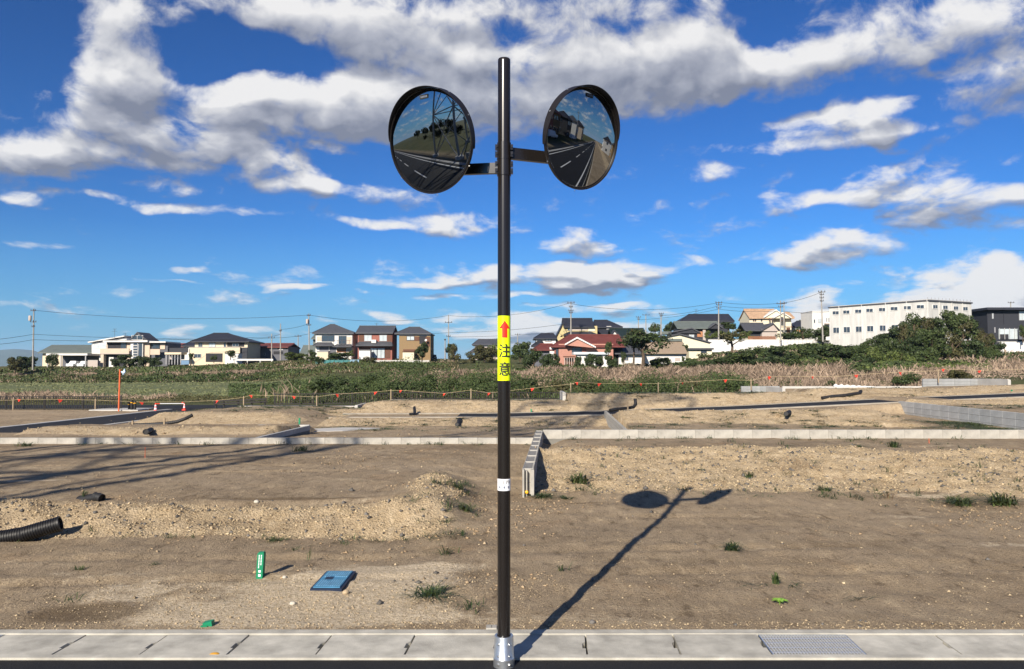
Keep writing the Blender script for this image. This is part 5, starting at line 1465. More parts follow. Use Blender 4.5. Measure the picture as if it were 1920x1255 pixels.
# --- warehouse with red roof
h = House('warehouse', 'dark grey warehouse with a long red roof', 505, 672, 186, cat='warehouse')
h.box(452, 540, 650, 676, m_w_grey, depth=10); h.gable(448, 541.5, 651, 644.6, m_tile_red, depth=11); h.panel(513, 531, 659, 664.5, m_shade, 'painted_opening_shade'); h.win(495, 498, 662, 667, d=.05, split=False); h.panel(512, 520, 652.5, 655, m_w_white, 'sign_board'); h.panel(523, 531, 654, 656, m_w_white, 'sign_board')
h = House('red_roof_hall', 'low white hall with red roof and four square windows behind the shelter', 330, 662, 196, cat='building')
h.box(314, 348, 649, 665, m_w_white, depth=8); h.gable(312, 350, 650, 644.8, m_tile_red, depth=9)
for i in range(4): h.win(332 + i * 3.6, 334.6 + i * 3.6, 652, 654.6, d=.05, split=False)
h = House('green_sheet_house', 'steep green sheet roof house half hidden by a utility pole', 577, 664, 186, cat='house')
h.gable(562, 596, 664, 648.5, m_tile_gn, depth=7, wallmat=m_w_white); h.box(565, 592, 663, 676, m_w_white); h.box(579, 592, 633, 664, m_tile_gn, d=-4, depth=4, name='upper_wall'); h.gable(577, 594, 634, 628, m_tile_gn, d=-3, depth=6, name='upper_roof')
# --- three houses in a row
ROW = 'three detached houses in a row'
h = House('white_house', 'white two-storey house with a pointed grey tiled hip roof', 625, 674, 166, group=ROW)
h.box(592, 660, 624, 676, m_w_white, depth=7); h.hip(586.5, 664.5, 624.6, 608.8, 618.5, 628, m_tile, depth=8.6)
h.win(603.5, 627, 629.5, 640.5, d=.05, frame=m_frame_dk); h.panel(594, 602.5, 631, 640, m_w_beige); h.win(635, 649.5, 630, 645, d=.05, frame=m_frame_dk); h.panel(650.5, 659, 631.5, 645, m_w_beige)
h.hip(589.5, 627, 648.5, 643, 594, 622, m_tile, d=1.4, depth=2.8, name='lower_roof', th=.12); h.hip(627.5, 662, 650.5, 646.8, 631, 658, m_tile, d=1.8, depth=3.2, name='lower_roof', th=.12)
h.panel(599, 616, 650, 674, m_w_grey); h.panel(618, 630, 648, 674, m_w_grey); h.panel(631.5, 649, 653, 661, m_door, 'shutter'); h.panel(650, 659, 654, 662, m_w_beige)
for i in range(5): h.panel(628.5 + i * 7.2, 629 + i * 7.2, 639, 647, m_frame_dk, 'balcony_post', d=1.5, depth=.06)
h.panel(628, 660, 638.6, 639.2, m_frame_dk, 'balcony_rail', d=1.5, depth=.06)
hs = House('garden_shed', 'cream garden shed in front of the white house', 605, 674, 163.5, cat='shed'); hs.box(594.5, 615, 659.5, 675, m_w_cream, depth=1.6); hs.panel(593.5, 616, 658, 659.5, m_frame, 'roof', d=.15, depth=1.9)
h = House('red_house', 'red brown two-storey house with a straight grey tiled ridge roof', 703, 674, 166, group=ROW)
h.box(671, 735, 624, 676, m_w_brick, depth=7); h.gable(667.5, 737.5, 624.2, 612, m_tile, depth=8.4, wallmat=m_w_brick)
h.panel(671, 735, 624.4, 627.5, m_w_grey, 'eave_band', d=.08)
for x0 in (683, 711.5):
    h.win(x0, x0 + 14, 628.5, 640, d=.06, glass=m_glass_lt, frame=m_frame)
h.panel(673, 682, 628, 641, m_brown, 'shutter', d=.1); h.panel(726.5, 734, 628, 641, m_brown, 'shutter', d=.1)
h.hip(669.5, 737.5, 648.5, 642, 673, 734, m_tile, d=1.5, depth=3, name='lower_roof', th=.12)
h.panel(697.5, 706, 637.5, 643.5, m_w_white, 'air_conditioner', d=.7, depth=.5)
h.win(694.5, 707, 653, 672, d=.06, glass=m_glass_lt, frame=m_frame_dk); h.win(707.5, 721.5, 653, 672, d=.06, glass=m_glass_lt, frame=m_frame_dk); h.panel(722, 731.5, 651, 672, m_brown, 'shutter', d=.1); h.panel(673, 694, 651, 656, m_brown, 'panel', d=.1)
hs = House('garden_shed', 'white garden shed in front of the red brown house', 684, 674, 163.5, cat='shed'); hs.box(673.2, 694, 657.5, 674.5, m_w_white, depth=1.6); hs.panel(672.4, 694.8, 656.4, 657.5, m_frame, 'roof', d=.15, depth=1.9)
h = House('tan_house', 'tan two-storey house with grey hip roof behind a round tree', 777, 674, 166, group=ROW)
h.box(748.5, 807, 625, 676, m_w_tan, depth=7); h.hip(740.5, 808.5, 625.4, 614, 766.5, 787, m_tile, depth=8.6)
h.panel(748.4, 807.2, 625.6, 629.5, m_w_white, 'eave_band', d=.06); h.win(762.5, 777, 630.5, 638.5, d=.06, glass=m_glass_lt, frame=m_frame_dk); h.panel(777, 786, 631.5, 639, m_brown, 'shutter', d=.1); h.panel(786.5, 800, 630, 645, m_shade, 'painted_recess', d=.05); h.panel(798, 806, 632, 650, m_brown, 'panel', d=.08); h.panel(757, 790, 655.5, 659, m_brown, 'awning', d=.9, depth=1)  # dark panel paints the shaded part of the upper wall
mb = MB(); q = h.p(799.5, 638.5, 1.0); mb.lathe(q, [(.28, 0), (.22, .08), (.05, .12)], 14, ax=(-.3, -1, .3)); mb.build('satellite_dish', m_w_white, h.t)
hs = House('garden_shed', 'pale cream garden shed in front of the tan house', 765, 673, 163.5, cat='shed'); hs.box(755, 776, 660.5, 674.5, m_w_paleyel, depth=1.6); hs.panel(754.2, 776.8, 659.4, 660.5, m_brown, 'roof', d=.15, depth=1.9)
h = House('garden_fence', 'blue green netting fence below the gardens of the white house', 640, 681, 158, cat='fence')
m_net = M('blue_green_net', (.05, .17, .17), rough=.8, var=.3, scale=3); m_sheetb = M('blue_sheet', (.20, .32, .42), rough=.6, var=.3, scale=2)
for i in range(11): h.panel(592 + i * 8.5, 592.8 + i * 8.5, 674, 684, m_net, 'post', depth=.06)
h.panel(592, 657, 675.4, 682, m_net, 'netting', d=-.05, depth=.03); h.panel(657, 673, 674.6, 683.5, m_sheetb, 'tarpaulin', d=.05, depth=.06)
h = House('garden_retaining_wall', 'low grey garden wall below the red brown and tan houses', 740, 681, 160, cat='wall'); h.panel(696, 805, 675.5, 684, m_conc2, 'wall', depth=.3); h.panel(716, 790, 679, 684, M('blue_grey_netting', (.12, .15, .19), rough=.8, var=.3, scale=2), 'net', d=.1, depth=.05)
# --- far small house behind the pole
h = House('far_house', 'grey hip roof house half hidden behind the mirror pole', 913, 662, 210); h.box(890, 942, 646, 668, m_w_pink, depth=7); h.hip(885, 946, 646.4, 636.6, 897, 935, m_tile, depth=9); h.hip(880, 946, 661, 653, 890, 940, m_tile, d=2, depth=5, name='lower_roof'); h.win(905, 932, 647.5, 650.5, d=.05)
# --- red-roofed bungalow
h = House('red_roof_bungalow', 'salmon bungalow with a wide red brown roof and a white-edged front gable', 1080, 689, 134)
h.box(1047.5, 1150, 645, 690, m_w_salmon, depth=8); h.box(1031, 1040, 651, 690, m_w_white, depth=6, d=-.6, name='side_wall'); h.panel(1039.5, 1048, 650, 690, m_w_brick, 'porch_wall', d=-.3)
h.hip(1033, 1172, 649.5, 628.6, 1066, 1160, m_tile_red, d=.5, depth=10)
h.front(1058, 1115, 645.5, 1080.6, 632.6, m_w_white, d=1.8, depth=1.2, wallmat=m_w_salmon, ye2=650.5, name='gable_trim')
h.hip(998, 1040, 655.5, 645.5, 1012, 1036, m_tile_red, d=-.5, depth=6, name='side_roof'); h.box(1003, 1034, 655, 688, m_w_grey, d=-1.2, depth=4, name='side_wall')
h.win(1072, 1091, 651.5, 664, d=.06, frame=m_frame_dk); h.panel(1091.5, 1099, 652, 664, m_w_brick, 'shutter', d=.1); h.win(1042, 1047, 655, 672, d=-.1, frame=m_frame_dk, split=False)
h = House('lean_to', 'white lean-to shed with flat light metal roof before the bungalow', 1108, 689, 129, cat='shed'); h.box(1082, 1140, 665, 690, m_w_white, depth=3); h.panel(1075, 1143, 660.5, 665, M('light_metal_roof', (.50, .55, .58), rough=.4, var=.08), 'roof', d=.5, depth=4); h.panel(1116, 1128, 667, 690, m_shade, 'painted_opening_shade', d=.03); h.panel(1098, 1110, 668, 688, m_w_grey, 'shutter', d=.04)  # the shed's dark inside is painted as a flat panel
h = House('tool_shelter', 'small brown timber shelter with pale struts beside the lean-to', 1066, 689, 128, cat='shelter'); h.panel(1057, 1078, 668, 670, m_brown, 'roof', d=.5, depth=1.6); h.panel(1059, 1077, 671, 689, m_brown, 'back', d=-.8, depth=.1)
for i in range(5): h.panel(1058 + i * 4.3, 1059.3 + i * 4.3, 670, 689, m_w_pink, 'strut', d=.4, depth=.1)
h = House('grey_roof_shed', 'white shed with flat dark grey roof under the big tree', 1180, 685, 136, cat='shed'); h.box(1160, 1206, 661, 686, m_w_white, depth=6); h.gable(1146, 1208, 662.5, 648.5, m_tile, depth=7.5, d=1.0); h.panel(1147, 1160, 662, 686, m_shade, 'painted_opening_shade', d=-.3); h.win(1170, 1178, 668, 676, d=.05)
h = House('brown_roof_shed', 'white shed with light brown sheet roof beyond the big tree', 1250, 683, 138, cat='shed'); h.box(1206, 1285.5, 660, 684, m_w_white, depth=6); h.gable(1200, 1287, 661.5, 643, m_tile_brn, depth=7.5, d=.8, wallmat=m_w_white); h.panel(1265.5, 1275.5, 671, 677, m_w_pink, 'panel')
h = House('cream_workshop', 'pale cream workshop with a long sloping roofline', 1290, 664, 150, cat='workshop')
a = [h.p(*q) for q in ((1237, 655), (1333, 655), (1331, 643.5), (1272.5, 627.7), (1237, 634.5))]
mb = MB(); n = len(a); mb.add([tuple(v) for v in a] + [(v.x, v.y + 7, v.z) for v in a], [tuple(range(n)), tuple(range(n, 2 * n))[::-1]] + [(i, n + i, n + (i + 1) % n, (i + 1) % n) for i in range(n)]); mb.build('wall', m_w_paleyel, h.t)
for q0, q1 in (((1235, 634.6), (1272.5, 627)), ((1272.5, 627), (1333, 643.4))):
    a, b = h.p(*q0), h.p(*q1); mb = MB(); mb.obox((a + b) / 2 + Vector((0, 3.5, .05)), (b - a) / 2, (0, 4, 0), (0, 0, .09)); mb.build('roof', m_tile, h.t)
h.box(1291, 1334, 655, 666, m_w_paleyel, d=.4, depth=5, name='lower_wall'); h.panel(1289, 1336, 653, 656, m_tile, 'lower_roof', d=1.0, depth=3); h.win(1313, 1324, 657.5, 662, d=.45, frame=m_frame_dk); h.panel(1241, 1276, 636, 640.5, m_tile_gn, 'awning', d=1.6, depth=1.6)
# --- yellow house with dark roofs and neighbours
h = House('yellow_house', 'yellow two-storey house with a tall dark gabled roof behind the bungalow', 1085, 640, 165)
h.box(1055, 1120, 611, 645, m_w_yellow, depth=8); h.gable(1056, 1114, 613, 597.8, m_tile_dk, depth=9, wallmat=m_w_yellow, inset=1.5)
h.front(1041, 1062, 634, 1056, 604, m_tile_dk, d=.2, depth=7, wallmat=m_w_yellow, ye2=622, name='side_roof'); h.box(1044, 1056, 632, 650, m_w_yellow, d=-.2, depth=6)
h.hip(1056, 1118, 628, 616.5, 1082, 1092, m_tile_dk, d=1.6, depth=6, name='lower_roof'); h.panel(1103, 1115.5, 614, 621.5, m_w_paleyel, 'wall_panel', d=.1); h.panel(1072, 1102, 613.5, 620, m_w_pink, 'painted_recess', d=.05); h.win(1064, 1072, 614, 620, d=.1)
h = House('dark_hip_house', 'dark roofed house joined to the side of the yellow house', 1140, 640, 170); h.box(1116, 1163, 612, 650, m_w_dk, depth=8); h.hip(1110, 1167, 613.8, 600.8, 1114, 1139, m_tile_dk, depth=9); h.hip(1114, 1146, 627, 614, 1120, 1136, m_tile_dk, d=2, depth=5, name='lower_roof'); h.box(1137, 1146, 612, 620, m_w_white, d=.3, depth=.5, name='wall_panel')
h = House('small_white_house', 'small white house with dark hip roof beside the yellow gable', 1022, 650, 160); h.box(1005, 1042, 633, 655, m_w_white, depth=6); h.hip(1000.5, 1044, 634.5, 625.8, 1014, 1038, m_tile_dk, depth=8); h.win(1022, 1034, 636, 640.5, d=.05, glass=m_glass_lt, frame=m_brown); h.hip(996, 1020, 649, 640, 1008, 1017, m_tile_dk, d=2, depth=4, name='lower_roof')
h = House('green_black_hall', 'low house with a wide green black roof and a small white gable', 1170, 645, 160); h.gable(1147, 1214, 631.5, 616.6, m_tile_blk, depth=9, d=0); h.box(1150, 1210, 631, 652, m_w_grey, depth=7); h.front(1144, 1162, 630, 1150, 619, m_tile_dk, d=1.2, depth=2.5, wallmat=m_w_white, name='front_gable')
# --- traditional farmhouse with several roofs
h = House('farmhouse', 'large traditional farmhouse with dark upper roof on the rise', 1325, 618, 200); h.box(1283, 1368, 600, 625, m_w_dk, depth=8); h.hip(1275, 1376, 602.5, 589.8, 1291, 1366, m_tile_dk, depth=11, th=.4); h.panel(1282, 1370, 603.5, 608, m_w_white, 'wall_band', d=.05)
h.box(1340, 1347, 602, 609, m_w_cream, d=.4, depth=.3, name='wall_panel')
h = House('grey_roof_outbuilding', 'grey tiled outbuilding below the dark upper farmhouse roof', 1305, 622, 192); h.gable(1268, 1352, 615.5, 603.8, m_tile_gn, depth=9, d=1); h.box(1272, 1350, 615, 636, m_w_dk, depth=6); h.front(1325, 1352, 615.5, 1338, 606, m_tile, d=2, depth=3, wallmat=m_w_dk, name='front_gable')
h = House('black_gable_cottage', 'black boarded cottage with grey roof and small white window', 1294, 636, 184); h.box(1282, 1308, 620, 640, m_w_dk, depth=6); h.front(1252, 1312, 623.5, 1296, 614.6, m_tile, d=.8, depth=7, wallmat=m_w_dk, ye2=623.5); h.win(1291.5, 1301.5, 627.5, 633.5, d=.1, glass=m_glass_lt); h.panel(1307, 1317, 622, 632, m_door, 'porch', d=.2); h.box(1258, 1283, 622, 640, m_w_grey, depth=5, name='side_wall')
h.panel(1239, 1258, 622, 627, m_tile_gn, 'shed_roof', d=.5, depth=4); h.panel(1317, 1322, 619, 640, m_w_pink, 'gate_wall', d=.6, depth=.4)
# --- orange roofed villa
h = House('orange_roof_villa', 'cream villa with orange tiled gables on the hill', 1444, 625, 186)
h.box(1405, 1484, 595, 630, m_w_paleyel, depth=8); h.gable(1403.5, 1462, 596.5, 580.5, m_tile_or, depth=9, wallmat=m_w_paleyel, inset=1.5); h.front(1430, 1474, 595, 1453, 580.8, m_w_white, d=.9, depth=4, wallmat=m_w_paleyel, name='gable_trim'); h.front(1446, 1479, 596, 1463, 586.2, m_w_white, d=1.8, depth=3, wallmat=m_w_paleyel, name='front_gable'); h.hip(1468, 1487, 596.5, 586, 1472, 1480, m_tile_or, d=1, depth=7, name='side_roof')
for x in (1411.5, 1415, 1426.5, 1439.5, 1444.5): h.win(x, x + 2.6, 597.5, 603, d=.05 if x < 1430 else .95, frame=m_brown, split=False)
h.win(1457.5, 1463, 595.5, 602.5, d=1.9, frame=m_brown); h.panel(1460, 1480, 613.5, 614.5, m_brown, 'canopy', d=2.2, depth=1); h.panel(1474.5, 1481.5, 614.5, 624, m_brown, 'door', d=.1)
h = House('grey_gable_shed', 'grey pink shed with dark tiled roof in front of the villa', 1440, 631, 172, cat='shed'); h.box(1428.5, 1457.5, 617, 632, m_w_pink, depth=7); h.front(1425.5, 1461, 619.5, 1448, 605.8, m_tile, d=.7, depth=8, wallmat=m_w_pink); h.gable(1396, 1440, 619.5, 606.5, m_tile, d=.2, depth=7, name='side_roof'); h.box(1405, 1429, 619, 632, m_w_dk, d=-1, depth=4, name='side_wall')
h = House('board_fence', 'brown board fence along the top of the white retaining wall', 1428, 637, 166, cat='fence')
for i in range(26): h.panel(1402.5 + i * 2, 1404.2 + i * 2, 630.6 + .15 * (i % 3), 638, m_fen_brown, 'board', depth=.05)
h = House('white_retaining_wall', 'long white retaining wall below the brown fence and cottages', 1450, 645, 162, cat='wall'); h.panel(1328, 1530, 637, 648, m_w_white, 'wall', depth=.3)
for i in range(24): h.panel(1447 + i * 7.0, 1447.5 + i * 7.0, 637.5, 650, m_frame, 'fence_post', d=2.5, depth=.06)
for y in (639, 643.5): h.panel(1447, 1612, y, y + .5, m_frame, 'fence_rail', d=2.5, depth=.05)
h.panel(1450, 1640, 649.5, 653, m_w_white, 'lower_wall', d=3.0, depth=.3); h.panel(1520, 1640, 640, 646, m_w_old, 'mid_wall', d=1.0, depth=.3)
h = House('small_hip_house', 'white house with small black hip roof between villa and cube house', 1503, 620, 190); h.box(1488, 1523, 611, 628, m_w_white, depth=6); h.hip(1485, 1527, 612.4, 602.6, 1493, 1519, m_tile_dk, depth=8); h.win(1492.5, 1496.5, 613.5, 618.5, d=.05, split=False); h.win(1498.5, 1502.5, 613.5, 618.5, d=.05, split=False); h.panel(1488, 1512, 619, 623, m_door, 'balcony')
h = House('cube_house', 'plain white cube house beside the big stained building', 1538, 616, 178); h.box(1522.8, 1558, 584, 630, m_w_white, depth=7); h.panel(1522.2, 1558.6, 583.2, 584, m_w_white, 'roof_edge', d=.1, depth=7.2); h.win(1525.5, 1528.5, 599, 606, d=.05, split=False); h.win(1534, 1539.5, 598, 606, d=.05, glass=m_glass_lt, split=False); h.win(1549, 1551, 596, 604, d=.05, split=False); h.win(1553, 1555, 596, 604, d=.05, split=False); h.panel(1545, 1557, 606.5, 608.5, m_w_pink, 'canopy', d=1, depth=1)
# --- the big two-storey building seen over its corner
Yc = 140.0; zt = P(1743, 562.3, Yc).z; zb_ = P(1743, 638.5, Yc).z - .6
Lp = Vector(((1556 - CX) / F * 156.8, 156.8)); Cp = Vector(((1743 - CX) / F * Yc, Yc)); Rp = Vector(((1823.5 - CX) / F * 145.6, 145.6)); Bp = Lp + Rp - Cp
bt = thing('office_building', 'big stained white two-storey building with rows of dark windows on the hill', 'building', (Cp.x, Cp.y, zb_))
mb = MB(); mb.prism([tuple(Lp), tuple(Cp), tuple(Rp), tuple(Bp)], zb_, zt - .25); mb.build('wall', m_w_old, bt)
ctr = (Lp + Rp) / 2
mb = MB(); mb.prism([tuple(ctr + (q - ctr) * 1.02) for q in (Lp, Cp, Rp, Bp)], zt - .25, zt); mb.build('roof', m_tile, bt)
mb = MB(); mb.prism([tuple(ctr + (q - ctr) * .985) for q in (Lp, Cp, Rp, Bp)], zt + .002, zt + .12); mb.build('roof_deck', m_conc2, bt)
def facepos(A, B, px):
    k_ = (px - CX) / F
    t = (k_ * A.y - A.x) / ((B.x - A.x) - k_ * (B.y - A.y)); return A + (B - A) * t
def face_rect(A, B, x0, x1, y0, y1, mat, nm, out, parent, th=.12):
    p, q = facepos(A, B, x0), facepos(A, B, x1); m_ = (p + q) / 2
    z1, z0 = P(960, y0, m_.y).z, P(960, y1, m_.y).z
    d = (B - A).normalized(); nrm = Vector((d.y, -d.x))
    c = m_ + nrm * out
    mb = MB(); mb.obox((c.x, c.y, (z0 + z1) / 2), ((q - p).x / 2, (q - p).y / 2, 0), (nrm.x * th / 2, nrm.y * th / 2, 0), (0, 0, (z1 - z0) / 2))
    return mb.build(nm, mat, parent)
def face_window(A, B, x0, x1, y0, y1):
    w = face_rect(A, B, x0 - .8, x1 + .8, y0 - .8, y1 + 1.0, m_w_white, 'window', .03, bt)
    m_ = (x0 + x1) / 2
    face_rect(A, B, x0, m_ - .3, y0, y1, m_glass, 'pane', .08, w, .06); face_rect(A, B, m_ + .3, x1, y0, y1, m_glass, 'pane', .08, w, .06)
for zx, zy in ((145, 186), (246, 179), (360, 171), (467, 163), (588, 155), (700, 146), (827, 137), (950, 128)):
    x, y = 1540 + zx / 5.05, 550 + zy / 5.05; face_window(Lp, Cp, x - 5.4 - zx * .0012, x + 5.4 + zx * .0012, y - 2.9, y + 2.9)
for zx, zy in ((148, 351), (248, 346), (363, 341), (470, 336), (590, 331), (705, 326), (828, 320), (952, 315)):
    x, y = 1540 + zx / 5.05, 550 + zy / 5.05; face_window(Lp, Cp, x - 5.6, x + 5.6, y - 5.0, y + 5.0)
for zx, zy in ((1085, 128), (1180, 134), (1280, 141), (1370, 147)):
    x, y = 1540 + zx / 5.05, 550 + zy / 5.05; face_window(Cp, Rp, x - 4, x + 4, y - 3, y + 3)
for px in (1575, 1617.5, 1662.5, 1702, 1741): face_rect(Lp, Cp, px - .45, px + .45, 562 + (1743 - px) * .073, 637, m_w_white, 'downpipe', .08, bt, .12)
for px in (1763, 1786, 1806): face_rect(Cp, Rp, px - .4, px + .4, 565, 630, m_w_old, 'downpipe', .08, bt, .12)
for i in range(13):
    q = Cp + (Rp - Cp) * (i / 12); mb = MB(); mb.box(q.x - .03, q.x + .03, q.y + .2, q.y + .26, zt + .1, zt + .5); mb.build('roof_post', m_frame, bt)
h = House('dark_cube_house', 'charcoal modern house with flat roof at the frame edge', 1895, 636, 148)
h.box(1851, 1990, 582, 637, m_w_dk, depth=9); h.panel(1844, 1995, 577.5, 582, m_tile_dk, 'roof', d=1.2, depth=11); h.win(1859.5, 1862.5, 587.5, 598, d=.05, glass=m_glass_lt, split=False); h.panel(1881, 1882.6, 585, 608, m_tile_dk, 'downpipe', d=.12); h.win(1910, 1922, 583.5, 601, d=.05, glass=m_glass_lt); h.win(1864, 1866, 614, 624, d=.05, glass=m_glass_lt, split=False)
h.panel(1872, 1912, 617, 636, m_glass_lt, 'glass_terrace', d=.1); h.panel(1873, 1890, 627, 636, m_shade, 'painted_opening_shade', d=.2)
for i in range(5): h.panel(1872 + i * 9.5, 1872.9 + i * 9.5, 615.5, 636.5, m_w_white, 'terrace_post', d=.35, depth=.1)
h.panel(1904, 1990, 614, 637, m_w_grey, 'screen', d=1.0, depth=.2)
h = House('white_plinth_wall', 'white rendered wall below the charcoal house', 1905, 645, 142, cat='wall'); h.panel(1876, 2000, 641.5, 657, m_w_white, 'wall', depth=.4); h.panel(1872, 2000, 640.6, 641.5, m_conc2, 'coping', d=.05, depth=.5)

# ------------------------------------------------------------------ utility poles and wires
def upole(px, y0, y1, Y, label, arms=(), trans=None, lean=0.0, r=.16):
    a, b = P(px, y1 + 4, Y), P(px + lean, y0, Y)
    t = thing('utility_pole', label, 'utility pole', a, 'utility poles')
    mb = MB(); mb.tube([a, b], [r, r * .65], 8); mb.build('shaft', m_util, t, smooth=True)
    for dy, w in arms:
        q = P(px + lean * .8, y0 + dy, Y); mb = MB(); mb.box(q.x - w, q.x + w, Y - .2, Y - .08, q.z - .06, q.z + .06); ar = mb.build('crossarm', m_util_dk, t)
        for u in (-.85, 0, .85):
            mb = MB(); mb.lathe(Vector((q.x + w * u, Y - .14, q.z + .06)), [(.05, 0), (.08, .1), (.04, .25)], 6); mb.build('insulator', m_util_dk, ar)
    if trans:
        q = P(px - 2, y0 + trans, Y); mb = MB(); mb.lathe(Vector((q.x - .15, Y - .3, q.z - .5)), [(.26, 0), (.28, .1), (.28, .9), (.2, 1.0)], 10); mb.build('transformer', m_w_pink, t, smooth=True)
    return t
POLES = [
    (61.5, 579, 690, 150, 'tall utility pole with transformer at the frame edge side of the village', [(4, .5), (25, .6), (34, .3)], 18, 2.0),
    (526, 607, 672, 176, 'grey utility pole in front of the red roofed warehouse', [(14, .3)], None, 0),
    (509.5, 626, 675, 172, 'short utility pole with street lamp by the road barrier', [(8, .7)], None, 0),
    (559, 628, 665, 205, 'short far utility pole between warehouse and green roof', [(3, .9)], None, 0),
    (580, 588, 672, 168, 'utility pole with transformer beside the white house', [(4, .4), (22, .5)], 15, -1.0),
    (841, 591, 672, 190, 'utility pole standing alone in the gap before the mirror pole', [(14, .9), (40, .5)], None, 0),
    (834.5, 636, 672, 188, 'thin short pole just before the lone utility pole', [(2, .2)], None, 0),
    (1070.5, 567, 640, 158, 'utility pole with crossarms rising in front of the yellow house', [(1.5, .75), (9, .4), (16, .5), (20, .4)], None, 0),
    (970.5, 625, 660, 230, 'far utility pole behind the trees just past the mirror pole', [(3, .8)], None, 0),
    (1197, 594, 630, 210, 'utility pole with short crossarms before the two round trees', [(1, .7), (5, .4)], None, 0),
    (1211, 590, 630, 215, 'utility pole with a side arm beside the two round trees', [(1, 1.0)], None, 0),
    (1239.5, 587, 632, 165, 'pale steel pole between the two round trees', [(2, .5), (6, .3)], None, 0),
    (1347.5, 566, 634, 162, 'utility pole with crossarms in front of the farmhouse roof', [(2, .7), (6, .6), (12, .5)], None, 0),
    (1463.5, 564, 640, 160, 'utility pole with wide crossarm in front of the orange roofed villa', [(6, .9), (12, .5)], None, 0),
    (1470, 565, 628, 182, 'second utility pole close behind the one at the villa', [(4, .6)], None, 0),
    (1543, 545, 637, 150, 'leaning utility pole with clustered fittings beside the cube house', [(3, .7), (8, .4), (14, .4), (20, .35)], None, -3.5),
    (1895, 566, 584, 190, 'pole top with crossarm behind the charcoal house', [(2, .8)], None, 0),
]
for px, y0, y1, Y, lb, arms, tr, ln in POLES: upole(px, y0, y1, Y, lb, arms, tr, ln)
def wire(label, pts, Ys, sag=3.0, r=.032):
    allp = []
    for (p, q), (Y0, Y1) in zip(zip(pts, pts[1:]), zip(Ys, Ys[1:])):
        for i in range(13):
            t = i / 12
            if allp and i == 0: continue
            w = P(p[0] + (q[0] - p[0]) * t, p[1] + (q[1] - p[1]) * t + sag * 4 * t * (1 - t), Y0 + (Y1 - Y0) * t); allp.append(w)
    mb = MB(); mb.tube(allp, r, 4); tag(mb.build('power_line', m_wire, loc=allp[0]), label, 'cable', 'overhead cables')
wire('top cable from the tall transformer pole past the three houses to the lone pole', [(63, 582), (580, 591), (841, 592), (1070, 568)], [150, 168, 190, 158], 11)
wire('upper cable between the yellow house pole and the farmhouse pole', [(1070, 570), (1347, 568)], [158, 162], 12)
wire('upper cable from the farmhouse pole past the villa to the leaning pole', [(1347, 567), (1463, 569), (1540, 548)], [162, 160, 150], 3)
wire('lower cable running from the farmhouse pole to the villa pole', [(1239, 592), (1347, 574), (1463, 576)], [165, 162, 160], 3)
wire('third cable sagging between the pale steel pole and the villa pole', [(1197, 600), (1347, 580), (1463, 583), (1556, 585)], [210, 162, 160, 158], 3)
wire('low cable pair coming in from the frame edge to the transformer pole', [(-60, 641), (63, 627), (360, 636), (510, 634), (580, 626)], [120, 150, 170, 172, 168], 2)
wire('lowest cable crossing behind the cream house roof', [(-60, 648), (63, 637), (310, 636), (470, 633), (526, 627)], [120, 150, 165, 170, 176], 3)
wire('cable crossing from the lone pole behind the mirror pole to the yellow house', [(580, 624), (841, 624), (1070, 606)], [168, 190, 158], 4)
wire('second cable crossing low behind the mirror pole', [(841, 632), (975, 628), (1065, 620)], [190, 230, 158], 1)
wire('slack cable between the utility pole in front of the warehouse and the white house', [(526, 618), (580, 607)], [176, 168], 2)

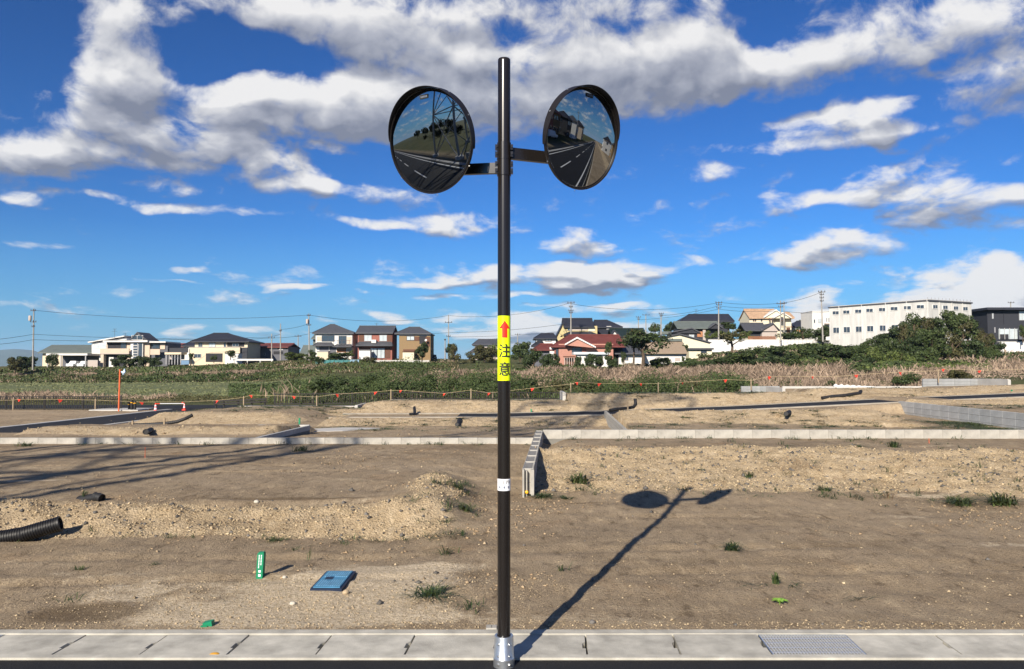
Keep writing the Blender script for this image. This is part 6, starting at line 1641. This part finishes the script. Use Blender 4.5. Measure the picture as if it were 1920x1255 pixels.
# ------------------------------------------------------------------ trees and shrubs, each its own
T = 'village trees and shrubs'
for a in (
    (50, 666, 692, 42, 155, 'dark', 'dark rounded tree at the foot of the tall transformer pole', .05),
    (28, 672, 696, 30, 150, 'olive', 'brownish bush near the frame edge below the blue hill', .05),
    (98, 664, 690, 24, 160, 'dark', 'dark bush between the transformer pole and the carport', .05),
    (215, 671, 688, 16, 168, 'dark', 'small dark bush before the porch of the modern house', .05),
    (243, 666, 689, 42, 168, 'dark', 'largest dark hedge bush before the modern house', .05),
    (272, 668, 688, 26, 167, 'dark', 'dark bush below the stair tower', .05),
    (290, 668, 688, 24, 167, 'dark', 'dark bush below the wing balcony', .05),
    (358, 662, 680, 13, 168, 'green', 'small round garden tree before the cream house', .3),
    (432, 657, 671, 20, 168, 'dark', 'dark shrub peeping above the white storage box', .05),
    (401, 666, 677, 11, 170, 'green', 'small green shrub in the porch of the cream house', .05),
    (553, 662, 676, 46, 176, 'light', 'low light green bushes beside the warehouse', .02),
    (583, 655, 680, 26, 160, 'green', 'green tree at the foot of the pole beside the white house', .15),
    (597, 667, 682, 20, 158, 'dark', 'dark bush before the cream garden shed', .05),
    (637, 662, 676, 46, 161, 'green', 'clipped green garden hedge below the white house', .02),
    (659, 656, 678, 14, 161, 'light', 'small palm like tree beside the white house', .4),
    (690, 669, 681, 24, 158, 'olive', 'sparse olive shrub before the white shed', .05),
    (791, 640, 676, 31, 160, 'dark', 'dense round dark tree before the tan house', .15),
    (852, 643, 683, 30, 156, 'olive', 'olive round tree left of the mirror pole beside the lane', .12),
    (846, 640, 668, 22, 178, 'dark', 'dark tree top just behind the olive tree', .1),
    (908, 650, 679, 44, 170, 'olive', 'wide olive shrub before the far grey house', .05),
    (880, 662, 684, 30, 165, 'olive', 'low brownish shrub next to the olive round tree', .02),
    (928, 646, 670, 22, 180, 'light', 'light bush beside the mirror pole', .05),
    (975, 645, 674, 34, 165, 'green', 'green bush just past the mirror pole', .05),
    (1000, 655, 690, 40, 128, 'dark', 'dark bush mass before the red side roof', .03),
    (1028, 660, 692, 34, 124, 'dark', 'dark green bush beside the white bungalow wall', .03),
    (985, 640, 668, 26, 190, 'green', 'far green tree crown behind the bushes past the pole', .1),
    (1046, 668, 690, 18, 124, 'green', 'green shrub before the salmon porch', .05),
    (1085, 666, 690, 14, 122, 'dark', 'dark slim shrub before the timber shelter', .05),
    (1110, 665, 690, 26, 120, 'dark', 'dark green shrub before the lean-to', .05),
    (1125, 668, 689, 16, 121, 'dark', 'ivy like dark shrub on the lean-to wall', .05),
    (1146, 664, 690, 24, 119, 'dark', 'dark shrub at the end of the lean-to', .05),
    (1141, 640, 668, 18, 124, 'green', 'leafy tree top above the metal lean-to roof', .1),
    (1170, 660, 682, 10, 128, 'dark', 'slim climber on the white shed wall', .05),
    (1228, 603, 632, 24, 215, 'green', 'round tree on the skyline, left one of the pair'.replace('left one', 'nearer the side arm pole, first'), .12),
    (1254, 602, 632, 26, 212, 'dark', 'round tree on the skyline, darker one of the pair', .12),
    (1276, 606, 630, 16, 210, 'dark', 'small dark tree beside the farmhouse eave', .1),
    (1285, 645, 662, 14, 140, 'dark', 'small dark bush at the corner of the cream workshop', .05),
    (1281, 668, 684, 8, 132, 'green', 'tiny tree before the brown roofed shed', .3),
    (1318, 664, 682, 44, 138, 'green', 'green hedge before the cream workshop', .02),
    (1366, 600, 622, 34, 176, 'dark', 'dark broad tree beside the farmhouse roof', .1),
    (1238, 672, 690, 44, 122, 'light', 'yellow green shrub before the brown roofed shed', .02),
    (1316, 680, 697, 18, 104, 'dark', 'small round dark bush on the grass below the workshop', .02),
    (1505, 614, 640, 40, 165, 'green', 'green bush before the small white hip roofed house', .03),
    (1540, 612, 640, 34, 160, 'dark', 'dark bush at the foot of the leaning utility pole', .05),
    (1472, 624, 640, 34, 163, 'dark', 'dark clipped bush behind the white retaining wall', .03),
    (1512, 596, 618, 36, 230, 'green', 'far green tree crown behind the small hip roof', .1),
    (1918, 608, 638, 16, 140, 'green', 'green shrub at the very edge before the charcoal house', .1),
):
    px, y0, y1, w, Y, kind, lb, tr = a
    tree(px, y0, y1, w, Y, kind, lb, name='tree' if tr >= .1 else 'shrub', trunk=tr, group=T)
tree(1205, 618, 690, 84, 118, 'pine', 'big spreading dark tree with bare trunk beside the sheds', trunk=.35, group=T, crown_bottom=664)
tree(1188, 612, 680, 46, 119, 'sparse', 'thin olive tree grown into the big spreading tree', trunk=.3, group=T, crown_bottom=660)
tree(1372, 612, 668, 66, 140, 'sparse', 'thin brownish tree with bare limbs before the clipped hedge', trunk=.4, group=T, crown_bottom=650)
hd = thing('clipped_hedge', 'long clipped bright green hedge on the hill before the farmhouse', 'hedge', P(1366, 640, 168))
for i in range(7):
    c = P(1328 + i * 13, 628 + (i % 2), 168); piece('hedge_section', CROWN['light'][i % 3], hd, c, rz=i * 1.1, scale=(1.25, 1.0, 1.15))
# the overgrown knoll: tree crowns heaped up
knoll = [(1628, 650, 36, 128, 'green'), (1652, 638, 46, 128, 'dark'), (1686, 626, 56, 127, 'dark'), (1716, 612, 60, 128, 'green'), (1752, 612, 58, 127, 'dark'), (1788, 606, 56, 128, 'green'), (1814, 614, 54, 129, 'green'), (1842, 632, 40, 129, 'olive'), (1862, 652, 40, 127, 'dark'),
         (1666, 660, 60, 122, 'green'), (1706, 650, 66, 121, 'dark'), (1748, 645, 66, 120, 'green'), (1788, 648, 62, 121, 'olive'), (1826, 654, 60, 121, 'dark'), (1858, 668, 40, 122, 'green'), (1636, 672, 54, 117, 'light'), (1690, 678, 60, 115, 'light'), (1740, 676, 56, 115, 'green')]
kl = ['at the low end beside the white wall', 'against the stained building front', 'rising below the office windows', 'near the top under the last lower window', 'at the very top', 'on top below the building corner', 'on the shoulder past the corner', 'on the falling shoulder', 'at the steep end beside the charcoal house',
      'in the middle of the lower slope start', 'in the shaded centre', 'in the centre below the top', 'brownish, in the centre of the slope', 'in the lower far shoulder', 'at the foot beside the dry bank', 'yellow green, at the low front corner', 'yellow green, at the front foot', 'at the front foot below the centre']
for (px, py, w, Y, kind), lb in zip(knoll, kl):
    tree(px, py - w * .46, py + w * .62, w, Y, kind, 'leafy tree of the overgrown knoll ' + lb, name='knoll_tree', trunk=.12, cat='tree', group='trees of the overgrown knoll')

# ------------------------------------------------------------------ ground cover beyond the fence
def cover(name, label, n, yr, pxr, hfun, leaf, mat, seed, dens=None, clump=.9):
    g_ = np.random.default_rng(seed)
    Y = g_.uniform(yr[0] ** .5, yr[1] ** .5, n * 3) ** 2; px = g_.uniform(pxr[0], pxr[1], n * 3); X = (px - CX) / F * Y
    hh = hfun(px, Y) * np.clip(.55 + 1.3 * fbm(X * .33, Y * .25, seed, 3), .06, 1.6)
    if dens is not None:
        k_ = g_.uniform(0, 1, n * 3) < dens(px, Y, X); X, Y, px, hh = X[k_], Y[k_], px[k_], hh[k_]
    X, Y, px, hh = X[:n], Y[:n], px[:n], hh[:n]; m = len(X)
    z = ground(X, Y)[0]; t = g_.uniform(0, 1, m) ** .6
    p = np.stack([X, Y, z + hh * t], 1)
    nn = np.stack([g_.normal(0, .6, m), g_.normal(-.35, .6, m), .4 + g_.uniform(0, .8, m)], 1); nn /= np.linalg.norm(nn, axis=1)[:, None]
    v, f = leaf_quads(p, nn, leaf * g_.uniform(.6, 1.4, m) * np.clip(Y / 100, .6, 2), g_)
    return tag(raw(name, v, f, mat), label, kind='stuff')
bump = lambda px, a, b, w=40: ss(a - w, a + w, px) * (1 - ss(b - w, b + w, px))
cover('undergrowth', 'dark green bramble band behind the black fence', 52000, (60, 75), (540, 1480), lambda px, Y: (1.0 + 1.9 * bump(px, 590, 1000, 60) + 1.0 * bump(px, 1000, 1420, 60)) * (1 - .3 * np.abs(Y - 67) / 8), .12, m_leaf, 61)
cover('undergrowth_olive', 'olive bramble tips mixed into the dark band', 14000, (60, 74), (600, 1500), lambda px, Y: .7 + 1.4 * bump(px, 900, 1330, 60), .10, m_leaf_ol, 62)
cover('field_edge_weeds', 'weeds along the near edge of the valley field', 13000, (59.5, 72), (-80, 600), lambda px, Y: .25 + .45 * bump(px, 300, 600, 60), .10, m_leaf_ol, 63)
cover('field_edge_scrub', 'green scrub where the field meets the bramble band', 9000, (70, 118), (430, 720), lambda px, Y: .6 + 0 * px, .15, m_leaf, 64)
cover('bank_scrub', 'scrub covering the bank below the village', 34000, (139, 170), (-80, 830), lambda px, Y: np.where(Y < 149, .95, .3), .13, m_leaf, 65, dens=lambda px, Y, X: .10 + .90 * (fbm(X * .07, Y * .15, 9, 3) > .02))
cover('bank_scrub_olive', 'olive scrub on the bank below the village', 20000, (138, 172), (-80, 860), lambda px, Y: np.where(Y < 149, .8, .35), .12, m_leaf_ol, 66)
cover('hill_scrub', 'green scrub on the slope below the white wall', 40000, (88, 158), (1250, 1990), lambda px, Y: .75 + .3 * bump(px, 1560, 1700, 60), .2, m_leaf, 67, dens=lambda px, Y, X: np.where(Y < 104, bump(px, 1560, 1700, 60) * .9, .95) * np.where(px > 1780, .35, 1))
cover('hill_scrub_light', 'yellow green scrub on the slope below the white wall', 14000, (90, 150), (1380, 1860), lambda px, Y: .75 + 0 * px, .2, m_leaf_li, 68, dens=lambda px, Y, X: .5 + 0 * px)
cover('hill_scrub_dry', 'brown dry scrub near the frame edge', 9000, (74, 135), (1600, 1990), lambda px, Y: .7 + 0 * px, .13, m_reed, 69, dens=lambda px, Y, X: np.where(px > 1740, .9, .25))
cover('garden_growth', 'mixed garden growth in front of the bungalow and sheds', 9000, (112, 130), (960, 1320), lambda px, Y: .9 + 0 * px, .2, m_leaf, 70)

def reeds(name, label, n, yr, pxr, h, mat, seed, dens=None, w=.028):
    g_ = np.random.default_rng(seed)
    Y = g_.uniform(*yr, n * 2); px = g_.uniform(*pxr, n * 2); X = (px - CX) / F * Y
    k_ = np.ones(n * 2, bool) if dens is None else g_.uniform(0, 1, n * 2) < dens(px, Y, X)
    X, Y = X[k_][:n], Y[k_][:n]; m = len(X); z = ground(X, Y)[0]
    H = h * g_.uniform(.5, 1.25, m) * np.clip(.75 + 1.6 * fbm(X * .3, Y * .2, seed, 3), .15, 1.5)
    a = g_.normal(0, .55, m); ln = g_.normal(0, .42, m) + .35 * fbm(X * .15, Y * .15, seed + 1, 2)
    ww = w * Y / 80 * g_.uniform(.7, 1.8, m)
    cs, sn = np.cos(a), np.sin(a)
    p0 = np.stack([X, Y, z - .05], 1); sd = np.stack([cs * ww, sn * ww, 0 * ww], 1)
    mid = p0 + np.stack([ln * H * .35, g_.normal(0, .12, m) * H, H * .62], 1); top = p0 + np.stack([ln * H * 1.0, g_.normal(-.1, .3, m) * H, H], 1)
    v = np.stack([p0 - sd, p0 + sd, mid + sd * 1.4, mid - sd * 1.4, top + sd * .5, top - sd * .5], 1).reshape(-1, 3)
    o_ = (np.arange(m) * 6)[:, None]
    f = np.concatenate([o_ + np.array([[0, 1, 2, 3]]), o_ + np.array([[3, 2, 4, 5]])])
    return tag(raw(name, v, f, mat), label, kind='stuff')
reeds('dry_reeds', 'pinkish tan dry reeds spread behind the bramble band', 46000, (80, 110), (735, 1590), .95, m_reed, 81, dens=lambda px, Y, X: np.where(px < 1000, (Y > 94) * .9, 1.0) * np.where(px > 1440, np.where(Y < 90, .8, .12), 1))
reeds('dry_reeds_near', 'dry reeds at the far side of the rope past the grey wall', 9000, (62, 80), (1380, 1760), .7, m_reed, 82)
reeds('dry_field_edge', 'strip of dry grass along the near edge of the field', 3000, (66, 72), (-80, 330), .5, m_reed, 83)
reeds('dry_bank_strip', 'dry grass path line across the bank', 5000, (150, 153), (-60, 640), .5, m_reed, 84, w=.02)
reeds('field_grass', 'short pale green grass of the valley field', 14000, (72, 138), (-80, 590), .15, M('field_grass', (.10, .118, .055), rough=.9, var=.15, scale=.08, island=.25, alt_tone=(.14, .145, .075)), 85, w=.04)
reeds('bramble_grass', 'green grass blades over the bramble band', 3000, (60, 76), (480, 1500), .7, m_blade, 86)
reeds('bank_grass', 'tall green and olive grass on the bank', 9000, (140, 168), (-60, 840), .5, m_blade, 87, w=.035)

# ------------------------------------------------------------------ far hill
m_hill = M('forest_hill', (.05, .075, .05), rough=1, var=.3, scale=.004)
N = 60; vs = []; fs = []
for j, (dy, k_) in enumerate(((0, 0), (400, .55), (900, 1.0), (1800, .6), (2600, 0))):
    for i in range(N + 1):
        px = -900 + 1050 * i / N; Y = 6000 + dy
        prof = np.interp(px, [-900, -500, -200, -40, 30, 60, 90, 150], [30, 34, 36, 30, 37, 34, 24, 0]) + 2.5 * float(vn(np.array([px * .03]), np.array([j * 1.0]), 8)[0])
        vs.append(((px - CX) / F * Y, Y, max(-5, prof * k_ / F * 6900)))
for j in range(4):
    for i in range(N): fs.append((j * (N + 1) + i, j * (N + 1) + i + 1, (j + 1) * (N + 1) + i + 1, (j + 1) * (N + 1) + i))
mb = MB(); mb.add(vs, fs); tag(mb.build('hill', m_hill, smooth=True), None, kind='structure')

# ================================================================== what stands behind the camera and shows in the mirrors
m_steel = M('tower_steel', (.30, .31, .31), rough=.6, var=.15, scale=.8, metal=.3)
TX, TY, TH = -15.2, -6.2, 35.0
pt = thing('transmission_tower', 'steel lattice transmission tower across the road, seen in the round mirror', 'tower', (TX, TY, 0))
lv = [0, 4.6, 8.8, 12.6, 16, 19, 21.6, 24, 26.2, 28.4, 30.6, 33]
hw = lambda z: np.interp(z, [0, 26.2, 35], [3.3, .75, .45])
for sx in (-1, 1):
    for sy in (-1, 1):
        mb = MB()
        for z0, z1 in zip(lv, lv[1:]): mb.bar((TX + sx * hw(z0), TY + sy * hw(z0), z0 - (.3 if z0 == 0 else 0)), (TX + sx * hw(z1), TY + sy * hw(z1), z1), .20 - .003 * z0, .20 - .003 * z0)
        mb.build('leg', m_steel, pt)
        mb = MB(); mb.lathe((TX + sx * 3.3, TY + sy * 3.3, -.3), [(.5, 0), (.5, .5), (.42, .6)], 12); mb.build('footing', m_conc2, pt)
cs_ = [(-1, -1), (1, -1), (1, 1), (-1, 1)]
for z0, z1 in zip(lv, lv[1:]):
    for i in range(4):
        (ax, ay), (bx, by) = cs_[i], cs_[(i + 1) % 4]
        A0, B0 = Vector((TX + ax * hw(z0), TY + ay * hw(z0), z0)), Vector((TX + bx * hw(z0), TY + by * hw(z0), z0))
        A1, B1 = Vector((TX + ax * hw(z1), TY + ay * hw(z1), z1)), Vector((TX + bx * hw(z1), TY + by * hw(z1), z1))
        for p, q in ((A0, B1), (B0, A1), (A1, B1)):
            mb = MB(); mb.bar(p, q, .095 if z0 < 16 else .075); mb.build('brace', m_steel, pt)
for z, w in ((25, 5.5), (28.6, 5.0), (32, 4.4)):
    for sx in (-1, 1):
        mb = MB(); tip = Vector((TX + sx * w, TY, z + .5))
        for sy in (-1, 1):
            mb.bar((TX + sx * .7, TY + sy * .7, z), tip, .11); mb.bar((TX + sx * .6, TY + sy * .6, z + 1.6), tip, .09)
        for k_ in range(1, 5):
            t_ = k_ / 5; mb.bar(Vector((TX + sx * .7, TY + .7, z)).lerp(tip, t_), Vector((TX + sx * .6, TY - .6, z + 1.6)).lerp(tip, t_), .06)
        ca = mb.build('crossarm', m_steel, pt)
        mb = MB(); mb.lathe(tip, [(.05, 0), (.14, -.3), (.14, -1.5), (.05, -1.8)], 8); mb.build('insulator', m_w_pink, ca)
lb = lateral_wall('block_wall', 'pale block retaining wall across the road, seen in the round mirror', -10.5, -4.6, -2.9, .62, courses=3)
mb = MB(); mb.box(-4.6, -4.3, -7.5, -2.75, -.2, .70); mb.box(-4.66, -4.24, -7.55, -2.7, .70, .76); tag(mb.build('boundary_wall', m_conc2, loc=(-4.5, -5, 0)), 'low smooth concrete boundary wall at the pylon plot across the road', 'wall')

def simple_house(x, y, w, d, hh, wall, roof, label, rz=0.0):
    t = thing('roadside_house', label, 'house', (0, 0, 0), 'houses along the road, seen in a mirror')
    t.location = (x, y, gz(x, y)); t.rotation_euler = (0, 0, rz); BASE[t.name] = (0, 0, 0)
    MB().box(-w / 2, w / 2, -d / 2, d / 2, -.5, hh).build('wall', wall, t)
    o = .6; zt_ = hh + min(w, d) * .28
    rd = max(0.1, (w - d) / 2)
    vs = [(-w / 2 - o, -d / 2 - o, hh), (w / 2 + o, -d / 2 - o, hh), (w / 2 + o, d / 2 + o, hh), (-w / 2 - o, d / 2 + o, hh), (-rd, 0, zt_), (rd, 0, zt_)]
    vs += [(v[0], v[1], v[2] - .2) for v in vs[:4]]
    mb = MB(); mb.add(vs, [(0, 1, 5, 4), (1, 2, 5), (2, 3, 4, 5), (3, 0, 4), (0, 6, 7, 1), (1, 7, 8, 2), (2, 8, 9, 3), (3, 9, 6, 0), (6, 9, 8, 7)]); mb.build('roof', roof, t)
    for fl in (1.0, hh - 2.0):
        for k_ in range(3):
            u = (k_ - 1) * w * .3
            for s_ in (-1, 1):
                mb = MB(); mb.box(u - .85, u + .85, s_ * d / 2 - .06, s_ * d / 2 + .06, fl, fl + 1.2); wn = mb.build('window', m_frame, t)
                mb = MB(); mb.box(u - .78, u + .78, s_ * d / 2 - .09, s_ * d / 2 + .09, fl + .07, fl + 1.13); mb.build('pane', m_glass, wn)
        for s_ in (-1, 1):
            mb = MB(); mb.box(s_ * w / 2 - .06, s_ * w / 2 + .06, -.9, .9, fl, fl + 1.2); wn = mb.build('window', m_frame, t)
            mb = MB(); mb.box(s_ * w / 2 - .09, s_ * w / 2 + .09, -.83, .83, fl + .07, fl + 1.13); mb.build('pane', m_glass, wn)
    return t
simple_house(24, -17, 10, 8, 5.6, m_brown, m_tile_dk, 'dark brown house nearest in the mirror turned along the road')
simple_house(37, -16, 9, 8, 5.8, m_w_brick, m_tile, 'red brown roadside house, second in the mirror row')
simple_house(49, -17, 9, 7, 6.0, m_w_tan, m_tile_red, 'tan roadside house with red roof in the mirror row')
simple_house(62, -15, 9, 8, 6.0, m_w_dk, m_tile_dk, 'charcoal roadside house in the middle of the mirror row')
simple_house(75, -13, 8, 8, 6.4, m_w_white, m_tile, 'white roadside house with grey roof in the mirror row')
simple_house(89, -11, 9, 8, 6.2, m_w_beige, m_tile_dk, 'beige roadside house far along the mirror row')
simple_house(104, 16, 9, 8, 6.2, m_w_white, m_tile_dk, 'white roadside house beyond the plots in the mirror')
simple_house(92, 24, 9, 8, 6.0, m_w_tan, m_tile, 'tan roadside house beyond the plots in the mirror')
simple_house(80, 33, 9, 8, 5.8, m_w_cream, m_tile_red, 'cream roadside house with red roof beyond the plots in the mirror')
for x, y, lb in ((32, -8.2, 'white car parked by the roadside houses in the mirror'), (58, -7.6, 'second white car parked along the mirrored house row')):
    bq = thing('parked_car', lb, 'car', (x, y, gz(x, y)), 'parked cars')
    src = [o for o in bpy.data.objects if o.name == 'parked_car'][0]
    for ch in [o for o in bpy.data.objects if o.parent == src]:
        c_ = ch.copy(); COL.objects.link(c_); c_.parent = bq; c_.rotation_euler = (0, 0, math.pi / 2 + .3)
for x, y, lb in ((21, -9, 'utility pole by the nearest roadside house in the mirror'), (68, -8, 'utility pole far along the mirrored road')):
    t = thing('utility_pole', lb, 'utility pole', (x, y, 0), 'utility poles')
    mb = MB(); mb.tube([(x, y, -.3), (x, y, 10.5)], [.17, .11], 8); mb.build('shaft', m_util, t); mb = MB(); mb.box(x - .06, x + .06, y - .9, y + .9, 9.6, 9.75); mb.build('crossarm', m_util_dk, t)
lbs = ['first', 'second', 'third', 'fourth', 'fifth', 'sixth', 'seventh', 'eighth', 'ninth', 'tenth', 'eleventh', 'twelfth', 'thirteenth', 'fourteenth']
for i in range(14):
    x = -150 + i * 10 + 6 * math.sin(i * 2.3); y = -40 + 7 * math.sin(i * 1.9) - (.15 * i)
    b = Vector((x, y, gz(x, y))); s_ = 3.4 + 1.2 * math.sin(i * 3.1)
    t = thing('tree', 'dark tree behind the pylon in the mirror, %s along the line' % lbs[i], 'tree', b, 'tree line across the road')
    piece('crown', CROWN[('dark', 'green', 'olive')[i % 3]][i % 3], t, b + Vector((0, 0, s_ * 1.25)), rz=i, scale=(s_ * 1.2, s_ * 1.2, s_))
    mb = MB(); mb.tube([b - Vector((0, 0, .4)), b + Vector((0, 0, s_ * 1.3))], [.25, .12], 7); mb.build('trunk', m_bark, t)

reeds('bank_dry_grass', 'dry tan grass mixed through the bank below the village', 3500, (139, 170), (-60, 860), .5, m_reed, 88, w=.018)
reeds('bramble_dry', 'dry stalks rising through the bramble band', 500, (60, 76), (480, 1560), 1.1, m_reed, 89)
reeds('hill_dry', 'dry grass patches on the slope below the white wall', 9000, (84, 150), (1300, 1960), .8, m_reed, 90, w=.035, dens=lambda px, Y, X: np.clip(2.2 * fbm(X * .12, Y * .1, 91, 3) + .1, 0, 1))
slope = [(1300, 690, 40, 108, 'green'), (1345, 684, 50, 112, 'dark'), (1392, 680, 54, 112, 'green'), (1436, 684, 50, 108, 'dark'), (1420, 664, 46, 132, 'green'), (1468, 668, 54, 126, 'dark'), (1512, 664, 54, 126, 'green'), (1500, 688, 52, 106, 'green'), (1556, 666, 56, 122, 'dark'), (1560, 688, 50, 106, 'light'), (1598, 662, 46, 126, 'green'), (1606, 686, 50, 108, 'dark')]
sl_ = ['at its low start', 'before the thin brownish tree', 'below the clipped hedge', 'dark, in the lower middle', 'high up under the white wall', 'dark, under the wire fence', 'in the upper middle', 'low beside the dry reeds', 'dark, next to the knoll', 'yellow green, low beside the knoll', 'touching the knoll', 'dark, at the knoll foot']
for (px, py, w, Y, kind), lb in zip(slope, sl_):
    tree(px, py - w * .30, py + w * .32, w * 1.25, Y, kind, 'bushy mass on the slope below the white wall, ' + lb, name='slope_shrub', trunk=.02, cat='shrub', group='bushes on the slope below the white wall')
# aerials on the far roofs
for px, y0, y1, Y, lb in ((215, 617, 640, 178, 'thin aerial on the modern house near the sheet roof'), (235, 625, 640, 178, 'second thin aerial on the modern house'), (1305, 580, 592, 203, 'thin aerial on the farmhouse ridge'), (706, 606, 614, 170, 'thin aerial on the red brown house')):
    a, b = P(px, y1, Y), P(px, y0, Y); t = thing('roof_aerial', lb, 'aerial', a, 'roof aerials')
    mb = MB(); mb.tube([a, b], .035, 5); mb.build('mast', m_util_dk, t)
    for dz, w in ((0, .5), (.25, .35), (.6, .6)): mb = MB(); mb.box(b.x - w, b.x + w, Y - .02, Y + .02, b.z - dz - .03, b.z - dz + .01); mb.build('rod', m_util_dk, t)
for i in range(12):
    x = -75 + i * 6.0 + 3 * math.sin(i * 2.7); y = -22 - 6 * (i % 3) + 2 * math.sin(i); b = Vector((x, y, gz(x, y))); s_ = 1.3 + .7 * abs(math.sin(i * 1.7))
    t = thing('roadside_shrub', 'shrub across the road in the mirror, %s in its row' % lbs[i], 'shrub', b, 'shrubs across the road')
    piece('crown', CROWN[('dark', 'olive', 'green')[i % 3]][i % 3], t, b + Vector((0, 0, s_ * .7)), rz=i * 2, scale=(s_ * 1.5, s_ * 1.5, s_))
    mb = MB(); mb.tube([b - Vector((0, 0, .3)), b + Vector((0, 0, s_))], [.1, .05], 6); mb.build('stem', m_bark, t)

# bushes standing out of the bramble band
band_ = [(584, 728, 34, 64, 'green'), (612, 718, 44, 66, 'dark'), (652, 722, 40, 65, 'dark'), (690, 716, 46, 66, 'green'), (742, 722, 44, 65, 'dark'), (796, 716, 52, 67, 'dark'), (850, 722, 46, 65, 'green'), (900, 716, 50, 67, 'dark'), (985, 722, 50, 66, 'dark'), (1046, 726, 44, 66, 'olive'), (1110, 724, 50, 67, 'dark'), (1176, 728, 46, 66, 'olive'), (1240, 724, 48, 67, 'dark'), (1306, 728, 46, 66, 'olive'), (1376, 726, 50, 66, 'green'), (1560, 722, 30, 66, 'green'), (1800, 706, 46, 70, 'olive'), (1700, 708, 40, 70, 'green')]
od = ['first', 'second', 'third', 'fourth', 'fifth', 'sixth', 'seventh', 'eighth', 'ninth', 'tenth', 'eleventh', 'twelfth', 'thirteenth', 'fourteenth', 'fifteenth', 'sixteenth', 'seventeenth', 'eighteenth']
for i, (px, py, w, Y, kind) in enumerate(sorted(band_)):
    tree(px, py - w * .22, py + w * .42, w, Y, kind, 'low bush behind the flag rope, %s counted from the field' % od[i], name='bramble_bush', trunk=.02, cat='bush', group='bushes behind the flag rope')
for px, y0, y1, w, Y, lb in ((1738, 590, 650, 34, 126, 'thin ragged tree rising from the top of the knoll'), (1806, 592, 650, 38, 127, 'thin ragged tree on the knoll below the building corner'), (1694, 604, 660, 30, 125, 'thin ragged tree on the rising side of the knoll'), (1846, 618, 676, 34, 126, 'thin ragged tree at the steep end of the knoll')):
    tree(px, y0, y1, w, Y, 'sparse', lb, name='knoll_tree', trunk=.2, cat='tree', group='trees of the overgrown knoll')

# ------------------------------------------------------------------ air
mb = MB(); mb.box(-16500, 16500, -16500, 16500, -40, 215)
hz = mb.build('haze', None); hz['kind'] = 'stuff'; hz['label'] = 'thin blue air over the whole valley'
hm = bpy.data.materials.new('thin_air'); hm.use_nodes = True
ht = hm.node_tree; ht.nodes.clear()
pv = ht.nodes.new('ShaderNodeVolumePrincipled'); ho = ht.nodes.new('ShaderNodeOutputMaterial')
pv.inputs['Color'].default_value = (.55, .76, 1.0, 1); pv.inputs['Density'].default_value = .00008; pv.inputs['Anisotropy'].default_value = 0.0
ht.links.new(pv.outputs[0], ho.inputs['Volume'])
hz.data.materials.append(hm)
scene.cycles.volume_bounces = 0
